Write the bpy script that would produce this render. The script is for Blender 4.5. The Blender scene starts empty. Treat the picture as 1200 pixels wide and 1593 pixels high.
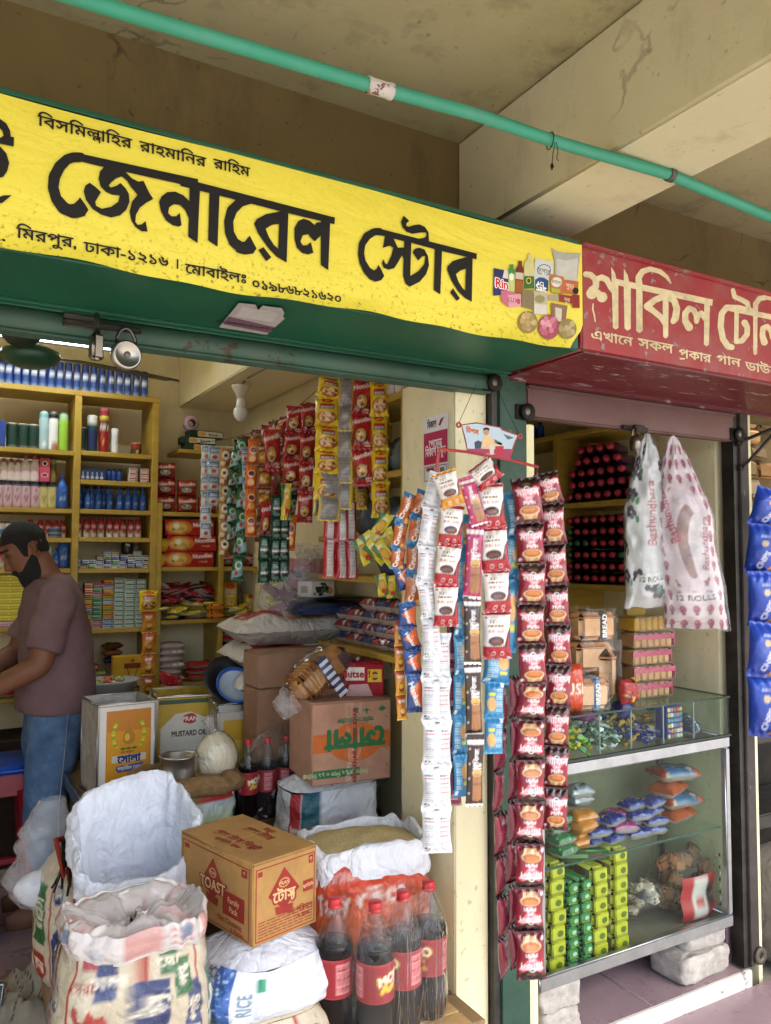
import bpy, math, random
import numpy as np
from math import sin, cos, pi, radians, sqrt, exp
from mathutils import Vector, Matrix, noise
from mathutils.geometry import delaunay_2d_cdt

R = random.Random(7)
SC = bpy.context.scene
C = SC.collection
CAM_Z = 1.45

# ------------------------------------------------------------------ camera, sky, sun, exposure
FPX, YAW, PITCH, ROLL = 1230.0, 0.51725, 0.0565, 0.00326
_fw = Vector((sin(YAW)*cos(PITCH), cos(YAW)*cos(PITCH), sin(PITCH)))
_r0 = Vector((cos(YAW), -sin(YAW), 0)); _u0 = _r0.cross(_fw)
_rt = _r0*cos(ROLL) + _u0*sin(ROLL); _up = -_r0*sin(ROLL) + _u0*cos(ROLL)
CAM_O = Vector((0, 0, CAM_Z))
cd = bpy.data.cameras.new('camera'); cam = bpy.data.objects.new('camera', cd); C.objects.link(cam)
cam.matrix_world = Matrix(((_rt.x, _up.x, -_fw.x, 0), (_rt.y, _up.y, -_fw.y, 0), (_rt.z, _up.z, -_fw.z, CAM_Z), (0, 0, 0, 1)))
cd.sensor_fit = 'VERTICAL'; cd.sensor_height = 24.0; cd.lens = 24.0*FPX/1593.0
cd.clip_start = 0.05; cd.clip_end = 500
SC.camera = cam

W = bpy.data.worlds.new('World'); SC.world = W; W.use_nodes = True
nt = W.node_tree; nt.nodes.clear()
sky = nt.nodes.new('ShaderNodeTexSky'); sky.sky_type = 'NISHITA'; sky.sun_disc = False
SUN_EL, SUN_AZ = radians(52), radians(150)      # the sun stands high behind the camera, over the street
sky.sun_elevation = SUN_EL; sky.sun_rotation = SUN_AZ; sky.dust_density = 4.0; sky.air_density = 1.0; sky.ozone_density = 1.0
bg = nt.nodes.new('ShaderNodeBackground'); bg.inputs['Strength'].default_value = 0.15
wo = nt.nodes.new('ShaderNodeOutputWorld')
nt.links.new(sky.outputs[0], bg.inputs[0]); nt.links.new(bg.outputs[0], wo.inputs[0])
sl = bpy.data.lights.new('sun', 'SUN'); sl.energy = 1.5; sl.angle = radians(20); sl.color = (1.0, 0.98, 0.96)
so = bpy.data.objects.new('sun', sl); C.objects.link(so)
_sd = Vector((sin(SUN_AZ)*cos(SUN_EL), cos(SUN_AZ)*cos(SUN_EL), sin(SUN_EL)))
so.rotation_euler = _sd.to_track_quat('Z', 'Y').to_euler(); so.location = _sd*20
SC.view_settings.view_transform = 'Standard'; SC.view_settings.look = 'None'
SC.view_settings.exposure = 2.1; SC.view_settings.gamma = 1.0; SC.view_settings.use_curve_mapping = False
SC.render.engine = 'CYCLES'
SC.cycles.max_bounces = 8; SC.cycles.diffuse_bounces = 5; SC.cycles.transparent_max_bounces = 16
SC.cycles.caustics_reflective = False; SC.cycles.caustics_refractive = False
SC.cycles.use_denoising = True

# ------------------------------------------------------------------ rays of the lens -> points of the place
def ray(px, py):
    return _fw + _rt*((px-600)/FPX) - _up*((py-796.5)/FPX)
def P(px, py, Y):
    d = ray(px, py); return CAM_O + d*(Y/d.y)
def PX(px, py, X):
    d = ray(px, py); return CAM_O + d*(X/d.x)
def PZ(px, py, Z):
    d = ray(px, py); return CAM_O + d*((Z-CAM_Z)/d.z)

def lin(h):
    if not isinstance(h, str): return tuple(h)[:3]
    h = h.lstrip('#'); out = []
    for i in (0, 2, 4):
        c = int(h[i:i+2], 16)/255.0
        out.append(c/12.92 if c <= 0.04045 else ((c+0.055)/1.055)**2.4)
    return tuple(out)
ORD = 'first second third fourth fifth sixth seventh eighth ninth tenth eleventh twelfth thirteenth fourteenth fifteenth sixteenth seventeenth eighteenth nineteenth twentieth twenty-first twenty-second'.split()
TIER = ['lowest', 'second lowest']+[o+' from the bottom' for o in ORD[2:]]
def vary(h, a=.06):
    c = lin(h); k = 1+R.uniform(-a, a); return tuple(min(.9, x*k) for x in c)

# ------------------------------------------------------------------ glyph outlines
_txt_cu = bpy.data.curves.new('glyphs', 'FONT'); _txt_ob = bpy.data.objects.new('glyphs', _txt_cu); C.objects.link(_txt_ob)
def _outl(s):
    _txt_cu.body = s; dg = bpy.context.evaluated_depsgraph_get(); dg.update()
    cu = _txt_ob.to_curve(dg); res = []
    for sp in cu.splines:
        pts = []
        if sp.type == 'BEZIER':
            bp = sp.bezier_points; n = len(bp)
            for i in range(n):
                a, b = bp[i], bp[(i+1) % n]
                p0, p1, p2, p3 = a.co, a.handle_right, b.handle_left, b.co
                straight = (p1-p0).length < 1e-6 and (p3-p2).length < 1e-6
                for t in ((0,) if straight else (0, .34, .67)):
                    q = 1-t; p = p0*q**3 + p1*3*q*q*t + p2*3*q*t*t + p3*t**3
                    pts.append((p.x, p.y))
        else:
            pts = [(p.co.x, p.co.y) for p in sp.points]
        res.append(pts)
    _txt_ob.to_curve_clear()
    return res
def _mx(s):
    o = _outl(s); return max(x for c in o for x, y in c)
_GL = {}
def glyph(ch):
    if ch not in _GL:
        if ch == ' ': _GL[ch] = ([], _mx('I I')-_mx('II'))
        else:
            bnc = ord(ch) > 0x900; k = 'ব' if bnc else 'I'
            _GL[ch] = (_outl(ch), _mx(k+ch+k)-_mx(k+k))
    return _GL[ch]
def layout(s, parts=False):
    """contours and width of a line of writing, Bengali signs put in the order they are read by eye"""
    toks = []; start = 0; i = 0
    while i < len(s):
        ch = s[i]
        if ch in 'িেৈ': toks.insert(start, (ch, 0))
        elif ch == 'ো': toks.insert(start, ('ে', 0)); toks.append(('া', 0))
        elif ch == '্':
            i += 1; toks.append((s[i], 2 if s[i] == 'র' else 1))
        elif ch in 'াীুূৃঃংঁ': toks.append((ch, 0))
        else: start = len(toks); toks.append((ch, 0))
        i += 1
    x = 0.0; cs = []; lastx = 0; lasta = 0; gs = []
    for ch, m in toks:
        g, a = glyph(ch)
        if m == 0:
            c, dx, dy = g, x, 0; lastx, lasta = x, a; x += a
        elif m == 1:
            c, dx, dy = [[(px*.62, py*.62) for px, py in q] for q in g], lastx+lasta*.42, -.17
        else:
            c, dx, dy = [[(.05, -.10), (.42, -.04), (.42, -.11), (.08, -.18)]], lastx, 0
        if c: gs.append((c, (ch, m), dx, dy))
        cs += [[(px+dx, py+dy) for px, py in q] for q in c]
    return (cs, x, gs) if parts else (cs, x)
def widen(cs, b):
    if not b: return cs
    out = []
    for k in range(6):
        dx, dy = b*cos(k*pi/3), b*sin(k*pi/3)
        out += [[(x+dx, y+dy) for x, y in c] for c in cs]
    return out
def wind(cs, X, Y):
    E = [np.hstack([np.asarray(c, float), np.roll(np.asarray(c, float), -1, 0)]) for c in cs if len(c) > 1]
    sh = X.shape; X = X.ravel(); Y = Y.ravel(); w = np.zeros(X.shape, int)
    if not E: return w.reshape(sh)
    E = np.vstack(E); E = E[E[:, 1] != E[:, 3]]
    n = max(1, int(3e6//max(1, len(X))))
    for i in range(0, len(E), n):
        x0, y0, x1, y1 = [E[i:i+n, k, None] for k in range(4)]
        s = (x1-x0)*(Y-y0)-(X-x0)*(y1-y0)
        w += (((y0 <= Y) & (y1 > Y) & (s > 0)).sum(0) - ((y1 <= Y) & (y0 > Y) & (s < 0)).sum(0))
    return w.reshape(sh)
def ccw(c):
    a = sum(c[i][0]*c[(i+1) % len(c)][1]-c[(i+1) % len(c)][0]*c[i][1] for i in range(len(c)))
    return c if a > 0 else c[::-1]
def fill(cs):
    """union of outlines -> triangles (2-D); holes turn the other way"""
    vs = []; es = []
    for c in cs:
        n0 = len(vs); c2 = []
        for p in c:
            if not c2 or abs(p[0]-c2[-1][0])+abs(p[1]-c2[-1][1]) > 1e-6: c2.append(p)
        vs += [Vector(p) for p in c2]; es += [(n0+i, n0+(i+1) % len(c2)) for i in range(len(c2))]
    v, e, f, *_ = delaunay_2d_cdt(vs, es, [], 0, 1e-6)
    V = np.array([(p.x, p.y) for p in v]); F = np.array([t for t in f if len(t) == 3])
    if len(F) == 0: return [], []
    cen = V[F].mean(1); w = wind(cs, cen[:, 0], cen[:, 1])
    F = F[w != 0]
    A, B_, D = V[F[:, 0]], V[F[:, 1]], V[F[:, 2]]
    cr = (B_[:, 0]-A[:, 0])*(D[:, 1]-A[:, 1])-(B_[:, 1]-A[:, 1])*(D[:, 0]-A[:, 0])
    F[cr < 0] = F[cr < 0][:, ::-1]
    return V.tolist(), F.tolist()
_TX = {}
_GF = {}
def textfill(s, b=0):
    """triangles of a line of writing, filled glyph by glyph (every other glyph a hair in front)"""
    if (s, b) not in _TX:
        cs, w, gs = layout(s, True); V = []; F = []
        for n, (c, k, dx, dy) in enumerate(gs):
            key = (k, b)
            if key not in _GF: _GF[key] = fill(widen(c, b))
            vv, ff = _GF[key]; o = len(V); sc = .62 if k[1] == 1 else 1
            V += [(x+dx, y+dy, n % 2) for x, y in vv]; F += [[i+o for i in t] for t in ff]
        _TX[(s, b)] = (V, F, w)
    return _TX[(s, b)]
def stroke(pts):
    """(x, y, width) points -> outlines of a brush stroke with round joints"""
    out = []
    for i, (x, y, w) in enumerate(pts):
        out.append([(x+w/2*cos(a*pi/6), y+w/2*sin(a*pi/6)) for a in range(12)])
        if i:
            x0, y0, w0 = pts[i-1]; dx, dy = x-x0, y-y0; l = sqrt(dx*dx+dy*dy) or 1; nx, ny = -dy/l, dx/l
            out.append(ccw([(x0+nx*w0/2, y0+ny*w0/2), (x0-nx*w0/2, y0-ny*w0/2), (x-nx*w/2, y-ny*w/2), (x+nx*w/2, y+ny*w/2)]))
    return [ccw(c) for c in out]

# ------------------------------------------------------------------ print: colours drawn on a grid that becomes the skin of a pack
class Art:
    def __init__(s, w, h, nx, ny, bg, ss=3):
        s.w, s.h, s.nx, s.ny, s.ss = w, h, nx, ny, ss
        gx = (np.arange((nx+1)*ss)+.5)/((nx+1)*ss)*w; gy = (np.arange((ny+1)*ss)+.5)/((ny+1)*ss)*h
        s.X, s.Y = np.meshgrid(gx, gy); s.a = np.zeros(s.X.shape+(3,)); s.a[:] = lin(bg)
    def put(s, m, c, al=1.0):
        s.a[m] = s.a[m]*(1-al)+np.array(lin(c))*al; return s
    def rect(s, x0, y0, x1, y1, c, al=1): return s.put((s.X >= x0) & (s.X < x1) & (s.Y >= y0) & (s.Y < y1), c, al)
    def ell(s, cx, cy, rx, ry, c, al=1): return s.put(((s.X-cx)/rx)**2+((s.Y-cy)/ry)**2 < 1, c, al)
    def ring(s, cx, cy, rx, ry, k, c):
        d = ((s.X-cx)/rx)**2+((s.Y-cy)/ry)**2; return s.put((d < 1) & (d > k*k), c)
    def _w(s, cs):
        a = np.vstack([np.asarray(c, float) for c in cs if len(c)]); lo, hi = a.min(0), a.max(0); m = np.zeros(s.X.shape, bool)
        xi = np.where((s.X[0] >= lo[0]) & (s.X[0] <= hi[0]))[0]; yi = np.where((s.Y[:, 0] >= lo[1]) & (s.Y[:, 0] <= hi[1]))[0]
        if len(xi) and len(yi):
            q = np.ix_(yi, xi); m[q] = wind(cs, s.X[q], s.Y[q]) != 0
        return m
    def poly(s, pts, c, al=1): return s.put(s._w([pts]), c, al)
    def brush(s, pts, c): return s.put(s._w(stroke(pts)), c)
    def text(s, t, cx, cy, size, c, rot=0, b=0.0, sx=1.0):
        cs, w = layout(t); ca, sa = cos(rot), sin(rot); k = size/.7
        cs = [[(cx+((x-w/2)*sx*ca-(y-.35)*sa)*k, cy+((x-w/2)*sx*sa+(y-.35)*ca)*k) for x, y in q] for q in cs if q]
        cs = widen(cs, b*size)
        return s.put(s._w(cs), c)
    def lines(s, x0, y0, x1, y1, n, c, seed=1, fill=.55):
        r = random.Random(seed)
        for i in range(n):
            y = y0+(y1-y0)*(i+.5)/n; t = (y1-y0)/n*fill/2; x = x0
            while x < x1:
                l = (x1-x0)*r.uniform(.08, .3); s.rect(x, y-t, min(x1, x+l), y+t, c); x += l+(x1-x0)*.05
        return s
    def speck(s, n, x0, y0, x1, y1, r0, r1, cols, seed=1):
        r = random.Random(seed)
        for i in range(n):
            q = r.uniform(r0, r1); s.ell(r.uniform(x0, x1), r.uniform(y0, y1), q, q*r.uniform(.6, 1), r.choice(cols))
        return s
    def grad(s, y0, c0, y1, c1, x0=-1, x1=9):
        t = np.clip((s.Y-y0)/(y1-y0), 0, 1)[..., None]; m = (s.X >= x0) & (s.X < x1) & (s.Y >= min(y0, y1)) & (s.Y < max(y0, y1))
        g = np.array(lin(c0))*(1-t)+np.array(lin(c1))*t; s.a[m] = g[m]; return s
    def flip(s): s.a = s.a[::-1, ::-1].copy(); return s
    def out(s):
        return s.a.reshape(s.ny+1, s.ss, s.nx+1, s.ss, 3).mean((1, 3))

# ------------------------------------------------------------------ mesh builder
class MB:
    def __init__(s): s.v = []; s.f = []; s.c = []; s.m = []; s.s = []; s.mats = []; s.M = None
    def V(s, p):
        p = Vector(p)
        if s.M is not None: p = s.M @ p
        s.v.append(p); return len(s.v)-1
    def F(s, idx, mat, col=(1, 1, 1), smooth=False):
        if mat not in s.mats: s.mats.append(mat)
        s.f.append(tuple(idx)); s.m.append(s.mats.index(mat)); s.s.append(smooth)
        if isinstance(col, list): s.c.append(col)
        else: s.c.append([lin(col)]*len(idx))
    def quad(s, a, b, c, d, mat, col=(1, 1, 1)): s.F([s.V(p) for p in (a, b, c, d)], mat, col)
    def box(s, c, size, mat, col=(1, 1, 1), rz=0, b=0.0, cols=None):
        hx, hy, hz = size[0]/2, size[1]/2, size[2]/2; c = Vector(c); b = min(b, hx*.9, hy*.9, hz*.9)
        ca, sa = cos(rz), sin(rz)
        def T(x, y, z): return s.V((c.x+x*ca-y*sa, c.y+x*sa+y*ca, c.z+z))
        cols = cols or {}
        if b <= 0:
            i = [T(x, y, z) for x in (-hx, hx) for y in (-hy, hy) for z in (-hz, hz)]
            for n, q in (('-x', (0, 1, 3, 2)), ('+x', (4, 6, 7, 5)), ('-y', (0, 4, 5, 1)), ('+y', (2, 3, 7, 6)), ('-z', (0, 2, 6, 4)), ('+z', (1, 5, 7, 3))):
                s.F([i[k] for k in q], mat, cols.get(n, col))
            return
        id = {}
        for x in (-1, 1):
            for y in (-1, 1):
                for z in (-1, 1):
                    id[x, y, z, 0] = T(x*hx, y*(hy-b), z*(hz-b)); id[x, y, z, 1] = T(x*(hx-b), y*hy, z*(hz-b)); id[x, y, z, 2] = T(x*(hx-b), y*(hy-b), z*hz)
        for x in (-1, 1):
            q = [id[x, -1, -1, 0], id[x, 1, -1, 0], id[x, 1, 1, 0], id[x, -1, 1, 0]]; s.F(q if x > 0 else q[::-1], mat, cols.get('+x' if x > 0 else '-x', col))
            q = [id[-1, x, -1, 1], id[1, x, -1, 1], id[1, x, 1, 1], id[-1, x, 1, 1]]; s.F(q[::-1] if x > 0 else q, mat, cols.get('+y' if x > 0 else '-y', col))
            q = [id[-1, -1, x, 2], id[1, -1, x, 2], id[1, 1, x, 2], id[-1, 1, x, 2]]; s.F(q if x > 0 else q[::-1], mat, cols.get('+z' if x > 0 else '-z', col))
        for a in (-1, 1):
            for e in (-1, 1):
                q = [id[a, e, -1, 0], id[a, e, -1, 1], id[a, e, 1, 1], id[a, e, 1, 0]]; s.F(q if a*e < 0 else q[::-1], mat, col, True)
                q = [id[a, -1, e, 0], id[a, -1, e, 2], id[a, 1, e, 2], id[a, 1, e, 0]]; s.F(q if a*e > 0 else q[::-1], mat, col, True)
                q = [id[-1, a, e, 1], id[-1, a, e, 2], id[1, a, e, 2], id[1, a, e, 1]]; s.F(q if a*e < 0 else q[::-1], mat, col, True)
                for g in (-1, 1):
                    q = [id[a, e, g, k] for k in range(3)]; s.F(q if a*e*g > 0 else q[::-1], mat, col, True)
    def lathe(s, prof, c=(0, 0, 0), n=16, mat='plastic', col=(1, 1, 1), cols=None, axis='z', sy=1.0, cap=True, smooth=True):
        c = Vector(c); rings = []
        for r, z in prof:
            ring = []
            for k in range(n):
                a = 2*pi*k/n; x, y = r*cos(a), r*sin(a)*sy
                p = (x, y, z) if axis == 'z' else ((z, x, y) if axis == 'x' else (y, z, x))
                ring.append(s.V(c+Vector(p)))
            rings.append(ring)
        for i in range(len(prof)-1):
            cc = cols[i] if cols else col
            for k in range(n):
                s.F([rings[i][k], rings[i][(k+1) % n], rings[i+1][(k+1) % n], rings[i+1][k]], mat, cc, smooth)
        if cap:
            if prof[0][0] > 1e-5: s.F(rings[0][::-1], mat, cols[0] if cols else col)
            if prof[-1][0] > 1e-5: s.F(rings[-1], mat, cols[-1] if cols else col)
    def tube(s, pts, r, n=8, mat='plastic', col=(1, 1, 1), closed=False, smooth=True, flat=1.0):
        pts = [Vector(p) for p in pts]; N = len(pts); rs = r if isinstance(r, (list, tuple)) else [r]*N
        up = Vector((0, 0, 1)); rings = []
        for i, p in enumerate(pts):
            a = pts[i-1] if (i or closed) else p; b = pts[(i+1) % N] if (i < N-1 or closed) else p
            t = (b-a).normalized()
            if abs(t.dot(up)) > .95: up = Vector((1, 0, 0)) if abs(t.x) < .9 else Vector((0, 1, 0))
            x = t.cross(up).normalized(); up2 = x.cross(t).normalized(); up = up2
            rings.append([s.V(p+x*rs[i]*cos(2*pi*k/n)+up2*rs[i]*flat*sin(2*pi*k/n)) for k in range(n)])
        for i in range(N if closed else N-1):
            A, B_ = rings[i], rings[(i+1) % N]
            for k in range(n): s.F([A[k], B_[k], B_[(k+1) % n], A[(k+1) % n]][::-1], mat, col, smooth)
        if not closed: s.F(rings[0], mat, col); s.F(rings[-1][::-1], mat, col)
    def loft(s, rings, mat, col=(1, 1, 1), caps=(True, True), smooth=True):
        ids = [[s.V(p) for p in r] for r in rings]; n = len(ids[0])
        for i in range(len(ids)-1):
            for k in range(n): s.F([ids[i][k], ids[i][(k+1) % n], ids[i+1][(k+1) % n], ids[i+1][k]], mat, col, smooth)
        if caps[0]: s.F(ids[0][::-1], mat, col)
        if caps[1]: s.F(ids[-1], mat, col)
    def grid(s, fn, nx, ny, mat, col=(1, 1, 1), art=None, wrapu=False, smooth=True, flip=False):
        a = None
        if art is not None: a = art if isinstance(art, np.ndarray) else art.out()
        ids = [[s.V(fn(i/nx, j/ny)) for i in range(nx+1)] for j in range(ny+1)]
        def cc(i, j):
            if a is None: return lin(col)
            return tuple(a[int(round(j/ny*(a.shape[0]-1))), int(round(i/nx*(a.shape[1]-1)))])
        for j in range(ny):
            for i in range(nx):
                q = [(i, j), (i+1, j), (i+1, j+1), (i, j+1)]
                if flip: q = q[::-1]
                s.F([ids[y][x] for x, y in q], mat, [cc(x, y) for x, y in q], smooth)
    def flat(s, cs, fr, mat, col=(1, 1, 1), off=0.0):
        """outlines -> flat print in the frame fr = (origin, ex, ey)"""
        vv, ff = fill(cs); s._tri(vv, ff, fr, mat, col, off)
    def _tri(s, vv, ff, fr, mat, col, off, k=1.0, dx=0.0, dy=0.0):
        O, ex, ey = [Vector(q) for q in fr]; n = ex.cross(ey).normalized()*off
        n1 = n*(1+.00003/abs(off)) if off else n
        ids = [s.V(O+ex*(q[0]*k+dx)+ey*(q[1]*k+dy)+(n1 if len(q) > 2 and q[2] else n)) for q in vv]
        for t in ff: s.F([ids[i] for i in t], mat, col)
    def text(s, t, fr, size, mat, col=(0, 0, 0), off=0.0006, b=0.0, align='c', width=None):
        vv, ff, w = textfill(t, b)
        if not ff: return
        k = size/.7; kx = k if width is None else width/w
        vv = [(x*kx, y*k, z) for x, y, z in vv]
        dx = -w*kx/2 if align == 'c' else 0.0
        s._tri(vv, ff, fr, mat, col, off, 1.0, dx, -size/2)
    def rect(s, fr, x0, y0, x1, y1, mat, col, off=0.0004):
        s._tri([(x0, y0), (x1, y0), (x1, y1), (x0, y1)], [(0, 1, 2), (0, 2, 3)], fr, mat, col, off)
    def frame_rect(s, fr, x0, y0, x1, y1, t, mat, col, off=0.0005):
        s.rect(fr, x0, y0, x1, y0+t, mat, col, off); s.rect(fr, x0, y1-t, x1, y1, mat, col, off)
        s.rect(fr, x0, y0+t, x0+t, y1-t, mat, col, off); s.rect(fr, x1-t, y0+t, x1, y1-t, mat, col, off)
    def ell(s, fr, cx, cy, rx, ry, mat, col, off=0.0004, n=18):
        s._tri([(cx, cy)]+[(cx+rx*cos(2*pi*i/n), cy+ry*sin(2*pi*i/n)) for i in range(n)], [(0, 1+i, 1+(i+1) % n) for i in range(n)], fr, mat, col, off)
    def mesh(s, name, at=(0, 0, 0)):
        at = Vector(at); me = bpy.data.meshes.new(name)
        me.from_pydata([tuple(p-at) for p in s.v], [], s.f)
        me.polygons.foreach_set('material_index', s.m); me.polygons.foreach_set('use_smooth', s.s)
        ca = me.color_attributes.new('Col', 'FLOAT_COLOR', 'CORNER')
        a = np.ones((sum(len(c) for c in s.c), 4), np.float32); a[:, :3] = np.array([q for c in s.c for q in c], np.float32)
        ca.data.foreach_set('color', a.ravel())
        for m in s.mats: me.materials.append(MAT[m])
        me.update(); return me
    def build(s, name, parent=None, at=None):
        if parent is not None: at = parent.matrix_world.translation if parent.parent is None and parent.rotation_euler.z == 0 else at
        if at is None:
            a = np.array([tuple(p) for p in s.v]); lo, hi = a.min(0), a.max(0); at = ((lo[0]+hi[0])/2, (lo[1]+hi[1])/2, lo[2])
        o = bpy.data.objects.new(name, s.mesh(name, at)); C.objects.link(o)
        if parent is not None:
            o.parent = parent
        else: o.location = at
        return o

def tag(o, label=None, cat=None, group=None, kind=None):
    if label: o['label'] = label
    if cat: o['category'] = cat
    if group: o['group'] = group
    if kind: o['kind'] = kind
    return o
def thing(name, label, cat, loc, group=None, rz=0):
    o = bpy.data.objects.new(name, None); C.objects.link(o); o.empty_display_size = .05
    o.location = loc; o.rotation_euler = (0, 0, rz)
    o.matrix_world = Matrix.Translation(loc) @ Matrix.Rotation(rz, 4, 'Z')
    return tag(o, label, cat, group)
def inst(name, me, loc, rot=(0, 0, 0), parent=None, scale=None):
    o = bpy.data.objects.new(name, me); C.objects.link(o); o.location = loc; o.rotation_euler = rot
    if scale is not None: o.scale = scale if hasattr(scale, '__len__') else (scale,)*3
    if parent: o.parent = parent
    return o
def struct(name, mb): return tag(mb.build(name), kind='structure')
def child(name, mb, p):
    """a part whose vertices are written in world coordinates, under a thing or a part that is not turned"""
    o = bpy.data.objects.new(name, None)
    at = Vector(p.location); q = p.parent
    while q is not None: at = at + Vector(q.location); q = q.parent
    bpy.data.objects.remove(o)
    o = bpy.data.objects.new(name, mb.mesh(name, at)); C.objects.link(o); o.parent = p
    return o

# ------------------------------------------------------------------ materials
MAT = {}
class NB:
    def __init__(s, name):
        m = bpy.data.materials.new(name); m.use_nodes = True; s.m = m; s.t = m.node_tree; s.t.nodes.clear(); MAT[name] = m
    def n(s, typ, **kw):
        o = s.t.nodes.new(typ)
        for k, v in kw.items():
            if k.startswith('i_'):
                key = k[2:]; key = int(key) if key.isdigit() else key.replace('_', ' '); sk = o.inputs[key]
                if isinstance(v, bpy.types.NodeSocket): s.t.links.new(v, sk)
                else: sk.default_value = v
            else: setattr(o, k, v)
        return o
    def noise(s, scale, detail=4, rough=.6, stretch=None, dist=0):
        co = s.n('ShaderNodeTexCoord').outputs['Object']
        if stretch: co = s.n('ShaderNodeMapping', i_Vector=co, i_Scale=stretch).outputs[0]
        return s.n('ShaderNodeTexNoise', i_Vector=co, i_Scale=scale, i_Detail=detail, i_Roughness=rough, i_Distortion=dist).outputs['Fac']
    def ramp(s, fac, stops):
        r = s.n('ShaderNodeValToRGB', i_Fac=fac); e = r.color_ramp.elements
        while len(e) < len(stops): e.new(.5)
        for x, (p, c) in zip(e, stops): x.position = p; x.color = (*lin(c), 1)
        return r.outputs[0]
    def step(s, fac, a, b): return s.n('ShaderNodeMapRange', i_Value=fac, i_1=a, i_2=b).outputs[0]
    def mix(s, f, a, b, mode='MIX'):
        o = s.n('ShaderNodeMix', data_type='RGBA', blend_type=mode)
        for k, v in ((0, f), (6, a), (7, b)):
            if isinstance(v, bpy.types.NodeSocket): s.t.links.new(v, o.inputs[k])
            else: o.inputs[k].default_value = v if k == 0 else (*lin(v), 1)
        return o.outputs[2]
    def col(s): return s.n('ShaderNodeAttribute', attribute_name='Col').outputs['Color']
    def bump(s, h, st, d=.01): return s.n('ShaderNodeBump', i_Height=h, i_Strength=st, i_Distance=d).outputs[0]
    def fin(s, **kw):
        b = s.n('ShaderNodeBsdfPrincipled', **kw); s.n('ShaderNodeOutputMaterial', i_Surface=b.outputs[0]); return s.m

def attr_mat(name, rough, var=.12, vs=30, bs=0.0, bsc=80, coat=0.0, metal=0.0, spec=.5, dirt=0.0, stretch=None):
    b = NB(name); n1 = b.noise(vs, 3)
    c = b.mix(1.0, b.col(), b.ramp(n1, [(.3, (1-var,)*3), (.7, (1+var*.4,)*3)]), 'MULTIPLY')
    if dirt: c = b.mix(b.n('ShaderNodeMath', operation='MULTIPLY', i_0=b.step(b.noise(9, 6, .75), .5, .75), i_1=dirt).outputs[0], c, '#5a4a38')
    kw = dict(i_Base_Color=c, i_Roughness=rough, i_Metallic=metal)
    if bs: kw['i_Normal'] = b.bump(b.noise(bsc, 3, .6, stretch), bs, .004)
    m = b.fin(**kw); p = [x for x in b.t.nodes if x.type == 'BSDF_PRINCIPLED'][0]
    p.inputs['Coat Weight'].default_value = coat; p.inputs['Coat Roughness'].default_value = .12; p.inputs['Specular IOR Level'].default_value = spec
attr_mat('film', .24, .08, 40, .85, 34, coat=.3)
attr_mat('foil', .22, .08, 40, .7, 60, coat=.5)
attr_mat('paper', .75, .12, 25, .12, 60, dirt=.15)
attr_mat('card', .82, .14, 14, .15, 25, spec=.3, dirt=.35)
attr_mat('plastic', .38, .06, 30)
attr_mat('label', .45, .05, 30)
attr_mat('ink', .6, .1, 40, spec=.3)
attr_mat('worn_ink', .7, .15, 40, spec=.3, dirt=.55)
attr_mat('metal', .34, .18, 12, .08, 60, metal=1.0, dirt=.25)
attr_mat('iron', .6, .3, 25, .3, 90, metal=.6, dirt=.3)
attr_mat('cloth', .95, .15, 20, .35, 220, spec=.1)
b = NB('sack'); c = b.mix(1.0, b.col(), b.ramp(b.noise(10, 3), [(.3, (.90, .90, .90)), (.7, (1, 1, 1))]), 'MULTIPLY')
c = b.mix(b.n('ShaderNodeMath', operation='MULTIPLY', i_0=b.step(b.noise(9, 6, .75), .52, .8), i_1=.16).outputs[0], c, '#6a5c4c')
cr = b.n('ShaderNodeMath', operation='ABSOLUTE', i_0=b.n('ShaderNodeMath', operation='SUBTRACT', i_0=b.noise(7, 3, .5, None, 1.2), i_1=.5).outputs[0]).outputs[0]
cr2 = b.n('ShaderNodeMath', operation='ABSOLUTE', i_0=b.n('ShaderNodeMath', operation='SUBTRACT', i_0=b.noise(26, 2, .5, (1, 1, .6), .5), i_1=.5).outputs[0]).outputs[0]
h = b.n('ShaderNodeMath', operation='MULTIPLY_ADD', i_0=cr2, i_1=.4, i_2=cr).outputs[0]
nm = b.n('ShaderNodeBump', i_Height=h, i_Strength=.6, i_Distance=.05).outputs[0]
nm = b.n('ShaderNodeBump', i_Height=b.noise(220, 2), i_Strength=.12, i_Distance=.003, i_Normal=nm).outputs[0]
b.fin(i_Base_Color=c, i_Roughness=.5, i_Normal=nm)
attr_mat('burlap', .95, .3, 60, .8, 200, spec=.1)
attr_mat('grain', .9, .4, 260, .8, 260, spec=.2)
attr_mat('bread', .8, .2, 14, .2, 60, spec=.2)
attr_mat('white_brick', .92, .3, 22, 1.0, 50, spec=.1, dirt=.5)

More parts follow.
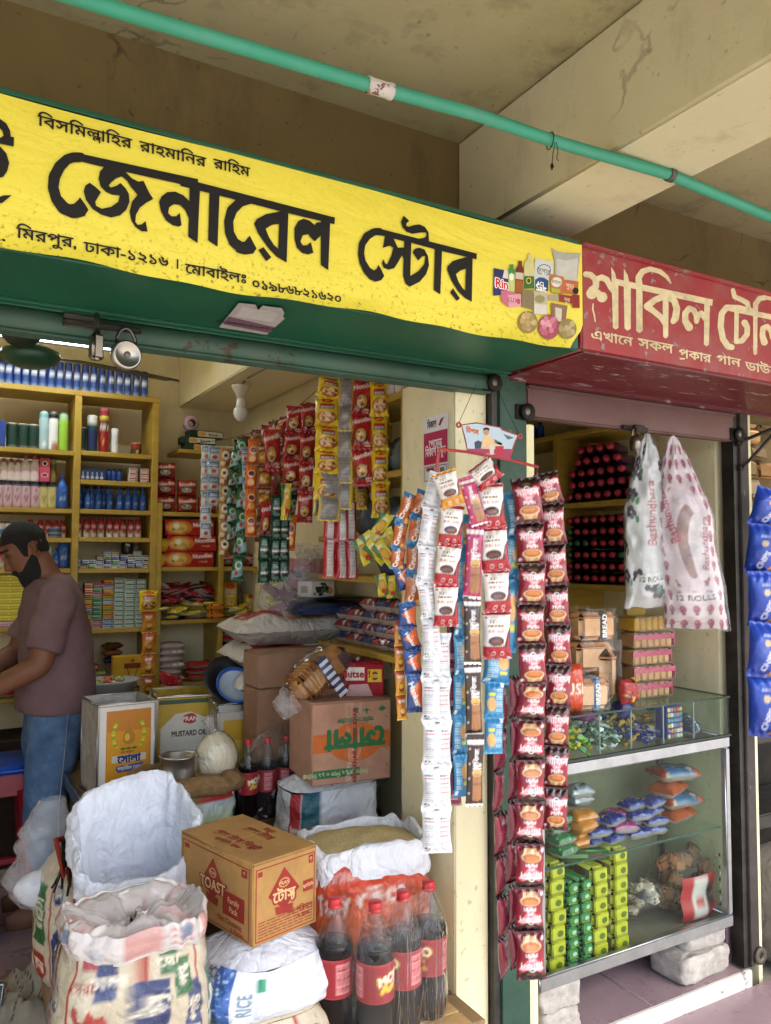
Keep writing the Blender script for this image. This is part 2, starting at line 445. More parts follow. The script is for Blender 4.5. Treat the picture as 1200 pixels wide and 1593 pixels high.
def cling(name, amt, tint='#ffffff', rough=.12, base=.03, bsc=14, milk=0.0, bst=.9, st=None):
    b = NB(name); nm = b.bump(b.noise(bsc, 3, .65, st, 1.2), bst, .03)
    tr = b.n('ShaderNodeBsdfTransparent', i_Color=(*lin(tint), 1)).outputs[0]
    gl = b.n('ShaderNodeBsdfGlossy', i_Color=(1, 1, 1, 1), i_Roughness=rough, i_Normal=nm).outputs[0]
    fr = b.n('ShaderNodeMath', operation='POWER', i_0=b.n('ShaderNodeLayerWeight', i_Blend=.5, i_Normal=nm).outputs['Facing'], i_1=4.0).outputs[0]
    fac = b.n('ShaderNodeMath', operation='MULTIPLY_ADD', i_0=fr, i_1=amt, i_2=base, use_clamp=True).outputs[0]
    s = b.n('ShaderNodeMixShader', i_0=fac, i_1=tr, i_2=gl).outputs[0]
    if milk:
        df = b.n('ShaderNodeBsdfDiffuse', i_Color=(.8, .82, .85, 1)).outputs[0]
        mk = b.n('ShaderNodeMath', operation='MULTIPLY', i_0=b.step(b.noise(11, 4, .7), .2, .9), i_1=milk).outputs[0]
        s = b.n('ShaderNodeMixShader', i_0=mk, i_1=s, i_2=df).outputs[0]
    b.n('ShaderNodeOutputMaterial', i_Surface=s)
cling('cling', 1.2, base=.035, bsc=8, bst=.7, rough=.16)
cling('shrink', 1.5, rough=.10, base=.022, bsc=16, milk=.035, bst=.9, st=(1, 1, .22))
cling('thin_bag', 1.0, milk=.30)
cling('tissue_bag', .8, milk=.16)
cling('milky_bag', 1.0, milk=.6)
cling('glass', .35, '#f6fbf9', .02, .006, 2, 0, 0.01)
cling('bottle_clear', 1.0, '#f0f4f4', .05, .03, 30, 0, .15)

def wallpaint(name, c0, c1, dirtc, amt, bs=.15, sc=3.0, speck=.0, crack=0):
    b = NB(name); n = b.noise(sc, 6, .65); n2 = b.noise(sc*2.2, 8, .7, (1, 1, .35))
    c = b.ramp(n, [(.3, c0), (.7, c1)])
    c = b.mix(b.n('ShaderNodeMath', operation='MULTIPLY', i_0=b.step(n2, .52, .78), i_1=amt).outputs[0], c, dirtc)
    if speck: c = b.mix(b.n('ShaderNodeMath', operation='MULTIPLY', i_0=b.step(b.noise(38, 3, .5), .66, .72), i_1=speck).outputs[0], c, '#2a2218')
    if crack:
        co = b.n('ShaderNodeTexCoord').outputs['Object']; co = b.n('ShaderNodeVectorMath', operation='ADD', i_0=co, i_1=b.n('ShaderNodeVectorMath', operation='SCALE', i_0=b.n('ShaderNodeTexNoise', i_Vector=co, i_Scale=5.0, i_Detail=5.0).outputs['Color'], i_Scale=.25).outputs[0]).outputs[0]
        e = b.n('ShaderNodeTexVoronoi', feature='DISTANCE_TO_EDGE', i_Vector=co, i_Scale=1.3).outputs['Distance']
        k = b.n('ShaderNodeMath', operation='MULTIPLY', i_0=b.step(e, .008, .002), i_1=b.step(b.noise(2.6, 3), .52, .60)).outputs[0]
        c = b.mix(b.n('ShaderNodeMath', operation='MULTIPLY', i_0=k, i_1=crack).outputs[0], c, '#2a2216')
    b.fin(i_Base_Color=c, i_Roughness=.85, i_Normal=b.bump(b.noise(60, 5, .7), bs, .006))
wallpaint('wall_cream', '#dccfa4', '#e6dab4', '#8f7d54', .28)
wallpaint('wall_front', '#e4dab2', '#ece3c0', '#7d6c4c', .30, .2, 2.5, .3)
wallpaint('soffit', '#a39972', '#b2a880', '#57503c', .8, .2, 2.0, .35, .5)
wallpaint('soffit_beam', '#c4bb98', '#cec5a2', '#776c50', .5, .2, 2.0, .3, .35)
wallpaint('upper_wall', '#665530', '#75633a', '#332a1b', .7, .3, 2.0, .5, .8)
wallpaint('asphalt', '#9c978e', '#a8a39a', '#6d685f', .4, .4, 1.5)

def chipped(name, base, base2, under, amt, rough=.5, sc=14, dust=.25, dustc='#8d877c', bs=.3, stretch=None):
    b = NB(name); c = b.ramp(b.noise(4, 5, .6, stretch), [(.3, base), (.7, base2)])
    ch = b.step(b.noise(sc, 7, .68, stretch), .60-amt, .63-amt)
    c = b.mix(b.n('ShaderNodeMath', operation='MULTIPLY', i_0=b.step(b.noise(7, 6, .7), .45, .8), i_1=dust).outputs[0], c, dustc)
    c = b.mix(ch, c, under)
    b.fin(i_Base_Color=c, i_Roughness=rough, i_Normal=b.bump(b.n('ShaderNodeMath', operation='SUBTRACT', i_0=b.noise(40, 4), i_1=ch).outputs[0], bs, .003))
chipped('green_paint', '#0f4a34', '#14573c', '#26312b', -.075, .42, 14, .12, '#4f5d52')
chipped('green_rail', '#2c4a3c', '#35594a', '#3b3128', .0, .6, 12, .45, '#5b5f55')
chipped('green_post', '#1c3d31', '#234b3a', '#8a8a80', -.06, .6, 16, .35, '#5f6a60')
chipped('red_paint', '#8c2128', '#9a2a31', '#8c8480', -.005, .5, 24, .38, '#97807a')
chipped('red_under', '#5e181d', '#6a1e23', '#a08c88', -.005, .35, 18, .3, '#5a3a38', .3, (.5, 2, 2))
chipped('brown_rail', '#5a3b37', '#664540', '#9b8e88', -.08, .6, 16, .4, '#75615c')
chipped('black_paint', '#17150f', '#1d1a16', '#4a4038', -.06, .5, 14, .2)
chipped('post_mixed', '#2e2624', '#3a312e', '#9fa6a6', -.01, .7, 9, .3, '#77706a', .4, (1, 1, .4))
chipped('trim_cream', '#e3dcae', '#ebe4ba', '#6f6552', -.06, .7, 12, .2, '#9a8f72')
chipped('step_edge', '#d9d5cc', '#e4e0d6', '#8f877c', .0, .8, 16, .3, '#9a9184')
chipped('pipe_green', '#2f8a70', '#36957a', '#3f4a40', -.11, .55, 20, .35, '#6f8f80')
chipped('pipe_joint', '#b9b1ab', '#cfc8c2', '#6d4a44', .03, .7, 22, .3)

def wood(name, c0, c1, rough=.55, sc=6, stretch=(1, 1, 14)):
    b = NB(name); c = b.ramp(b.noise(sc, 5, .6, stretch), [(.3, c0), (.72, c1)])
    c = b.mix(b.n('ShaderNodeMath', operation='MULTIPLY', i_0=b.step(b.noise(5, 6, .7), .5, .8), i_1=.35).outputs[0], c, '#6b5220')
    b.fin(i_Base_Color=c, i_Roughness=rough, i_Normal=b.bump(b.noise(sc*3, 4, .6, stretch), .15, .003))
wood('shelf_yellow', '#a3832c', '#b6983c', .5, 5, (1, 1, 6))
wood('plank', '#7d6546', '#957a55', .8, 9, (10, 1, 1))
wood('pallet', '#b08c58', '#c7a672', .8, 9, (1, 10, 6))
b = NB('tile'); c = b.ramp(b.noise(5, 5, .6), [(.3, '#8f7a80'), (.7, '#a18b90')])
c = b.mix(b.n('ShaderNodeMath', operation='MULTIPLY', i_0=b.step(b.noise(6, 8, .7), .5, .8), i_1=.4).outputs[0], c, '#7d6c68')
b.fin(i_Base_Color=c, i_Roughness=b.step(b.noise(8, 5), .0, 1.6), i_Normal=b.bump(b.noise(30, 3), .05, .002))
b = NB('banner'); c = b.mix(1.0, b.col(), b.ramp(b.noise(3, 4, .6), [(.3, (.9, .9, .86)), (.7, (1.0, 1.0, 1.0))]), 'MULTIPLY')
geo = b.n('ShaderNodeTexCoord').outputs['Object']; sz = b.n('ShaderNodeSeparateXYZ', i_0=geo).outputs[2]
low = b.step(sz, .12, .0)
sp = b.n('ShaderNodeMath', operation='MULTIPLY', i_0=b.step(b.noise(95, 5, .7), .56, .64), i_1=b.n('ShaderNodeMath', operation='MULTIPLY_ADD', i_0=low, i_1=.65, i_2=.10).outputs[0]).outputs[0]
c = b.mix(sp, c, '#5e4a12')
b.fin(i_Base_Color=c, i_Roughness=.5, i_Normal=b.bump(b.noise(5, 4, .55, (1, 1, 2.2), .6), .35, .02))
b = NB('skin'); c = b.mix(1.0, b.col(), b.ramp(b.noise(40, 4), [(.3, (.85, .82, .8)), (.7, (1, 1, 1))]), 'MULTIPLY')
m = b.fin(i_Base_Color=c, i_Roughness=.62, i_Normal=b.bump(b.noise(90, 4, .6), .25, .004)); p = [x for x in b.t.nodes if x.type == 'BSDF_PRINCIPLED'][0]
p.inputs['Subsurface Weight'].default_value = .08; p.inputs['Subsurface Scale'].default_value = .01
b = NB('hair'); b.fin(i_Base_Color=b.ramp(b.noise(120, 4), [(.3, '#050403'), (.7, '#0f0c0a')]), i_Roughness=.85, i_Normal=b.bump(b.noise(260, 3), 1.0, .006))
b = NB('denim'); c = b.ramp(b.noise(7, 6, .65), [(.3, '#2c4262'), (.5, '#466488'), (.75, '#6f8aa8')])
b.fin(i_Base_Color=c, i_Roughness=.9, i_Normal=b.bump(b.noise(300, 2), .4, .002))
b = NB('tee'); c = b.ramp(b.noise(9, 5, .6), [(.3, '#5f484b'), (.7, '#6d5558')])
b.fin(i_Base_Color=c, i_Roughness=.95, i_Normal=b.bump(b.noise(14, 4, .6), .35, .02))
b = NB('lamp_tube'); e = b.n('ShaderNodeEmission', i_Color=(.92, .97, 1, 1), i_Strength=16.0); b.n('ShaderNodeOutputMaterial', i_Surface=e.outputs[0])
b = NB('cola'); b.fin(i_Base_Color=(.006, .003, .003, 1), i_Roughness=.05, i_IOR=1.3)
# ================================================================== the setting
ZC = 2.69                       # ceiling of the arcade
FX0, FX1 = -1.0, 2.53
m = MB(); m.box((20, -18.4, -.26), (90, 40.8, .12), 'asphalt'); struct('ground', m)
m = MB(); m.box((.2, 3.06, -.10), (2.46, 2.88, .18), 'asphalt'); m.box((2.0, 3.22, -.10), (1.136, 2.70, .18), 'asphalt'); fl = struct('floor', m)
m = MB(); m.box((2.6, 1.7625, -.125), (2.36, .177, .15), 'tile', b=.003); struct('step', m)
m = MB(); m.box((4.7, 2.30, -.18), (4.1, .88, .2), 'asphalt'); struct('stall_floor', m)
m = MB(); m.box((2.6, 1.660, -.125), (2.36, .028, .155), 'step_edge', b=.004); struct('step_edge', m)
m = MB(); m.box((1.985, 1.860, -.047), (1.12, .018, .100), 'step_edge', b=.004); struct('floor_edge', m)
# floor tiles, each with its joint
tm = MB(); tm.box((0, 0, 0), (.396, .396, .012), 'tile', b=.0025); tme = tm.mesh('tile')
k = 0
for ix in range(4):
    for iy in range(6):
        o = inst('tile', tme, (0, 0, 0), parent=fl); o.location = Vector((-.42+.4*ix-.2, 1.87+.4*iy, -.006))-fl.location
tm = MB(); tm.box((0, 0, 0), (.446, .396, .012), 'tile', b=.0025); tme2 = tm.mesh('tile')
for ix in range(2):
    for iy in range(3):
        o = inst('tile', tme2, (0, 0, 0), parent=fl); o.location = Vector((1.78+.45*ix+.06, 2.066+.4*iy, -.006))-fl.location

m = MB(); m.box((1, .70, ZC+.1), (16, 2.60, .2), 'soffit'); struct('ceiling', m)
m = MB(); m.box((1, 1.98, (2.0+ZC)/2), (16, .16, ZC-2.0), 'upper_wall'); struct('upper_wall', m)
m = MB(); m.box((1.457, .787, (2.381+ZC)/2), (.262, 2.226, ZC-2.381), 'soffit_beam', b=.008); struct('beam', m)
# inside of the left shop
m = MB(); m.box((.3, 4.52, 1.37), (2.7, .1, 2.78), 'wall_cream'); struct('back_wall', m)
m = MB(); m.box((1.60, 3.33, 1.37), (.08, 2.26, 2.78), 'wall_cream'); struct('party_wall', m)
m = MB(); m.box((-1.05, 3.2, 1.37), (.1, 2.55, 2.78), 'wall_cream'); struct('side_wall', m)
m = MB(); m.box((.3, 3.26, 2.80), (2.7, 2.40, .1), 'wall_cream'); struct('shop_ceiling', m)
m = MB(); m.box((1.36, 3.26, 2.52), (.36, 2.40, .46), 'wall_cream', b=.006); struct('shop_beam', m)
m = MB(); m.box((1.371, 2.05, 1.0), (.118, .30, 2.0), 'wall_front', b=.004)
pw = struct('partition_wall', m)
m = MB(); m.box((1.371, 2.047, .049), (.130, .312, .098), 'tile', b=.004); m.box((1.371, 2.047, .101), (.132, .314, .006), 'step_edge'); child('skirting', m, pw)
# right shop walls
m = MB(); m.box((2.58, 3.2, 1.37), (.1, 2.5, 2.76), 'wall_front', b=.003); rw = struct('right_wall', m)
m = MB(); m.box((2.552, 1.952, .04), (.05, .02, .18), 'tile'); child('skirting', m, rw)
m = MB(); m.box((2.1, 4.5, 1.37), (1.2, .1, 2.78), 'wall_cream'); struct('rear_wall', m)
m = MB(); m.box((2.1, 3.26, 2.80), (1.0, 2.40, .1), 'wall_cream'); struct('rear_ceiling', m)

# ------------------------------------------------------------------ shutter posts
t = thing('shutter_post', 'dark green steel post between the two shop openings', 'post', (1.495, 1.89, 0))
m = MB(); m.box((1.505, 1.885, 1.0), (.105, .035, 2.0), 'green_post', b=.003); child('post', m, t)
m = MB()
m.box((1.441, 1.90, 1.0), (.022, .05, 2.0), 'black_paint'); child('guide_channel', m, t)
t = thing('shutter_post', 'brown and grey peeling steel post at the right end of the small shop', 'post', (2.58, 1.89, 0))
m = MB(); m.box((2.583, 1.885, 1.0), (.050, .04, 2.0), 'post_mixed', b=.003); child('post', m, t)
m = MB(); m.box((2.545, 1.90, 1.0), (.024, .05, 2.0), 'black_paint'); child('guide_channel', m, t)
m = MB(); m.M = Matrix.Translation((2.60, 1.86, .035)) @ Matrix.Rotation(pi/2, 4, 'X')
m.lathe([(.012, -.006), (.03, -.006), (.03, .006), (.012, .006), (.012, -.006)], n=16, mat='iron', col='#6a625a', cap=False); child('floor_lug', m, t)
t = tag((lambda mb: mb.build('pilaster'))((lambda mb: (mb.box((2.623, 1.90, .9), (.026, .05, 2.2), 'trim_cream', b=.003), mb)[1])(MB())), 'thin pale cream strip beside the brown post', 'pilaster')
m = MB(); m.box((1.585, 1.91, .93), (.035, .05, 1.86), 'trim_cream', b=.003); tag(m.build('door_jamb'), 'pale cream jamb strip right of the green post', 'jamb')

# ------------------------------------------------------------------ sign boxes over the shops
t = thing('shutter_housing', 'dark green sheet metal shutter box under the yellow banner', 'shutter box', (.45, 1.72, 2.0))
m = MB(); m.box((.44, 1.725, 2.1435), (2.07, .345, .287), 'green_paint', b=.004); child('box', m, t)
m = MB(); m.box((.44, 1.548, 2.289), (2.07, .012, .010), 'green_paint', b=.002); m.box((.44, 1.7, 2.2895), (2.07, .29, .005), 'green_paint'); child('top_flange', m, t)
m = MB(); m.box((.44, 1.862, 1.996), (2.07, .014, .012), 'green_paint', b=.003); m.box((.44, 1.838, 1.997), (2.07, .006, .008), 'green_paint', b=.002); child('bottom_flange', m, t)
t = thing('shutter_housing', 'red painted sheet metal shutter box with a cream hand painted name', 'shutter box', (2.7, 1.72, 2.0))
m = MB(); m.box((2.74, 1.725, 2.148), (2.51, .345, .290), 'red_paint', b=.005); rb = child('box', m, t)
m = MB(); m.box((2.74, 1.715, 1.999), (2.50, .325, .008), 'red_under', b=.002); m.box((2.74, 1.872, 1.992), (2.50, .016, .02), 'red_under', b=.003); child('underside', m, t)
m = MB(); m.box((2.74, 1.548, 2.290), (2.51, .014, .012), 'red_paint', b=.003); child('top_flange', m, t)
red_t = t
m = MB(); FR = (Vector((0, 1.5525, 0)), Vector((1, 0, 0)), Vector((0, 0, 1)))
def pl(Y):
    def f(px, py):
        q = P(px, py, Y); return (q.x, q.z)
    return f
def trace(Y, ox, oy, sc):
    f = pl(Y)
    return lambda pts: [f(ox+x/sc, oy+y/sc) for x, y in pts]
def trace_stroke(Y, ox, oy, sc):
    f = pl(Y)
    def g(pts):
        out = []
        for c in stroke(pts): out.append(ccw([f(ox+x/sc, oy+y/sc) for x, y in c]))
        return out
    return g
D = trace(1.55, 900, 380, 4); DS = trace_stroke(1.55, 900, 380, 4)
cs = []
for st in ([(50, 185, 36), (80, 190, 38), (108, 215, 36), (110, 250, 34)], [(130, 205, 26), (118, 228, 30), (112, 262, 40), (88, 285, 50)], [(86, 305, 70), (86, 306, 70)], [(150, 328, 66), (151, 328, 66)], [(120, 300, 44), (140, 320, 44)],
           [(122, 214, 32), (150, 205, 38), (180, 220, 38), (205, 268, 34), (228, 300, 30)],
           [(380, 245, 40), (378, 205, 40), (402, 168, 36), (450, 153, 32), (510, 168, 30), (552, 200, 24), (578, 240, 10)],
           [(538, 322, 40), (480, 345, 38), (430, 385, 42), (475, 418, 36), (520, 455, 36), (545, 500, 32)],
           [(545, 318, 38), (600, 350, 40), (616, 400, 42), (606, 460, 44), (594, 478, 36)],
           [(692, 515, 50), (668, 478, 40), (668, 430, 38), (692, 398, 36), (722, 410, 34), (738, 445, 34), (738, 475, 34)], [(738, 480, 30), (748, 440, 34), (768, 428, 34), (800, 470, 34)],
           [(1085, 414, 34), (1000, 395, 36), (925, 393, 38), (895, 430, 38), (888, 510, 38), (903, 590, 38), (935, 635, 40), (958, 640, 36)],
           [(988, 420, 28), (985, 605, 28)], [(985, 605, 30), (1022, 600, 34), (1053, 560, 34), (1054, 515, 36), (1038, 488, 42)],
           [(965, 285, 28), (975, 325, 30), (1020, 345, 32), (1055, 365, 32), (1066, 405, 28)],
           [(1105, 430, 30), (1106, 370, 34), (1130, 337, 32), (1180, 328, 32), (1240, 345, 30)],
           [(1160, 608, 44), (1148, 565, 36), (1152, 522, 34), (1178, 510, 32), (1204, 540, 34), (1210, 580, 30), (1225, 530, 30), (1260, 560, 30)],
           [(95, 370, 8), (92, 400, 9), (102, 440, 10), (108, 480, 7)]):
    cs += DS(st)
for pg in ([(208, 138), (214, 150), (232, 180), (240, 222), (252, 224), (252, 518), (236, 530), (218, 518), (210, 250)], [(286, 150), (310, 190), (320, 236), (329, 238), (329, 525), (308, 537), (290, 523), (285, 250)],
           [(212, 208), (840, 343), (836, 382), (212, 246)], [(362, 230), (402, 236), (403, 538), (382, 552), (363, 538)],
           [(527, 305), (565, 312), (562, 573), (547, 586), (530, 574)], [(787, 345), (822, 352), (816, 622), (800, 635), (784, 622)],
           [(930, 378), (1300, 455), (1300, 490), (930, 412)], [(1090, 410), (1118, 416), (1116, 680), (1103, 690), (1092, 680)]):
    cs.append(ccw(D(pg)))
m.flat(cs, FR, 'worn_ink', '#d9caa4', .0008)
f = pl(1.55)
for tx, a, b_, h in (('এখানে', (920, 520), (985, 536), .026), ('সকল', (994, 533), (1048, 545), .028), ('প্রকার', (1057, 549), (1107, 558), .026), ('গান', (1116, 558), (1153, 566), .027), ('ডাউন', (1161, 569), (1212, 580), .027)):
    x0, z0 = f(*a); x1, z1 = f(*b_)
    m.text(tx, (Vector((x0, 1.5525, z0+.002)), Vector((1, 0, 0)), Vector((0, 0, 1))), h, 'worn_ink', '#d9caa4', .0009, .02, 'l', x1-x0)
child('lettering', m, red_t)

# the yellow banner
t = thing('banner', 'yellow printed banner with big black Bengali letters over the left shop', 'banner', (.5, 1.545, 2.0))
f = pl(1.545)
xr1 = f(905, 378)[0]; xr2 = f(884, 543)[0]
ZB, ZT = 1.994, 2.283
def ban(u, v):
    xr = xr2+(xr1-xr2)*min(1, max(0, (v-.0)/.22)) if v < .22 else xr1
    x = -.55+(xr+.55)*u; z = ZB+(ZT-ZB)*v
    z += (.004*sin(x*9)+.002*sin(x*31+1))*(1-v)**3 - (.003*sin(x*7))*(v**6)
    return (x, 1.544-.012*max(0, (.10-v)/.10)**2*(.6+.4*sin(x*11)), z)
m = MB(); m.grid(ban, 120, 16, 'banner', '#e8d848')
m.M = None
child('cloth', m, t)
FB = (Vector((0, 1.5415, 0)), Vector((1, 0, 0)), Vector((0, 0, 1)))
m = MB(); cs = []
A = trace(1.545, 0, 140, 4); AS = trace_stroke(1.545, 0, 140, 4)
cs.append(ccw(A([(460, 393), (1230, 559), (1230, 614), (640, 484), (510, 452)])))
cs += AS([(500, 424, 60), (455, 424, 62), (415, 438, 64), (372, 480, 70), (338, 545, 72), (330, 612, 66), (350, 682, 66), (395, 738, 76), (455, 768, 70), (495, 765, 66)])
cs.append(ccw(A([(400, 720), (460, 712), (485, 690), (497, 672), (525, 710), (550, 750), (525, 790), (470, 800), (410, 780)])))
cs.append(ccw(A([(650, 480), (622, 510), (612, 555), (625, 605), (660, 640), (700, 657), (745, 660), (735, 700), (690, 732), (632, 743), (597, 725), (592, 700), (628, 640), (590, 605), (557, 582), (530, 600), (520, 635), (535, 690), (575, 745), (630, 780), (690, 798), (745, 785), (785, 750), (805, 700), (800, 650), (780, 615), (748, 583), (725, 600), (690, 612), (675, 600), (690, 580), (720, 555), (757, 543), (790, 570), (815, 610), (845, 645), (853, 658), (820, 700), (805, 760), (815, 815), (840, 855), (880, 883), (917, 885), (905, 820), (880, 840), (855, 843), (840, 825), (845, 780), (870, 735), (910, 705), (952, 682), (925, 640), (892, 570), (860, 575), (820, 555), (782, 518), (775, 480), (700, 470)])))
cs.append(ccw(A([(1200, 720), (1180, 700), (1140, 660), (1090, 637), (1040, 640), (1005, 665), (988, 700), (1000, 760), (1030, 815), (1070, 845), (1110, 855), (1128, 845), (1117, 768), (1095, 790), (1065, 790), (1045, 770), (1050, 735), (1080, 715), (1120, 720), (1150, 750), (1185, 830), (1205, 830)])))
for pg in ([(0, 185), (40, 215), (62, 255), (68, 295), (88, 300), (85, 357), (0, 340), (-60, 330), (-60, 300), (0, 305), (22, 290), (15, 260), (0, 245), (-60, 230), (-60, 190)], [(-60, 360), (0, 355), (40, 400), (58, 460), (45, 510), (20, 545), (-60, 570), (-60, 480), (-10, 440)], [(-60, 690), (25, 660), (72, 660), (15, 708), (-60, 712)]):
    cs.append(ccw(A(pg)))
B_ = trace(1.545, 280, 260, 4.2857); BS = trace_stroke(1.545, 280, 260, 4.2857)
for pg in ([(62, 110), (132, 125), (115, 510), (52, 468), (60, 255)], [(195, 150), (262, 165), (248, 535), (185, 492)], [(0, 75), (1030, 340), (1026, 385), (985, 375), (720, 312), (262, 195), (0, 130)],
           [(380, 505), (430, 500), (462, 460), (485, 505), (507, 545), (485, 580), (430, 587), (370, 570)], [(520, 555), (555, 538), (606, 605), (572, 632)],
           [(945, 372), (910, 372), (895, 390), (860, 360), (820, 348), (785, 365), (760, 410), (760, 480), (775, 540), (810, 575), (850, 587), (887, 575), (868, 503), (845, 525), (815, 525), (800, 500), (815, 460), (850, 450), (870, 475), (895, 500), (940, 455)], [(936, 360), (998, 372), (985, 690), (935, 655)]):
    cs.append(ccw(B_(pg)))
cs.append(ccw(B_([(720, 300), (708, 640), (640, 600), (580, 535), (520, 450), (490, 380), (510, 350), (570, 318), (660, 300)])))
cs.append(ccw(B_([(658, 382), (610, 390), (568, 415), (590, 470), (625, 525), (652, 548)]))[::-1])
cs += BS([(470, 222, 52), (400, 238, 62), (345, 290, 68), (322, 365, 60), (327, 440, 60), (357, 505, 66), (410, 545, 75), (455, 548, 66)])
C_ = trace(1.545, 540, 320, 5.4545); CS = trace_stroke(1.545, 540, 320, 5.4545)
for pg in ([(245, 193), (1095, 410), (1092, 460), (1055, 450), (800, 390), (540, 320), (390, 285), (315, 262), (250, 255)], [(180, 560), (215, 557), (245, 540), (262, 505), (285, 545), (310, 600), (285, 635), (235, 650), (180, 625)],
           [(318, 260), (298, 362), (355, 345), (388, 362), (370, 430), (335, 500), (318, 495), (305, 458), (290, 490), (305, 530), (345, 547), (395, 535), (430, 480), (460, 425), (478, 460), (484, 360), (425, 360), (388, 280)],
           [(480, 300), (540, 315), (530, 600), (600, 560), (650, 500), (660, 432), (630, 435), (598, 470), (550, 400), (570, 370), (605, 360), (650, 375), (680, 430), (690, 510), (665, 585), (610, 650), (525, 692), (490, 665), (470, 600), (475, 430)],
           [(475, 90), (523, 135), (500, 150), (495, 175), (520, 183), (560, 170), (610, 163), (655, 185), (685, 230), (690, 320), (645, 310), (600, 285), (650, 278), (668, 258), (665, 232), (620, 232), (550, 243), (500, 228), (465, 185), (453, 140)],
           [(740, 365), (800, 385), (785, 757), (730, 718)], [(870, 740), (893, 705), (952, 790), (925, 812)]):
    cs.append(ccw(C_(pg)))
cs.append(ccw(C_([(1060, 435), (1052, 818), (1000, 790), (940, 735), (880, 640), (842, 545), (850, 515), (890, 475), (950, 455), (1010, 440)])))
cs.append(ccw(C_([(1003, 538), (955, 555), (917, 585), (940, 650), (975, 705), (997, 725)]))[::-1])
cs += CS([(270, 225, 62), (228, 225, 60), (165, 262, 66), (122, 330, 56), (113, 410, 52), (126, 480, 55), (165, 555, 66), (215, 597, 84), (255, 600, 76)])
m.flat(cs, FB, 'ink', '#141010', .0004)
for tx, a, b_, h in (('বিসমিল্লাহির', (59, 181), (205, 215), .021), ('রাহমানির', (217, 220), (320, 245), .021), ('রাহিম', (332, 247), (388, 261), .021),
                     ('ং,', (-14, 355), (10, 360), .020), ('মিরপুর,', (26, 352), (120, 372), .0205), ('ঢাকা-১২১৬', (131, 373), (262, 403), .0205), ('।', (271, 402), (279, 404), .0205), ('মোবাইলঃ', (288, 409), (384, 428), .0205), ('০১৯৮৬৮২১৬২০', (391, 431), (531, 461), .0205)):
    x0, z0 = f(*a); x1, z1 = f(*b_)
    m.text(tx, (Vector((x0, 1.5415, (z0+z1)/2-.010)), Vector((1, 0, 0)), Vector((0, 0, 1))), h, 'ink', '#17120f', .0005, .018, 'l', x1-x0)
child('lettering', m, t)
# the picture of groceries printed at the banner's right end
m = MB(); Q = trace(1.545, 740, 370, 6.6667)
lay = [0]
def pp(pts, c):
    lay[0] += 1; m.flat([ccw(Q(pts))], FB, 'ink', c, .0004+lay[0]*.00004)
def pe(cx, cy, rx, ry, c): pp([(cx+rx*cos(a*pi/8), cy+ry*sin(a*pi/8)) for a in range(16)], c)
def pt(tx, cx, cy, h, c, rot=.2, b=.0):
    lay[0] += 1
    a = Vector((*Q([(cx, cy)])[0], 0)); a3 = Vector((a.x, 1.5415, a.y))
    m.text(tx, (a3, Vector((1, 0, 0)), Vector((0, 0, 1))), h, 'ink', c, .0004+lay[0]*.00004, b)
pp([(780, 105), (830, 140), (900, 160), (1080, 165), (1070, 210), (1045, 460), (810, 440), (815, 250)], '#a9a7a2'); pp([(830, 220), (930, 240), (1050, 215), (1040, 450), (830, 430)], '#c3c1bb')
pp([(610, 205), (700, 240), (805, 245), (790, 400), (600, 390)], '#c9cccb'); pe(700, 340, 72, 62, '#2f3338'); pe(700, 340, 64, 54, '#c9cccb'); pt('সুগার', 700, 350, .013, '#2f3338')
pp([(180, 318), (330, 350), (320, 590), (175, 605)], '#2b2f5e'); pp([(180, 420), (330, 440), (320, 590), (175, 540)], '#3c2f6e'); pp([(290, 330), (330, 350), (325, 430), (270, 420)], '#d8d4d2'); pt('Rin', 262, 480, .023, '#f0e9e4', b=.10); pt('Rin', 262, 480, .022, '#c41f24', b=.03)
pp([(335, 330), (345, 320), (345, 280), (385, 280), (385, 320), (398, 350), (395, 560), (330, 560)], '#3f8a44'); pp([(332, 380), (396, 380), (394, 560), (330, 560)], '#b8c47c'); pe(362, 410, 22, 40, '#e8e5d8')
pp([(435, 245), (470, 245), (470, 290), (488, 330), (482, 580), (400, 580), (405, 330), (432, 290)], '#6b3220'); pp([(402, 360), (486, 370), (484, 440), (402, 430)], '#c9b9a6'); pp([(402, 440), (484, 450), (482, 580), (400, 570)], '#9a5a2a')
pp([(540, 165), (570, 165), (575, 225), (600, 270), (600, 530), (482, 530), (495, 270), (530, 225)], '#c9c48c'); pp([(490, 400), (600, 405), (600, 530), (484, 530)], '#3f6a34'); pe(540, 450, 26, 34, '#d8c53a'); pe(540, 450, 18, 24, '#3a4a2c')
pp([(595, 370), (750, 400), (740, 560), (600, 545)], '#c6c9c6'); pp([(605, 440), (650, 415), (700, 420), (745, 450), (740, 560), (603, 545)], '#274a7c'); pt('ACI', 660, 480, .010, '#f0efe8', b=.03); pt('Salt', 668, 525, .017, '#f0efe8', b=.03)
pp([(760, 380), (905, 410), (890, 590), (770, 570)], '#b5714a'); pe(828, 465, 55, 52, '#d9d3ca'); pt('মসলা', 828, 465, .010, '#5a4a44'); pp([(775, 525), (865, 540), (862, 578), (775, 565)], '#9fae3c')
pp([(890, 435), (1055, 460), (1050, 590), (885, 580)], '#b5683c'); pt('গুড়া', 965, 505, .012, '#e8d9c6'); pe(1025, 555, 32, 34, '#1d1a18')
pp([(250, 555), (300, 550), (455, 590), (460, 715), (330, 725), (255, 660)], '#c46a86'); pp([(320, 600), (455, 590), (460, 715), (330, 725)], '#d99aab'); pt('LUX', 375, 650, .012, '#5a3a48', b=.0); pe(432, 665, 20, 30, '#b34a62')
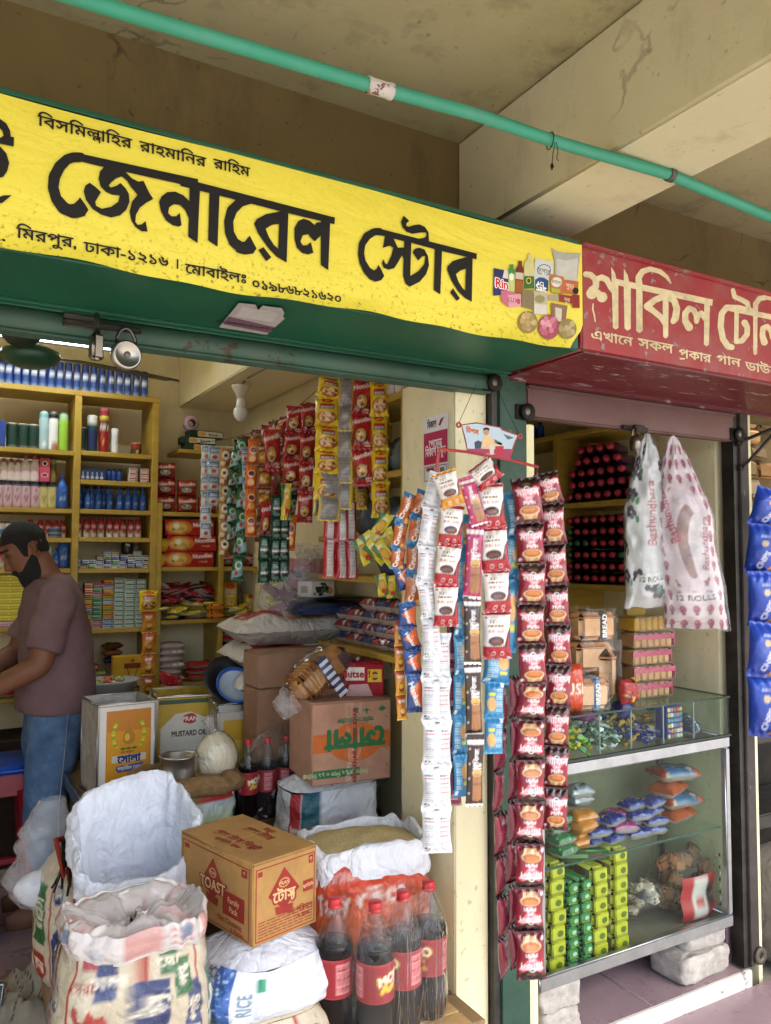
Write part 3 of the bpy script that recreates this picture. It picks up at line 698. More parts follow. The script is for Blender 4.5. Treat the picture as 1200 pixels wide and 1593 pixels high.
pp([(470, 540), (585, 545), (580, 750), (465, 720)], '#857556'); pp([(590, 560), (735, 580), (725, 800), (590, 800)], '#b8b09a'); pp([(600, 690), (725, 700), (720, 800), (595, 795)], '#cfcac0'); pe(650, 640, 55, 40, '#8f8a5a')
pp([(735, 590), (850, 600), (850, 660), (740, 650)], '#a89a86'); pp([(845, 590), (1000, 610), (990, 690), (850, 665)], '#8f3a24'); pt('দুধ', 935, 648, .011, '#e0d0b8'); pp([(1000, 590), (1065, 600), (1065, 735), (990, 730)], '#8a2c2a')
pp([(770, 680), (940, 710), (920, 860), (780, 830)], '#8a6a52'); pp([(810, 725), (880, 740), (875, 880), (815, 860)], '#c9c2b4')
rr = random.Random(3)
for cx, cy, rx, ry, c0, n_ in ((530, 880, 100, 115, '#8f7a4c', 16), (745, 930, 110, 130, '#9a4a5a', 16), (935, 950, 95, 105, '#8f7c50', 13)):
    pe(cx, cy, rx, ry, c0)
    for i in range(n_):
        a = rr.uniform(0, 2*pi); q = sqrt(rr.random())*.72
        cc = {'#8f7a4c': ('#b59c68', '#a38a58', '#c4ab78'), '#9a4a5a': ('#c4788a', '#b85f74', '#d29aa6'), '#8f7c50': ('#a8946a', '#96824f', '#b8a67c')}[c0][i % 3]
        pe(cx+rx*q*cos(a), cy+ry*q*sin(a), 26, 32, cc)
child('picture', m, t)
# sticker half torn off on the underside of the green box
m = MB(); q = [PZ(x, y, 1.996) for x, y in ((341, 508), (372, 470), (398, 473), (402, 482), (409, 474), (420, 476), (438, 478), (443, 486), (440, 492), (444, 494), (415, 520))]
O = q[0]; fr = (Vector((0, 0, 1.9945)), Vector((1, 0, 0)), Vector((0, -1, 0)))
m.flat([ccw([(p.x, -p.y) for p in q])], fr, 'paper', '#a8a29e', .0)
def sq(*pts): return [ccw([((lambda p: (p.x, -p.y))(PZ(x, y, 1.996))) for x, y in pts])]
m.flat(sq((347, 503), (356, 491), (428, 508), (420, 517)), fr, 'paper', '#6a4a5a', .0005)
m.flat(sq((366, 491), (378, 476), (434, 486), (424, 500)), fr, 'paper', '#b8b4b0', .0005)
a = PZ(383, 504, 1.996); m.text('০১৯৮৬৮২১৬২০', (Vector((a.x, a.y, 1.9945)), Vector((.985, .0, 0)), Vector((0, -1, 0))), .016, 'ink', '#2a2024', .001, .02)
tag(m.build('sticker'), 'torn grey and purple paper sticker under the green shutter box', 'sticker')

# ------------------------------------------------------------------ shutter bottom rails, lugs and hasps
def lug(m, x, z, Y=1.862, s=1):
    m.box((x-.012*s, Y+.004, z), (.03, .006, .046), 'iron', '#1d1a18', b=.002)
    m.M = Matrix.Translation((x+.012*s, Y-.006, z)) @ Matrix.Rotation(pi/2, 4, 'X')
    m.lathe([(.0125, -.006), (.026, -.006), (.026, .006), (.0125, .006)], n=14, mat='iron', col='#1d1a18', cap=False)
    m.lathe([(.0001, -.003), (.0125, -.003), (.0125, .003), (.0001, .003)], n=12, mat='iron', col='#8a8478', cap=False); m.M = None
t = thing('roller_shutter', 'green bottom rail of the rolled up shutter over the left shop', 'shutter', (.5, 1.9, 1.94))
m = MB()
m.loft([[(x, 1.885-.030*cos(a)*(1 if cos(a) > 0 else .6), 1.966+.030*sin(a)) for a in [2*pi*k/16 for k in range(16)]] for x in [-.6+2.02*i/24 for i in range(25)]], 'green_rail'); child('bottom_rail', m, t)
m = MB(); m.box((.41, 1.887, 1.938), (2.02, .05, .006), 'green_rail', b=.002); child('seal_strip', m, t)
m = MB(); lug(m, P(768, 596, 1.86).x-.012, P(768, 596, 1.86).z); child('lug', m, t)
m = MB(); q = P(160, 512, 1.85); m.box((q.x, 1.848, q.z+.006), (.17, .014, .012), 'iron', '#3a3530', b=.003); m.box((q.x-.05, 1.856, q.z+.012), (.07, .012, .03), 'iron', '#5a544e', b=.003); child('hasp', m, t)
t = thing('roller_shutter', 'brown bottom rail of the rolled up shutter over the small shop', 'shutter', (2.05, 1.9, 1.87))
m = MB(); m.box((2.045, 1.888, 1.930), (.975, .04, .108), 'brown_rail', b=.006); m.box((2.045, 1.885, 1.972), (.975, .052, .012), 'brown_rail', b=.004); child('bottom_rail', m, t)
for px, py in ((818, 641), (1148, 676)):
    m = MB(); q = P(px, py, 1.86); lug(m, q.x-.008, q.z); child('lug', m, t)
m = MB(); q = P(988, 667, 1.862); m.box((q.x, 1.862, q.z), (.12, .010, .016), 'iron', '#2a2522', b=.003); m.box((q.x+.01, 1.855, q.z), (.05, .012, .024), 'iron', '#3a322e', b=.003); child('hasp', m, t)

# ------------------------------------------------------------------ padlocks
def round_lock(px, py, Y, r, label, rz):
    q = P(px, py, Y); t = thing('padlock', label, 'padlock', (q.x, Y, q.z-r))
    m = MB(); m.M = Matrix.Translation(q) @ Matrix.Rotation(rz, 4, 'Z') @ Matrix.Rotation(pi/2, 4, 'X')
    m.lathe([(.0001, -.012), (r*.9, -.012), (r, -.006), (r, .006), (r*.88, .012), (r*.80, .0125), (r*.78, .0105), (.0001, .0105)], n=28, mat='metal', col='#b5aea5', cap=False)
    m.lathe([(.0001, .0115), (r*.22, .0115), (r*.2, .013), (.0001, .0135)], n=10, mat='iron', col='#7d766e', cap=False); child('body', m, t)
    m = MB(); m.tube([q+Matrix.Rotation(rz, 3, 'Z') @ Vector((r*.62*cos(a), 0, r*.75+r*1.05*sin(a)*1.0)) for a in [pi*k/12 for k in range(13)]], .0045, 8, 'metal', '#5f5a55'); child('shackle', m, t)
round_lock(196, 553, 1.80, .034, 'round steel padlock hanging open from the green shutter rail', .15)
q = P(150, 540, 1.80); t = thing('padlock', 'long narrow bar padlock hanging from the green shutter rail', 'padlock', (q.x, 1.80, q.z-.03))
m = MB(); m.box((q.x, 1.80, q.z), (.028, .026, .058), 'metal', '#8f877c', rz=.35, b=.006); child('body', m, t)
m = MB(); m.tube([(q.x, 1.80+.012*cos(a), q.z+.027+.045*sin(a)) for a in [pi*k/10 for k in range(11)]], .0055, 8, 'metal', '#6a645c'); child('shackle', m, t)
q = P(988, 690, 1.84); t = thing('padlock', 'small round padlock hanging from the brown shutter rail', 'padlock', (q.x, 1.84, q.z-.03))
m = MB(); m.M = Matrix.Translation(q) @ Matrix.Rotation(1.1, 4, 'Z') @ Matrix.Rotation(pi/2, 4, 'X')
m.lathe([(.0001, -.010), (.024, -.010), (.027, -.005), (.027, .005), (.024, .010), (.0001, .010)], n=24, mat='metal', col='#9a938a', cap=False); child('body', m, t)
m = MB(); m.tube([q+Vector((.004*cos(a), .016*cos(a), .020+.034*sin(a))) for a in [pi*k/10 for k in range(11)]], .0038, 8, 'metal', '#7d766e'); child('shackle', m, t)

# ------------------------------------------------------------------ pipe under the ceiling
t = thing('conduit_pipe', 'green painted pipe running under the arcade ceiling', 'pipe', P(590, 137, 1.27))
pts = [P(60, -22, 1.272), P(220, 27, 1.272), P(400, 80, 1.273), P(590, 137, 1.274), P(740, 178, 1.276), P(860, 219, 1.276), P(1040, 271, 1.276), P(1120, 305, 1.277), P(1290, 375, 1.279)]
m = MB(); m.tube(pts, .0132, 14, 'pipe_green'); child('pipe', m, t)
d = (P(610, 142, 1.274)-P(571, 130, 1.274)); a = P(571, 131, 1.274); m = MB(); m.tube([a, a+d*.12, a+d*.14, a+d*.86, a+d*.88, a+d], [.016, .016, .0148, .0148, .016, .016], 16, 'pipe_joint'); child('coupling', m, t)
q = P(1043, 272, 1.276); dv = (P(1120, 305, 1.277)-P(1040, 271, 1.276)).normalized(); m = MB(); m.tube([q-dv*.008, q+dv*.008], .0165, 14, 'iron', '#6a655e'); m.box(q+Vector((0, .01, .026)), (.03, .03, .022), 'iron', '#4a443c', b=.004); child('clamp', m, t)
m = MB(); q = P(856, 219, 1.276); m.tube([q+Vector((.0165*cos(a)*.3, .0175*cos(a), .0175*sin(a))) for a in [2*pi*k/16 for k in range(16)]], .0012, 5, 'iron', '#2a2622', closed=True)
m.tube([q+Vector((0, -.016, -.01)), q+Vector((-.006, -.016, -.035)), q+Vector((-.009, -.016, -.06))], .0009, 5, 'iron', '#2a2622'); m.tube([q+Vector((-.009, -.016, -.058)), q+Vector((-.009, -.016, -.066)), q+Vector((-.010, -.016, -.075))], [.001, .0045, .001], 6, 'iron', '#1d1a18')
m.tube([q+Vector((.004, -.016, -.01)), q+Vector((.008, -.016, -.03)), q+Vector((.004, -.016, -.045)), q+Vector((.009, -.016, -.05))], .0009, 5, 'iron', '#2a2622'); child('wire_tie', m, t)

# ------------------------------------------------------------------ right hand edge: stone wall, iron bracket, dark stall, sack
t = thing('stone_wall', 'rough brown stone wall beyond the brown post', 'wall', (3.1, 2.5, -.2))
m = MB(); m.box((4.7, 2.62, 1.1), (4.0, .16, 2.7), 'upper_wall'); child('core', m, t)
rs = random.Random(5); z = 1.2
while z < 2.4:
    h = rs.uniform(.06, .10); x = 2.72
    while x < 3.6:
        w = rs.uniform(.10, .20); m = MB(); m.box((x+w/2, 2.54, z+h/2), (w-.012, .07+rs.uniform(0, .025), h-.012), 'bread', rs.choice(['#a57f52', '#b08f66', '#8f7a58', '#7f7460', '#a89878', '#c49a68']), b=.014)
        for i, v in enumerate(m.v): m.v[i] = v+Vector((noise.noise(v*21)*.012, noise.noise(v*17+Vector((5, 5, 5)))*.014, noise.noise(v*19+Vector((9, 1, 3)))*.010))
        child('stone', m, t); x += w
    z += h
t = thing('iron_bracket', 'black iron strut bracket fixed to the brown post', 'bracket', P(1160, 700, 1.86))
m = MB(); a = P(1153, 687, 1.86); b_ = P(1214, 662, 1.80); c_ = P(1156, 727, 1.86); m.tube([a, b_], .007, 6, 'iron', '#2a2522', smooth=False); m.tube([c_, P(1212, 666, 1.80)], .006, 6, 'iron', '#3a322e', smooth=False); m.box(a+Vector((0, .01, 0)), (.03, .02, .03), 'iron', '#2a2522', b=.003); m.box(c_+Vector((0, .01, 0)), (.025, .02, .025), 'iron', '#2a2522', b=.003); child('strut', m, t)
t = thing('metal_rack', 'black metal rack standing right of the pale strip', 'rack', (3.0, 2.3, -.05))
m = MB(); m.box((3.15, 2.44, .55), (.9, .02, 1.3), 'iron', '#16140f'); child('back_panel', m, t)  # black sheet painted as the shade inside the neighbouring stall
for z in (.35, .70): m = MB(); m.box((3.12, 2.28, z), (.80, .28, .06), 'iron', '#4a4743', b=.006); child('shelf', m, t)
for x in (2.78, 3.5): m = MB(); m.box((x, 2.2, .5), (.03, .03, 1.3), 'iron', '#1d1a18', b=.003); child('upright', m, t)
# ================================================================== packets and hanging strips
def pack_mesh(name, w, h, t, art, back='#b8b4b0', pinch=.10, crimp=.07, seed=0, mat='film', wr=1.0, top0=True):
    """a pillow pack: hangs from its top edge at the origin, printed side towards -y"""
    r = random.Random(seed); ph = [r.uniform(0, 6.28) for _ in range(6)]
    a = art.out(); ny, nx = a.shape[0]-1, a.shape[1]-1
    def fn(sgn):
        def f(u, v):
            s = min(1, max(0, (v-crimp)/(1-2*crimp))); g = max(0, 1-abs(2*s-1)**2.6)**.55; q = max(0, 1-abs(2*u-1)**3.0)**.62
            y = t/2*g*q; e = min(v, 1-v)
            k = exp(-((e-crimp)/.10)**2)*(1 if e > crimp*.5 else .4)
            y += wr*t*.06*k*sin(u*23+ph[0]+3*sin(v*9+ph[1]))*min(1, q*1.5)
            y += wr*t*.05*g*q*(sin(u*5+v*7+ph[2])+sin(v*11-u*4+ph[3]))
            x = w*(u-.5)*(1-pinch*g)+.01*w*sin(v*9+ph[4])
            return (x*sgn*-1 if sgn < 0 else x, -y*sgn if sgn > 0 else y*.8, -h*(1-v))
        return f
    m = MB(); m.grid(fn(1), nx, ny, mat, art=a); m.grid(fn(-1), 8, 10, mat, back)
    return m.mesh(name)

def art_muffin(w, h):
    A = Art(w, h, 30, 40, '#821529'); A.grad(h*.12, '#6c1022', h*.75, '#a8243c')
    A.rect(0, h*.86, w, h, '#2a1215'); A.rect(0, 0, w, h*.08, '#3a1518')
    A.poly([(w*.02, h*.86), (w*.5, h*.72), (w*.98, h*.86)], '#2a1215')
    A.poly([(w*.5, h*.40), (w*.05, h*.74), (w*.22, h*.78), (w*.5, h*.70), (w*.80, h*.78), (w*.95, h*.74)], '#d9808f')
    A.ell(w*.5, h*.83, w*.18, h*.035, '#6b4a3a')
    A.text('মাফিন', w*.5, h*.66, h*.15, '#f6eeee', b=.03); A.text('কেক', w*.5, h*.53, h*.06, '#f3dfe0', b=.03); A.text('Muffin', w*.52, h*.44, h*.085, '#f6eeee', b=.04)
    A.poly([(w*.20, h*.26), (w*.82, h*.26), (w*.72, h*.10), (w*.32, h*.10)], '#d8b98a')
    for i in range(7): A.rect(w*(.30+.065*i), h*.10, w*(.315+.065*i), h*.24, '#9c6a3c')
    A.ell(w*.51, h*.27, w*.35, h*.105, '#e2c79a'); A.ell(w*.51, h*.275, w*.31, h*.085, '#b7662c'); A.ell(w*.49, h*.29, w*.22, h*.05, '#cf8244')
    A.ell(w*.10, h*.14, w*.05, w*.05, '#e8dada')
    return A
def art_cake(w, h, c='#a81e2b'):
    A = Art(w, h, 30, 40, '#eeeae6'); A.rect(0, h*.72, w, h, c); A.rect(0, 0, w, h*.10, c)
    A.poly([(0, h*.75), (w*.28, h*.75), (w*.16, h*.45), (0, h*.30)], '#5a1a20'); A.poly([(0, h*.75), (w*.16, h*.75), (w*.08, h*.45), (0, h*.36)], c)
    A.ell(w*.55, h*.60, w*.33, h*.13, '#f2eeea'); A.ell(w*.56, h*.62, w*.28, h*.10, '#4a221d'); A.ell(w*.56, h*.64, w*.2, h*.05, '#7a4a3a')
    for i in range(9): A.rect(w*(.30+.06*i), h*.64, w*(.32+.06*i), h*.74, '#3a1815')
    A.text('কাপ কেক', w*.56, h*.42, h*.075, '#a0303a', b=.02); A.lines(w*.3, h*.29, w*.85, h*.35, 1, '#8a6a4a', 3, .8); A.text('LEX', w*.66, h*.23, h*.08, '#3a2a28', b=.03)
    A.text('cake', w*.60, h*.15, h*.06, '#b8952c', b=.02); A.ell(w*.88, h*.15, w*.05, h*.025, '#b8202c')
    A.ell(w*.35, h*.88, w*.07, h*.05, '#e6c9c9'); A.ell(w*.65, h*.88, w*.07, h*.05, '#e6c9c9'); A.ell(w*.35, h*.88, w*.05, h*.03, c); A.ell(w*.65, h*.88, w*.05, h*.03, c)
    return A.flip()
def art_white(w, h):
    A = Art(w, h, 34, 44, '#e4e5ea'); A.rect(w*.42, h*.92, w*.58, h*.955, '#16161a')
    for x0, s in ((.08, 1), (.60, 2)):
        A.lines(w*x0, h*.76, w*(x0+.30), h*.80, 1, '#5a5d66', s, .9); A.lines(w*x0, h*.70, w*(x0+.32), h*.74, 1, '#c05a48', s+5, .8)
        A.lines(w*x0, h*.20, w*(x0+.30), h*.66, 12, '#9a9da6', s+9, .5)
    for y in (.60, .50, .40): A.lines(w*.60, h*y, w*.92, h*(y+.02), 1, '#c8705a', 7, .9)
    A.rect(w*.08, h*.11, w*.16, h*.16, '#4a4c55'); A.rect(w*.20, h*.11, w*.26, h*.15, '#70737c'); A.rect(w*.10, h*.05, w*.24, h*.08, '#60636c')
    return A
def art_bar(w, h, c, cap='#e6e2dc', txt='#f2ecec'):
    A = Art(w, h, 22, 60, c); A.rect(0, h*.93, w, h, c); A.rect(0, h*.86, w, h*.92, cap); A.rect(0, 0, w, h*.05, cap)
    A.ell(w*.62, h*.48, w*.26, h*.05, '#d2a878'); A.rect(w*.36, h*.12, w*.88, h*.48, '#a5724a'); A.ell(w*.62, h*.12, w*.26, h*.04, '#a5724a')
    A.ring(w*.62, h*.48, w*.30, h*.055, .85, '#d8c0a0'); A.rect(w*.34, h*.46, w*.90, h*.485, '#cba94e')
    A.text('কুকিজ', w*.55, h*.66, h*.07, txt, pi/2, .03); A.lines(w*.35, h*.52, w*.9, h*.60, 3, txt, 3, .6)
    for q in (.2, .4, .6, .8): A.ell(w*.15, h*q, w*.06, w*.06, '#c9b9b0')
    A.text('চকলেট', w*.62, h*.32, h*.035, '#5a3a28', 0, .02)
    return A
def art_hanker(w, h):
    A = Art(w, h, 28, 34, '#1f3f80'); A.grad(0, '#16306a', h, '#2a5298'); A.poly([(w*.1, h*.55), (w*.95, h*.92), (w*.9, h*.12)], '#d9652c')
    A.text('Hanker', w*.46, h*.48, h*.15, '#f2eee8', -1.2, .04); A.lines(w*.2, h*.86, w*.8, h*.93, 2, '#7fa8d8', 2, .5); A.rect(0, 0, w, h*.06, '#14295a')
    return A
def art_orange(w, h):
    A = Art(w, h, 24, 34, '#b0582a'); A.grad(0, '#9c4a20', h, '#c06a34'); A.rect(0, h*.82, w*.7, h, '#3a78a8'); A.rect(0, 0, w*.7, h*.14, '#3a78a8')
    A.ell(w*.78, h*.12, w*.2, h*.10, '#d98a2c'); A.ell(w*.78, h*.12, w*.15, h*.075, '#e8a84c'); A.ell(w*.5, h*.88, w*.1, h*.06, '#d8d4cc')
    A.text('Crunch', w*.35, h*.48, h*.17, '#f0e6d8', 1.45, .05); A.ell(w*.75, h*.45, w*.15, h*.08, '#8a3a18')
    return A
def art_amber(w, h):
    A = Art(w, h, 22, 34, '#c98a24'); A.grad(h*.4, '#c98a24', h, '#b23a20'); A.text('মজা', w*.5, h*.72, h*.12, '#f0e6d8', 0, .04); A.ell(w*.5, h*.32, w*.26, h*.18, '#8a3a18'); A.ell(w*.5, h*.36, w*.22, h*.1, '#e0b04c'); A.rect(0, 0, w, h*.06, '#d8b840')
    return A
def art_blue(w, h):
    A = Art(w, h, 24, 34, '#2f86b8'); A.grad(0, '#2878ac', h, '#4a9cc8'); A.lines(w*.12, h*.2, w*.5, h*.8, 12, '#c8dfe8', 5, .45); A.ell(w*.7, h*.6, w*.22, h*.18, '#d8a868'); A.rect(w*.55, h*.3, w*.85, h*.38, '#d8d83c'); A.rect(w*.1, h*.06, w*.25, h*.16, '#e6eef0')
    return A
def art_plum(w, h):
    A = Art(w, h, 22, 40, '#7a2440'); A.rect(0, h*.84, w, h*.9, '#b89aa4'); A.rect(0, h*.74, w, h*.83, '#5a4a24'); A.lines(w*.2, h*.3, w*.8, h*.7, 9, '#a8607a', 4, .4); A.rect(0, 0, w, h*.05, '#9a6a7a'); A.lines(w*.2, h*.14, w*.7, h*.26, 3, '#d8c0c8', 6, .5)
    return A
def art_maroon(w, h):
    A = Art(w, h, 22, 34, '#7a1c30'); A.grad(0, '#6a1428', h, '#8e2c40'); A.rect(0, h*.90, w, h, '#1d0e10'); A.rect(0, 0, w, h*.06, '#2a1215'); A.lines(w*.35, h*.70, w*.7, h*.82, 3, '#d8c0c4', 2, .5); A.lines(w*.15, h*.25, w*.85, h*.60, 7, '#a04a5c', 3, .35)
    return A
def art_noodle(w, h, c='#d8b81e', txt='#a02420'):
    A = Art(w, h, 26, 34, c); A.ell(w*.5, h*.86, w*.24, h*.07, '#b8241c'); A.text('নুডলস', w*.5, h*.86, h*.05, '#f0d84c', 0, .03); A.rect(w*.2, h*.56, w*.8, h*.74, '#2a3a6a'); A.rect(w*.2, h*.66, w*.8, h*.74, '#b83024'); A.lines(w*.25, h*.58, w*.75, h*.65, 2, '#e8e0d0', 2, .6)
    A.ell(w*.5, h*.30, w*.40, h*.20, '#8a4a1c'); A.ell(w*.5, h*.31, w*.34, h*.16, '#c89a5c'); A.speck(16, w*.2, h*.2, w*.8, h*.4, w*.04, w*.1, ['#e8dcb8', '#d8b070', '#7a3a18', '#5a7a2c'], 4); A.rect(0, 0, w, h*.05, '#caa818')
    return A
def art_rednoodle(w, h):
    A = Art(w, h, 26, 34, '#a81c22'); A.grad(0, '#8e1418', h, '#b8282c'); A.text('Noodles', w*.5, h*.80, h*.12, '#f0e8e0', .25, .04); A.ell(w*.42, h*.38, w*.34, h*.22, '#1a1210'); A.ell(w*.42, h*.40, w*.28, h*.17, '#c88a4c'); A.ell(w*.34, h*.44, w*.10, h*.06, '#e8e0c8'); A.speck(10, w*.2, h*.28, w*.6, h*.5, w*.03, w*.07, ['#e0c070', '#6a2a14', '#3a5a20'], 6); A.lines(w*.6, h*.1, w*.92, h*.22, 2, '#e0c8b8', 3, .5)
    return A
def art_green(w, h):
    A = Art(w, h, 18, 30, '#1d5a34'); A.poly([(0, h*.35), (w, h*.6), (w, h*.25), (0, h*.05)], '#8fb8c0'); A.ell(w*.5, h*.6, w*.3, h*.16, '#cfe0dc'); A.ell(w*.5, h*.6, w*.2, h*.1, '#3a8a4c'); A.rect(0, h*.9, w, h, '#0f3a24'); A.ell(w*.35, h*.3, w*.14, h*.1, '#b8302c')
    return A
def art_dgreen(w, h):
    A = Art(w, h, 16, 26, '#0f3326'); A.rect(w*.25, h*.55, w*.75, h*.85, '#2f5a48'); A.lines(w*.3, h*.58, w*.7, h*.82, 4, '#8fb0a0', 3, .4); A.rect(w*.18, h*.32, w*.82, h*.5, '#1a4434'); A.lines(w*.2, h*.36, w*.8, h*.47, 1, '#dfe6e0', 2, .8); A.rect(w*.5, h*.3, w*.62, h*.36, '#b03028'); A.ell(w*.5, h*.16, w*.28, h*.08, '#6a8a7c')
    return A
def art_coffee(w, h):
    A = Art(w, h, 18, 24, '#b58a4c'); A.poly([(0, 0), (w, h*.5), (w, 0)], '#8a5a28'); A.ell(w*.5, h*.62, w*.3, h*.22, '#f0e8dc'); A.rect(w*.35, h*.54, w*.65, h*.70, '#2a1a14'); A.ell(w*.3, h*.2, w*.2, h*.12, '#e8d8b8')
    return A
def art_orangechip(w, h):
    A = Art(w, h, 20, 28, '#d8601c'); A.grad(0, '#c04c14', h, '#e07a2c'); A.ell(w*.5, h*.6, w*.32, h*.14, '#f0e0c8'); A.ell(w*.5, h*.6, w*.26, h*.1, '#7a2c14'); A.ell(w*.5, h*.28, w*.3, h*.12, '#e8a858'); A.rect(0, h*.93, w, h, '#a83c10')
    return A
def art_brown(w, h):
    A = Art(w, h, 20, 28, '#7a4420'); A.ell(w*.5, h*.4, w*.36, h*.24, '#b8842c'); A.text('চানাচুর', w*.5, h*.76, h*.12, '#f0e0b8', 0, .03); A.speck(14, w*.2, h*.25, w*.8, h*.55, w*.03, w*.08, ['#d8a83c', '#8a5a1c', '#e0c060'], 4); A.rect(0, 0, w, h*.07, '#a02c1c')
    return A
def art_sachet(w, h, c='#9cb0c0'):
    A = Art(w, h, 16, 20, c); A.rect(w*.1, h*.55, w*.9, h*.85, '#3a6a98'); A.rect(w*.15, h*.12, w*.85, h*.45, '#e0dcd8'); A.ell(w*.5, h*.3, w*.2, h*.12, '#b84030'); A.lines(w*.2, h*.6, w*.8, h*.8, 2, '#f0f0f0', 2, .5)
    return A
def art_redwhite(w, h):
    A = Art(w, h, 18, 34, '#b01c28'); A.rect(w*.30, h*.06, w*.78, h*.94, '#dcd6d2'); A.lines(w*.34, h*.12, w*.74, h*.9, 18, '#6a6268', 3, .4); A.rect(0, h*.94, w, h, '#8e141e')
    return A
def art_chips(w, h):
    A = Art(w, h, 26, 36, '#d0c428'); A.poly([(0, h), (w*.45, h), (w*.1, h*.4), (0, h*.35)], '#2f6a2c'); A.poly([(w, 0), (w, h*.5), (w*.5, 0)], '#2f7a34'); A.ell(w*.5, h*.5, w*.3, h*.25, '#c8882c'); A.ell(w*.5, h*.52, w*.24, h*.18, '#e0b04c'); A.ell(w*.6, h*.22, w*.25, h*.10, '#b8281c'); A.lines(w*.35, h*.76, w*.8, h*.86, 2, '#f0ecd8', 3, .6)
    return A
def art_bluechip(w, h):
    A = Art(w, h, 26, 36, '#1f43b0'); A.grad(0, '#18369a', h, '#2c55c8'); A.ell(w*.62, h*.62, w*.12, h*.06, '#e0c898'); A.text('CHIPS', w*.62, h*.3, h*.10, '#e0e4f0', 1.1, .03); A.poly([(w*.6, h*.05), (w, h*.25), (w, h*.08)], '#b8884c'); A.lines(w*.45, h*.72, w*.75, h*.78, 1, '#a8b8e0', 2, .7)
    return A
def art_plainback(w, h, c='#8f8a88', c2='#d8c040'):
    A = Art(w, h, 20, 30, c); A.lines(w*.15, h*.15, w*.85, h*.85, 16, '#6a6664', 3, .4); A.rect(0, 0, w, h*.06, c2); A.rect(w*.8, 0, w, h, c2); A.rect(0, 0, w*.08, h, c2)
    return A
ARTS = dict(muffin=art_muffin, cake=art_cake, cakey=lambda w, h: art_cake(w, h, '#c98a20'), white=art_white, pinkbar=lambda w, h: art_bar(w, h, '#b02a62'), darkbar=lambda w, h: art_bar(w, h, '#33211d'), hanker=art_hanker, orange=art_orange, amber=art_amber, blue=art_blue,
            plum=art_plum, maroon=art_maroon, noodle=art_noodle, rednoodle=art_rednoodle, green=art_green, dgreen=art_dgreen, coffee=art_coffee, ochip=art_orangechip, brown=art_brown, sachet=art_sachet, redwhite=art_redwhite, chips=art_chips, bluechip=art_bluechip, pback=art_plainback,
            sachet2=lambda w, h: art_sachet(w, h, '#c8ccd0'), greenseed=lambda w, h: art_brown(w, h) if False else art_chips(w, h), ybulge=art_noodle)
BACKC = dict(muffin='#6a1828', maroon='#5a1424', white='#d8d8dc', hanker='#1f3a78', orange='#1f3a6a', darkbar='#2a1a18', pinkbar='#9a2858', cake='#c8c0bc', cakey='#c8c0bc', blue='#2f7aa8', noodle='#9a968e', rednoodle='#8a1a1e', green='#1a4a30', dgreen='#0f2e22', bluechip='#1a3a98')
_PM = {}
def packs(kind, w, h, t, n=2, flipped=False, **kw):
    k = (kind, round(w, 3), round(h, 3), flipped)
    if k not in _PM:
        A = ARTS[kind](w, h)
        if flipped: A.flip()
        _PM[k] = [pack_mesh('packet', w, h, t, A, BACKC.get(kind, '#8f8a86'), seed=hash(kind) % 97+i if False else sum(map(ord, kind))+i*13, **kw) for i in range(n)]
    return _PM[k]
def chain(label, group, Y, wpx, segs, cat='packet strip', yaw=None, t=.46, sway=.07, name='packet_strip', over=1.04, parent=None, string=None, kw={}):
    """segs: [(kind, [(px, py), ...joints down the strip], flipped)]; every packet is a part"""
    x0, y0 = segs[0][1][0]; top = P(x0, y0, Y)
    T = parent or thing(name, label, cat, top, group); base = Vector(T.location)
    pi_ = 0
    for seg in segs:
        kind, js = seg[0], seg[1]; fl_ = seg[2] if len(seg) > 2 else False; wp = seg[3] if len(seg) > 3 else wpx
        pts = [P(x, y, Y) for x, y in js]
        hav = sum((pts[i]-pts[i+1]).length for i in range(len(pts)-1))/(len(pts)-1)*over
        mid = pts[len(pts)//2]; dep = (mid-CAM_O).dot(_fw); w = wp/FPX*dep
        ms = packs(kind, w, hav, min(w, hav)*t, 3, flipped=fl_, **kw)
        for i in range(len(pts)-1):
            a, b = pts[i], pts[i+1]; az = math.atan2(a.x, a.y)
            rz = (-az*.6 if yaw is None else yaw)+R.gauss(0, sway)*1.6
            dx = b-a; ry = -math.atan2(dx.x, -dx.z) if False else math.atan2(-dx.x, -dx.z)
            o = inst('packet', ms[pi_ % len(ms)], a-base+Vector((0, R.uniform(-.004, .004), 0)), (R.gauss(0, sway*.8), ry, rz), T, (1, 1, dx.length*over/hav))
            pi_ += 1
    if string:
        m = MB(); q = P(*string); m.tube([top, q], .0008, 4, 'iron', '#3a342e'); child('string', m, T)
    return T
def joints(x0, y0, x1, y1, n, bow=0):
    return [(x0+(x1-x0)*i/n+bow*sin(pi*i/n), y0+(y1-y0)*i/n) for i in range(n+1)]

GF = 'snack strips hanging in front of the post'
# --- front bunch, hung from the red hanger
chain('long strip of white snack packs seen from the back, printed with small text', GF, 1.73, 48, [('white', [(684, 735), (672, 790), (664, 850), (661, 905), (668, 958), (672, 1022)], False, 30), ('white', [(680, 985), (680, 1055), (680, 1120), (679, 1190), (679, 1256), (680, 1324)])], yaw=-.45, sway=.03)
chain('strip of red and white cup cakes hung upside down, yellow one on top', GF, 1.69, 40, [('cakey', [(690, 733), (704, 786)]), ('cake', [(704, 786), (700, 846), (694, 908), (694, 972)])], yaw=-.35)
chain('narrow strip of long biscuit bars, pink ones over dark brown ones', GF, 1.67, 28, [('pinkbar', [(723, 742), (741, 815)]), ('pinkbar', [(741, 815), (736, 928)]), ('darkbar', [(736, 928), (736, 1030), (739, 1142), (738, 1252)])], yaw=-.42, t=.3)
chain('strip of red and white cup cakes hung upside down between brown bars and muffins', GF, 1.66, 46, [('cake', [(744, 722), (762, 752), (766, 820), (771, 886), (773, 950), (774, 1022)])], yaw=-.42)
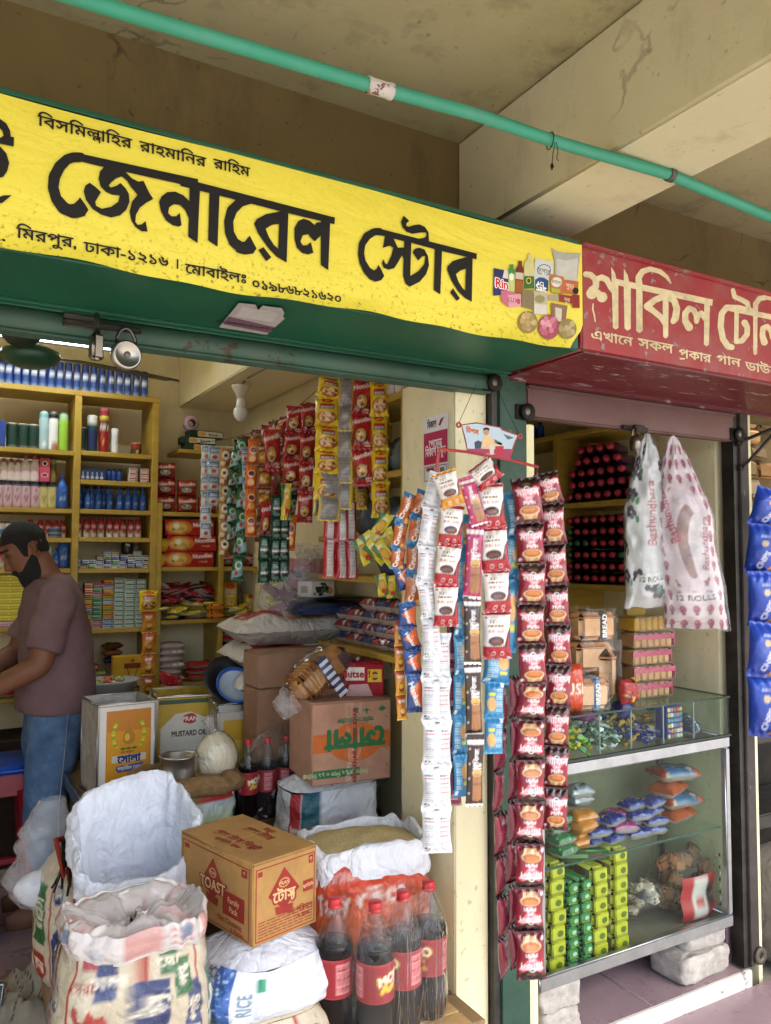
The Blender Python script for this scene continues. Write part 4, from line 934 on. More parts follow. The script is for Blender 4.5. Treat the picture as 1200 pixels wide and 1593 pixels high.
chain('strip of chocolate muffins in maroon wrappers, longer of the two facing out', GF, 1.655, 47, [('muffin', [(818, 743), (824, 812), (827, 876), (827, 938), (827, 1000), (829, 1063)]), ('muffin', [(829, 1063), (827, 1120), (826, 1182), (826, 1248), (825, 1312), (824, 1380), (824, 1448), (826, 1521)], True)], yaw=-.45, sway=.04)
chain('strip of chocolate muffins in maroon wrappers, shorter one beside the glass case', GF, 1.665, 39, [('muffin', [(850, 735), (858, 782), (862, 845), (866, 908), (868, 970), (869, 1033), (868, 1097), (866, 1160), (864, 1224), (863, 1289)])], yaw=-.62, sway=.04)
chain('strip of maroon muffin packs turned edge on against the green post', GF, 1.73, 34, [('maroon', [(778, 1060), (780, 1130), (780, 1197), (779, 1262), (780, 1326), (781, 1389), (781, 1452), (785, 1514)])], yaw=.35, sway=.08)
chain('strip of maroon packs behind the long muffin strip, mostly hidden', GF, 1.70, 30, [('maroon', joints(804, 1050, 800, 1500, 7))], yaw=.1)
chain('pale blue snack strip squeezed between plum packs and brown bars', GF, 1.72, 26, [('blue', joints(718, 800, 716, 1236, 7))], yaw=-.3)
chain('short bright blue snack strip below the upside down cup cakes', GF, 1.70, 34, [('blue', [(800, 765), (806, 830), (790, 900), (782, 1010)], False, 40), ('blue', [(776, 1010), (772, 1062)], False, 46), ('blue', [(770, 1060), (768, 1115), (766, 1170)], True)], yaw=-.35)
chain('plum coloured snack strip beside the white packs', GF, 1.75, 22, [('plum', joints(706, 960, 706, 1250, 4))], yaw=-.3)
chain('strip of small orange biscuit packs with blue ends, left one', GF, 1.80, 26, [('orange', [(640, 768), (626, 812), (620, 852), (617, 885)], False, 24), ('hanker', [(622, 880), (632, 915)], False, 26)], yaw=-.25)
chain('strip of orange biscuit packs over dark blue ones', GF, 1.78, 32, [('orange', [(664, 765), (652, 803), (648, 846), (646, 890), (643, 940)]), ('hanker', [(634, 938), (634, 975), (642, 1010), (644, 1048)], False, 30), ('hanker', [(646, 1048), (646, 1106)], False, 28)], yaw=-.3)
chain('amber sachet strip hanging left of the dark blue packs', GF, 1.82, 18, [('amber', joints(620, 965, 624, 1118, 4))], yaw=-.1)

# --- the red wire hanger with its picture card
HY = 1.70
def hp(x, y, Y=HY): return P(620+x/5, 560+y/5, Y)
t = thing('display_hanger', 'red plastic display hanger with a small picture card, strung from the green rail', 'display hanger', hp(690, 770))
fr = (Vector((0, HY-.006, 0)), Vector((1, 0, 0)), Vector((0, 0, 1)))
def h2(pts): return [((lambda p: (p.x, p.z))(hp(*q, Y=HY-.006))) for q in pts]
card = [(495, 508), (605, 495), (640, 500), (790, 530), (805, 548), (925, 590), (900, 640), (880, 700), (868, 775), (540, 708), (530, 640), (515, 580)]
m = MB(); m.flat([ccw(h2(card))], fr, 'label', '#a9bccb', 0); child('card', m, t)
m = MB()
m.tube([hp(x, y) for x, y in card], .0035, 6, 'plastic', '#a83a34', closed=True)
m.tube([hp(300, 865), hp(305, 775), hp(320, 692), hp(530, 715), hp(870, 778), hp(1085, 832), hp(1078, 892)], .0042, 6, 'plastic', '#a83a34', smooth=False)
for x, y in ((470, 505), (945, 592)): m.tube([hp(x, y)+Vector((.006*cos(a), 0, .006*sin(a))) for a in [2*pi*k/12 for k in range(12)]], .0028, 6, 'plastic', '#a83a34', closed=True)
child('hanger_frame', m, t)
m = MB(); m.tube([hp(470, 490), P(741, 598, 1.80)], .0009, 4, 'iron', '#2a2420'); m.tube([hp(935, 575), P(771, 600, 1.82)], .0009, 4, 'iron', '#2a2420'); child('string', m, t)
m = MB()
def cf(pts, c, k): m.flat([ccw(h2(pts))], fr, 'ink', c, .0003+k*.00012)
cf([(532, 690), (880, 692), (868, 775), (540, 708)], '#a03a5c', 1)
def ce(cx, cy, rx, ry, c, k): cf([(cx+rx*cos(a*pi/8), cy+ry*sin(a*pi/8)) for a in range(16)], c, k)
cf([(648, 690), (652, 630), (670, 590), (720, 590), (750, 640), (748, 695)], '#d8b58a', 2); ce(682, 560, 22, 26, '#b88a68', 3); cf([(658, 550), (662, 530), (685, 524), (706, 532), (706, 552), (684, 540)], '#1a1614', 4)
cf([(590, 640), (620, 625), (650, 640), (640, 690), (595, 690)], '#3a4a5a', 2); cf([(815, 575), (900, 605), (880, 612), (850, 620)], '#5a6470', 2); cf([(745, 615), (810, 650), (800, 665), (750, 645)], '#5a6a6a', 3)
cf([(752, 672), (818, 670), (808, 740), (762, 738)], '#b03040', 4); cf([(705, 660), (745, 660), (740, 735), (712, 735)], '#c8c4bc', 4); ce(775, 655, 28, 14, '#d8c08a', 3); ce(715, 730, 40, 10, '#c06a7a', 3)
a = hp(575, 552, HY-.006); m.text('চিপস', (a, Vector((.97, 0, -.1)), Vector((0, 0, 1))), .013, 'ink', '#c06a2c', .0009, .04)
child('print', m, t)

# --- strips inside the left shop, hung from a wire
GI = 'snack strips hanging inside the left shop'
ins = dict(cat='packet strip')
def hang(label, Y, w, segs, **k): return chain(label, GI, Y, w*(1.28 if w < 24 else 1.1), segs, t=.6, over=1.08, **k)
hang('strip of silver toffee sachets beside the shelf', 3.5, 14, [('sachet2', joints(322, 692, 320, 835, 6))])
hang('strip of blue and white sachets beside brown coffee sachets', 3.45, 17, [('sachet', joints(334, 694, 332, 785, 4))])
hang('strip of brown coffee sachets hanging lowest on the left', 3.4, 15, [('coffee', joints(351, 697, 349, 863, 6))])
hang('twisted strip of green and white snack packs, longest one', 3.2, 15, [('green', joints(378, 680, 370, 900, 6, 3))], sway=.25)
hang('twisted strip of green snack packs in front of the coffee sachets', 3.3, 13, [('green', joints(368, 700, 362, 840, 5, -3))], sway=.25)
hang('narrow strip of pale blue sachets beside orange packs', 3.15, 10, [('sachet', joints(382, 695, 384, 790, 4))])
hang('strip of bright orange puff packs', 3.05, 15, [('ochip', joints(396, 684, 390, 833, 4, -3))], sway=.12)
hang('strip of golden brown snack packs under the red ones', 3.0, 20, [('brown', joints(412, 690, 410, 790, 3))])
hang('strip of glossy red square packs near the bulb', 2.95, 21, [('rednoodle', joints(424, 668, 424, 732, 1)), ('rednoodle', joints(416, 780, 412, 835, 1), False, 18)])
hang('strip of red noodle packs with a dark bowl, left one', 2.85, 23, [('rednoodle', joints(460, 632, 452, 755, 3))], sway=.10)
hang('strip of red noodle packs with a dark bowl, reaching lowest', 2.75, 20, [('rednoodle', joints(480, 628, 476, 810, 4))], sway=.10)
hang('single orange puff pack hanging below the green packets', 2.9, 15, [('ochip', joints(454, 800, 451, 853, 1))])
hang('pair of pale green seed packets under the red noodles', 2.8, 18, [('chips', joints(445, 752, 445, 805, 1), False, 17)])
t0 = hang('sheet of dark green sachets in three columns', 2.9, 15, [('dgreen', joints(412, 832, 410, 904, 2))])
for x in (428, 441): hang('', 2.9, 15, [('dgreen', joints(x+3, 770, x, 902, 4))], parent=t0)
hang('long strip of yellow noodle packs showing their printed fronts', 2.45, 36, [('noodle', [(515, 588), (510, 618), (509, 660), (508, 700), (507, 735), (506, 775)], False)], yaw=-.2)
hang('strip of yellow noodle packs turned to their grey backs', 2.42, 25, [('pback', joints(540, 588, 537, 790, 5))], yaw=-.5)
hang('thin edge on strip of silver and yellow noodle packs', 2.5, 14, [('pback', joints(500, 610, 491, 800, 5))], yaw=.5)
hang('broad flat yellow noodle pack backs at the bottom of the long strip', 2.44, 36, [('pback', joints(515, 735, 512, 808, 2))], yaw=-.1)
hang('strip of plump red noodle packs right of the yellow ones', 2.38, 29, [('rednoodle', joints(566, 590, 566, 752, 3, -4))], sway=.10)
hang('second strip of red packs behind the plump red ones', 2.45, 18, [('rednoodle', joints(578, 592, 572, 755, 4))], sway=.10)
hang('strip of yellow noodle packs nearest the wall', 2.35, 28, [('noodle', joints(590, 592, 592, 802, 4))], yaw=-.5)
hang('short strip of yellow noodle packs behind the plump red ones', 2.5, 15, [('noodle', joints(558, 700, 562, 790, 2))])
t0 = hang('sheet of red and white sachets, backs showing', 2.5, 16, [('redwhite', joints(514, 780, 512, 895, 2))])
for x in (530, 545): hang('', 2.5, 16, [('redwhite', joints(x, 780, x+2, 897, 2))], parent=t0)
t = thing('chip_bunch', 'fan of yellow and green chip packets clipped together', 'chip packets', P(580, 830, 2.2))
cm = packs('chips', .045, .088, .010); bz = Vector(t.location)
for i, (x, y, a) in enumerate(((556, 838, -.5), (566, 830, -.65), (578, 832, -.75), (590, 828, -.6), (600, 822, -.4), (603, 800, .5), (570, 845, -.9), (584, 846, -.8))):
    inst('packet', cm[i % 2], P(x, y, 2.2-.008*i)-bz, (.1, a, -.3+R.uniform(-.2, .2)), t)
for i, (x, y, a) in enumerate(((591, 893, -.22), (606, 896, -.15))): inst('packet', cm[i % 2], P(x, y, 2.17)-bz, (.1, a, -.3), t, .8)
wr_ = random.Random(21)
for i, (x, k, w_, y1) in enumerate(((372, 'green', 13, 860), (384, 'ochip', 13, 850), (404, 'brown', 18, 840), (418, 'rednoodle', 18, 800), (436, 'brown', 20, 760), (446, 'rednoodle', 20, 740), (470, 'rednoodle', 20, 770), (488, 'rednoodle', 20, 780), (500, 'noodle', 18, 790), (524, 'noodle', 20, 780), (548, 'rednoodle', 18, 730), (556, 'noodle', 18, 800), (572, 'noodle', 17, 790), (598, 'noodle', 17, 770), (400, 'rednoodle', 16, 770), (430, 'rednoodle', 20, 850), (460, 'green', 15, 800))):
    f = (x-360)/240; Yd = 3.35-.9*f+.09; y0 = 690-102*min(1, f*1.15)
    n_ = max(2, int((y1-y0)/(w_*1.9))); hang(ORD[i]+' strip counted from the left in the crowded second row of hanging packets', Yd, w_, [(k, joints(x, y0, x+wr_.uniform(-5, 5), y1, n_, wr_.uniform(-4, 4)))], yaw=wr_.uniform(-.9, .5), sway=.22)
m = MB(); wp = [P(x, y, Y) for x, y, Y in ((300, 690, 3.7), (350, 684, 3.4), (400, 672, 3.05), (450, 645, 2.85), (490, 610, 2.6), (520, 590, 2.45), (600, 588, 2.33), (625, 586, 2.3))]
m.tube(wp, .0018, 5, 'iron', '#4a443c'); tag(m.build('hanging_wire'), 'thin wire carrying the snack strips across the left shop', 'wire')
chain('strip of shiny blue chip packs at the right edge', None, 1.78, 44, [('bluechip', [(1199, 760), (1190, 815), (1186, 888), (1189, 968), (1185, 1048), (1188, 1140)])], yaw=-.75, t=.55, sway=.1, over=1.08)
# ================================================================== wall shelves of the left shop
YS, YB = 4.18, 4.46
def zs(px, py, Y=YS): return P(px, py, Y).z
def xs(px, py=850, Y=YS): return P(px, py, Y).x
PM = xs(181)-xs(180)                       # metres per pixel on the shelf plane
def lathe_art(name, prof, art, sy=1.0, mat='label', n=20):
    """turned shape wrapped in a printed sleeve; the middle of the print faces -y"""
    L = [0]
    for i in range(1, len(prof)): L.append(L[-1]+math.hypot(prof[i][0]-prof[i-1][0], prof[i][1]-prof[i-1][1]))
    H = prof[-1][1]-prof[0][1]; a = art.out(); ny = len(prof)-1
    m = MB(); ids = [[m.V((r*sin(2*pi*(i/n-.5)), -r*sy*cos(2*pi*(i/n-.5)), z)) for i in range(n+1)] for r, z in prof]
    for j in range(ny):
        for i in range(n):
            def cc(ii, jj):
                v = (prof[jj][1]-prof[0][1])/H; return tuple(a[min(a.shape[0]-1, int(v*(a.shape[0]-1)+.5)), min(a.shape[1]-1, int(ii/n*(a.shape[1]-1)+.5))])
            m.F([ids[j][i], ids[j][i+1], ids[j+1][i+1], ids[j+1][i]], mat, [cc(i, j), cc(i+1, j), cc(i+1, j+1), cc(i, j+1)], True)
    return m.mesh(name)
def dense(prof, k=4):
    out = []
    for i in range(len(prof)-1):
        (r0, z0), (r1, z1) = prof[i], prof[i+1]
        for q in range(k if abs(z1-z0) > .012 else 1): out.append((r0+(r1-r0)*q/(k if abs(z1-z0) > .012 else 1), z0+(z1-z0)*q/(k if abs(z1-z0) > .012 else 1)))
    return out+[prof[-1]]
def put(name, me, loc, label, cat, group=None, rz=0, rot=None, scale=None):
    o = inst(name, me, loc, rot or (0, 0, rz), scale=scale); return tag(o, label, cat, group)
def boxm(name, w, d, h, fn, b=.0015, mat='paper'):
    """carton: base at z=0; fn(mb, frame_of_front, frame_of_end, frame_of_top) prints on it"""
    m = MB(); c0 = fn if isinstance(fn, str) else None
    m.box((0, 0, h/2), (w, d, h), mat, c0 or '#d8d4cc', b=b)
    return m

# --- frame
t = thing('wall_shelf', 'yellow painted open wall shelf behind the man, full of toiletries', 'shelf', (.5, 4.3, 0))
def plank(z, x0, x1, th=.026, nm='shelf_board', y0=YS, T=None, dep=.26):
    m = MB(); m.box(((x0+x1)/2, y0+dep/2, z-th/2), (x1-x0, dep, th), 'shelf_yellow', b=.002); return child(nm, m, T or t)
def upright(x, z0, z1, w=.032, T=None, y0=YS-.004, dep=.268):
    m = MB(); m.box((x, y0+dep/2, (z0+z1)/2), (w, dep, z1-z0), 'shelf_yellow', b=.002); child('upright', m, T or t)
XD, XR, XL = xs(117), xs(239), xs(-150)
ztop = zs(118, 606)
plank(ztop, XL, XR+.016, .028)
for x in (XL, XD, XR): upright(x, .35, ztop-.029)
zl = [zs(60, 698), zs(60, 790), zs(60, 836), zs(60, 884), zs(30, 975), zs(30, 1085)]
zr = [zs(180, 704), zs(180, 748), zs(180, 793), zs(180, 836), zs(180, 884), zs(180, 977), zs(180, 1086)]
for z in zl: plank(z, XL+.017, XD-.017, .024)
for z in zr: plank(z, XD+.017, XR-.017, .024)
t2 = thing('wall_shelf', 'yellow painted open wall shelf holding red noodle packs and snack bags', 'shelf', (1.0, 4.3, 0))
X2a, X2b, X2c = xs(247.5)+.002, xs(345), xs(432)
for x, z1 in ((X2a, zs(247, 782)), (X2b, zs(345, 797)), (X2c, zs(400, 797))): upright(x, .35, z1, .026, t2)
zu = [zs(290, 797), zs(290, 882), zs(290, 964), zs(290, 1062)]
for z in zu: plank(z, X2a+.014, X2b-.014, .022, T=t2); plank(z+.0, X2b+.014, X2c-.014, .022, T=t2)
zt2 = zs(310, 700); plank(zt2, xs(277), xs(352), .02, T=t2)

# --- top row: blue cans
def art_can(w, h):
    A = Art(w, h, 24, 24, '#123c86'); A.grad(0, '#6a98c8', h*.22, '#1d4f9c'); A.rect(0, h*.72, w, h, '#0f2f70'); A.rect(w*.38, h*.42, w*.64, h*.58, '#d8e0ea'); A.lines(w*.36, h*.24, w*.66, h*.36, 2, '#dfe8f0', 2, .5); A.rect(w*.36, h*.60, w*.66, h*.66, '#9ab4d4'); A.rect(0, h*.0, w, h*.06, '#c8ccd0'); return A
rc = 6.1*PM; hc = 45*PM
cme = lathe_art('spray_can', dense([(0, 0), (rc*.97, 0), (rc, .004), (rc, hc*.70), (rc*.92, hc*.73), (rc*.92, hc*.96), (rc*.8, hc), (0, hc)]), art_can(2*pi*rc, hc))
for i in range(21):
    px = 229-13.35*i
    put('spray_can', cme, (xs(px, 590), YS+.05+R.uniform(0, .012), ztop), ORD[i]+' blue spray can from the right end on top of the shelf', 'spray can', 'blue cans on top of the shelf', R.uniform(-.3, .3))
# --- spools, air fresheners, cans
def bandcan(name, r, h, bands, dome=.12, mat='label', text=None, n=18):
    w = 2*pi*r; A = Art(w, h, 30, 30, bands[0][1])
    for z, c in bands: A.rect(0, z*h, w, h, c)
    if text:
        for a in text: A.text(a[0], w*.5, h*a[1], a[2], a[3], a[4] if len(a) > 4 else 0, .05)
    pr = dense([(0, 0), (r*.96, 0), (r, .004), (r, h*(1-dome)), (r*.93, h*(1-dome*.55)), (r*.7, h*(1-dome*.15)), (0, h)], 7)
    return lathe_art(name, pr, A, mat=mat, n=n)
sp = bandcan('thread_spool', 8*PM, 40*PM, [(0, '#d8d4c8'), (.04, '#16382c'), (.94, '#cfcabc')], .06)
for px, z, l in ((20, zl[0], 'dark green spool first of three on the upper left shelf'), (38, zl[0], 'dark green spool in the middle of three on the upper left shelf'), (54, zl[0], 'dark green spool beside the pale blue freshener can'), (129, zr[0], 'dark green spool standing alone right of the divider')):
    put('thread_spool', sp, (xs(px, 690), YS+.06, z), l, 'spool', 'dark green spools')
def freshener(c, cap, cap2, extra=None):
    def f():
        w = 2*pi*7.3*PM; h = 63*PM; A = Art(w, h, 30, 36, c); A.rect(0, h*.80, w, h, cap); A.rect(0, h*.94, w, h, cap2); A.text('aer', w*.5, h*.60, h*.10, '#4a5a5a' if c != '#e0e0dc' else '#3a3a3a', 0, .02); A.lines(w*.42, h*.40, w*.58, h*.45, 1, '#6a7a78', 2, .6)
        if extra == 'leaf':
            for q in range(6): A.brush([(w*.5, h*.16, w*.02), (w*.5+w*.07*cos(q*pi/3), h*.16+h*.07*sin(q*pi/3), w*.035)], '#e8efec')
        if extra == 'orange': A.ell(w*.58, h*.02, w*.14, h*.25, '#8a8f94'); A.ell(w*.60, h*.02, w*.10, h*.18, '#d0702c')
        r = 7.3*PM; return lathe_art('air_freshener', dense([(0, 0), (r*.96, 0), (r, .004), (r, h*.78), (r*.94, h*.80), (r*.95, h*.90), (r*.75, h*.97), (r*.3, h), (0, h)], 6), A)
    return f()
for px, a, l in ((70, freshener('#9fbcc0', '#7fb0b4', '#b8d0d0', 'leaf'), 'pale blue air freshener can with a white leaf'), (85, freshener('#e0e0dc', '#1a1816', '#8a8a88', 'orange'), 'white air freshener can with black cap and orange blot'), (101, freshener('#8fbf3a', '#9fc8a0', '#5a8a5a'), 'lime green air freshener can')):
    put('air_freshener', a, (xs(px, 690), YS+.06, zl[0]), l, 'air freshener')
m = MB(); m.box((xs(3, 690), YS+.07, zl[0]+.065), (11*PM, .08, .13), 'paper', '#1f3f8a', b=.002); tag(m.build('carton'), 'blue carton at the left end of the upper shelf', 'box')
put('deodorant_can', bandcan('deodorant_can', 8*PM, 61*PM, [(0, '#1f4a44'), (.12, '#22305c'), (.62, '#2a5248'), (.76, '#dcdcd8')], .05, text=[('CARE', .50, .016, '#c8ccd8')]), (xs(146, 700), YS+.06, zr[0]), 'navy and green deodorant can with white cap', 'spray can')
hw = 2*pi*8*PM; hh = 75*PM; A = Art(hw, hh, 36, 44, '#8e1418'); A.rect(0, hh*.72, hw, hh*.80, '#c8b828'); A.rect(0, hh*.80, hw, hh, '#a02c38'); A.rect(0, hh*.92, hw, hh, '#c06a74'); A.rect(hw*.36, hh*.52, hw*.66, hh*.68, '#141010'); A.text('HIT', hw*.5, hh*.60, hh*.11, '#f0ece0', 0, .06, .85); A.brush([(hw*.40, hh*.40, hw*.03), (hw*.44, hh*.22, hw*.05), (hw*.58, hh*.18, hw*.05)], '#d8a85c'); A.rect(hw*.4, hh*.06, hw*.6, hh*.12, '#d8803c')
put('insect_spray', lathe_art('insect_spray', dense([(0, 0), (8*PM*.96, 0), (8*PM, .004), (8*PM, hh*.78), (7.4*PM, hh*.8), (7.6*PM, hh*.93), (6*PM, hh*.98), (0, hh)], 7), A), (xs(165, 700), YS+.06, zr[0]), 'tall red and yellow insect spray can', 'spray can')
put('spray_can', bandcan('spray_can', 5.8*PM, 42*PM, [(0, '#dcdcda'), (.55, '#c8d0d4'), (.78, '#e4e4e0')], .05, text=[('AB', .4, .012, '#5a6a7a')]), (xs(182, 700), YS+.06, zr[0]), 'small white spray can right of the tall red can', 'spray can')
put('tin', bandcan('tin', 8.5*PM, 21*PM, [(0, '#6a5420'), (.1, '#3a2c14'), (.55, '#8a2420'), (.85, '#a88a3c')], .04, text=[('৮', .35, .02, '#e0c46a')]), (xs(216, 705), YS+.06, zr[0]), 'squat gold and brown tin at the shelf end', 'tin')

# --- bottles
def bottle(name, r, h, bands, neck=.4, sh=.62, cap=.84, flat=.65, text=None, capr=None):
    w = 2*pi*r; A = Art(w, h, 28, 34, bands[0][1])
    for z, c in bands: A.rect(0, z*h, w, h, c)
    if text:
        for a in text: A.text(a[0], w*.5, h*a[1], a[2], a[3], a[4] if len(a) > 4 else 0, .05)
    cr = capr or neck
    pr = dense([(0, 0), (r*.9, 0), (r, h*.03), (r, h*sh), (r*.85, h*(sh+.08)), (r*neck*1.15, h*(cap-.04)), (r*neck, h*cap), (r*cr, h*(cap+.005)), (r*cr, h*.985), (r*cr*.8, h), (0, h)], 6)
    return lathe_art(name, pr, A, sy=flat)
oil = lambda wpx, hpx: bottle('oil_bottle', wpx/2*PM, hpx*PM, [(0, '#1c4a94'), (.12, '#1f56a8'), (.70, '#2560b4'), (.86, '#163c80')], .34, .58, .86, .8, [('২৬', .34, .30*wpx*PM, '#cfdcec'), ('oil', .55, .22*wpx*PM, '#8ec0c8')])
ob = oil(11.5, 39); ob2 = oil(10.5, 31); ob3 = oil(18, 54)
GB = 'small blue hair oil bottles'
for i, px in enumerate((126, 145, 156, 174, 189, 202, 214, 226)): put('oil_bottle', ob, (xs(px, 790), YS+.05+R.uniform(0, .01), zr[2]), ORD[i]+' small blue hair oil bottle from the left on the middle shelf', 'bottle', GB, R.uniform(-.4, .4))
for px in (133, 167): put('oil_bottle', ob, (xs(px, 790), YS+.10, zr[2]), 'blue hair oil bottle standing in the second row of the middle shelf', 'bottle', 'blue bottles in the second row')
put('oil_bottle', ob2, (xs(138, 790), YS+.035, zr[2]), 'shortest blue bottle in front of the middle shelf row', 'bottle')
put('oil_bottle', ob3, (xs(99, 790), YS+.06, zl[1]), 'big blue hair oil bottle left of the divider, upper one', 'bottle')
put('oil_bottle', ob3, (xs(101, 880), YS+.06, zl[3]), 'big blue hair oil bottle beside the man\'s head, lower one', 'bottle')
put('oil_bottle', ob2, (xs(89, 880), YS+.05, zl[3]), 'small blue bottle beside the big one near the man\'s head', 'bottle')
lo = bottle('lotion_bottle', 6.8*PM, 42*PM, [(0, '#b89aa4'), (.1, '#c4a8b0'), (.82, '#1d2440')], .85, .80, .86, .55, [('V', .40, .03, '#8e4a6a'), ('v', .70, .012, '#1d2440')])
ly = bottle('lotion_bottle', 6.6*PM, 42*PM, [(0, '#c0b87a'), (.82, '#1d2440')], .85, .80, .86, .55, [('V', .40, .03, '#8a8a3a')])
for i, px in enumerate((57, 42, 28, 13, -2, -16)): put('lotion_bottle', lo, (xs(px, 790), YS+.06, zl[1]), ORD[i]+' mauve lotion bottle from the yellow ones in the lower row', 'bottle', 'mauve lotion bottles', R.uniform(-.15, .15))
for px, l in ((70, 'pale yellow lotion bottle next to the mauve ones'), (83, 'pale yellow lotion bottle next to the big blue bottle')): put('lotion_bottle', ly, (xs(px, 790), YS+.06, zl[1]), l, 'bottle')
zz = zl[1]+42*PM
lw = bottle('lotion_bottle', 5.8*PM, 34*PM, [(0, '#d8cfc4'), (.16, '#d8c0be'), (.45, '#e0d8cc'), (.82, '#9a3a54')], .45, .62, .82, .6)
lw2 = bottle('lotion_bottle', 7*PM, 41*PM, [(0, '#d8cfc4'), (.16, '#dcc0c4'), (.45, '#e0d8cc'), (.82, '#9a3a54')], .45, .62, .82, .6)
for i, px in enumerate((30, 19, 7, -6)): put('lotion_bottle', lw, (xs(px, 745), YS+.06, zz), ORD[i]+' small white crimson capped lotion bottle from the larger pair', 'bottle', 'small white lotion bottles', R.uniform(-.2, .2))
for px, l in ((42, 'larger white lotion bottle with crimson cap, left of a pair'), (56, 'larger white lotion bottle with crimson cap beside the pink carton')): put('lotion_bottle', lw2, (xs(px, 745), YS+.06, zz), l, 'bottle')
m = MB(); w_, h_ = 15*PM, 37*PM; m.box((0, 0, h_/2), (w_, .05, h_), 'paper', '#c8506a', b=.002); fr = (Vector((0, -.025, h_/2)), Vector((1, 0, 0)), Vector((0, 0, 1))); m.ell(fr, 0, h_*.27, w_*.28, w_*.28, 'ink', '#e8dcd8', .0006); m.ell(fr, 0, h_*.27, w_*.17, w_*.17, 'ink', '#2a1a1c', .0009); m.ell(fr, 0, -h_*.22, w_*.36, h_*.10, 'ink', '#e0a8b0', .0006); m.ell(fr, 0, -h_*.22, w_*.26, h_*.06, 'ink', '#8a2a3c', .0009)
o = m.build('carton', at=(0, 0, 0)); o.location = (xs(71, 745), YS+.06, zz); tag(o, 'pink soap carton standing among the lotion bottles', 'box')
put('lotion_bottle', bottle('lotion_bottle', 5*PM, 36*PM, [(0, '#8a7434'), (.5, '#6a5a28'), (.8, '#a08a44')], .8, .7, .84, .8), (xs(85, 745), YS+.06, zz), 'narrow gold bottle beside the pink carton', 'bottle')
# talc tins, jars
def art_talc(w, h):
    A = Art(w, h, 28, 28, '#dcd8d4'); A.rect(0, h*.38, w, h, '#a81c2c'); A.ell(w*.5, h*.38, w*.14, h*.12, '#a81c2c'); A.speck(16, w*.3, h*.05, w*.7, h*.34, w*.015, w*.03, ['#5a7a3a', '#b03a4a', '#3a6a4a'], 3); A.text('TALC', w*.5, h*.60, h*.10, '#f0e4e0', 0, .05); A.rect(0, h*.84, w, h*.87, '#7a1420'); return A
tr, th = 5.2*PM, 30*PM
tal = lathe_art('talc_tin', dense([(0, 0), (tr*.97, 0), (tr, .003), (tr, th*.84), (tr*.86, th*.87), (tr*.86, th*.98), (tr*.7, th), (0, th)], 6), art_talc(2*pi*tr, th), .8)
for i, px in enumerate((124, 137, 148, 160, 173, 184, 195, 207, 218)): put('talc_tin', tal, (xs(px, 834), YS+.05+R.uniform(0, .01), zr[3]), ORD[i]+' red and white talc tin right of the divider', 'tin', 'talc tins right of the divider', R.uniform(-.4, .4), scale=R.choice([1, 1.03, .92]))
for i, px in enumerate((49, 65, 77, 89, 100)): put('talc_tin', tal, (xs(px, 834), YS+.06, zl[2]), ORD[4-i]+' red and white talc tin left of the divider', 'tin', 'talc tins left of the divider', R.uniform(-.4, .4), scale=.93)
jar = bandcan('pill_jar', 5.5*PM, 24*PM, [(0, '#d4d8d8'), (.12, '#2a6a9a'), (.52, '#d8dcdc'), (.60, '#b03a30'), (.66, '#e0e0dc'), (.84, '#20242c')], .05)
for px in (-10, 3, 14, 25, 37): put('pill_jar', jar, (xs(px, 834), YS+.05, zl[2]), 'small white and blue jar with dark lid', 'jar', 'small white and blue jars')
put('tin', bandcan('tin', 10*PM, 16*PM, [(0, '#8a9098'), (.1, '#3a4660'), (.45, '#8a9098'), (.55, '#3a4660'), (.9, '#7a8088')], .04), (xs(87, 836), YS+.035, zl[2]), 'flat blue and silver cream tin in front of the talc', 'tin')
put('talc_tin', lathe_art('talc_tin', dense([(0, 0), (9*PM, 0), (9*PM, 38*PM), (7.5*PM, 40*PM), (7.5*PM, 46*PM), (0, 46*PM)], 6), art_talc(2*pi*9*PM, 46*PM), .7), (xs(8, 880), YS+.06, zl[3]), 'large red and white tin beside the man\'s forehead', 'tin')
put('shampoo_bottle', bottle('shampoo_bottle', 6*PM, 46*PM, [(0, '#a8c8a8'), (.45, '#cfdccf'), (.75, '#4a9a3c')], .7, .7, .82, .6), (xs(76, 880), YS+.07, zl[3]), 'pale green shampoo bottle behind the man\'s head', 'bottle')
# clear blue box, bundle, cream cartons
m = MB(); w_ = 42*PM; m.box((0, 0, 9*PM), (w_, .09, 18*PM), 'plastic', '#22345c', b=.003); fr = (Vector((0, -.045, 9*PM)), Vector((1, 0, 0)), Vector((0, 0, 1)))
for q in range(5): m.rect(fr, -w_*.38+q*w_*.17, -5*PM, -w_*.32+q*w_*.17, 4*PM, 'label', '#8a9ab0', .0006); m.ell(fr, -w_*.35+q*w_*.17, -5*PM, 2.6*PM, 2.6*PM, 'label', '#b8c0cc', .0008)
o = m.build('brush_box', at=(0, 0, 0)); o.location = (xs(145, 746), YS+.06, zr[1]); tag(o, 'dark blue clear fronted box of small bottles', 'box')
sb = bottle('oil_bottle', 4.4*PM, 21*PM, [(0, '#1c3f88'), (.5, '#24509c'), (.8, '#16356c')], .5, .7, .88, 1)
for px in (172, 180, 189): put('oil_bottle', sb, (xs(px, 746), YS+.05, zr[1]), 'tiny blue bottle in the bundle of three', 'bottle', 'tiny blue bottles')
def smallbox(w, d, h, c, bar, txt=None):
    m = MB(); m.box((0, 0, h/2), (w, d, h), 'paper', c, b=.0012); fr = (Vector((0, -d/2, h/2)), Vector((1, 0, 0)), Vector((0, 0, 1)))
    m.rect(fr, -w*.46, h*.12, w*.46, h*.40, 'ink', bar, .0005); m.rect(fr, -w*.40, -h*.22, w*.2, -h*.12, 'ink', bar, .0005); m.rect(fr, w*.25, -h*.35, w*.42, -h*.05, 'ink', bar, .0005)
    return m.mesh('carton')
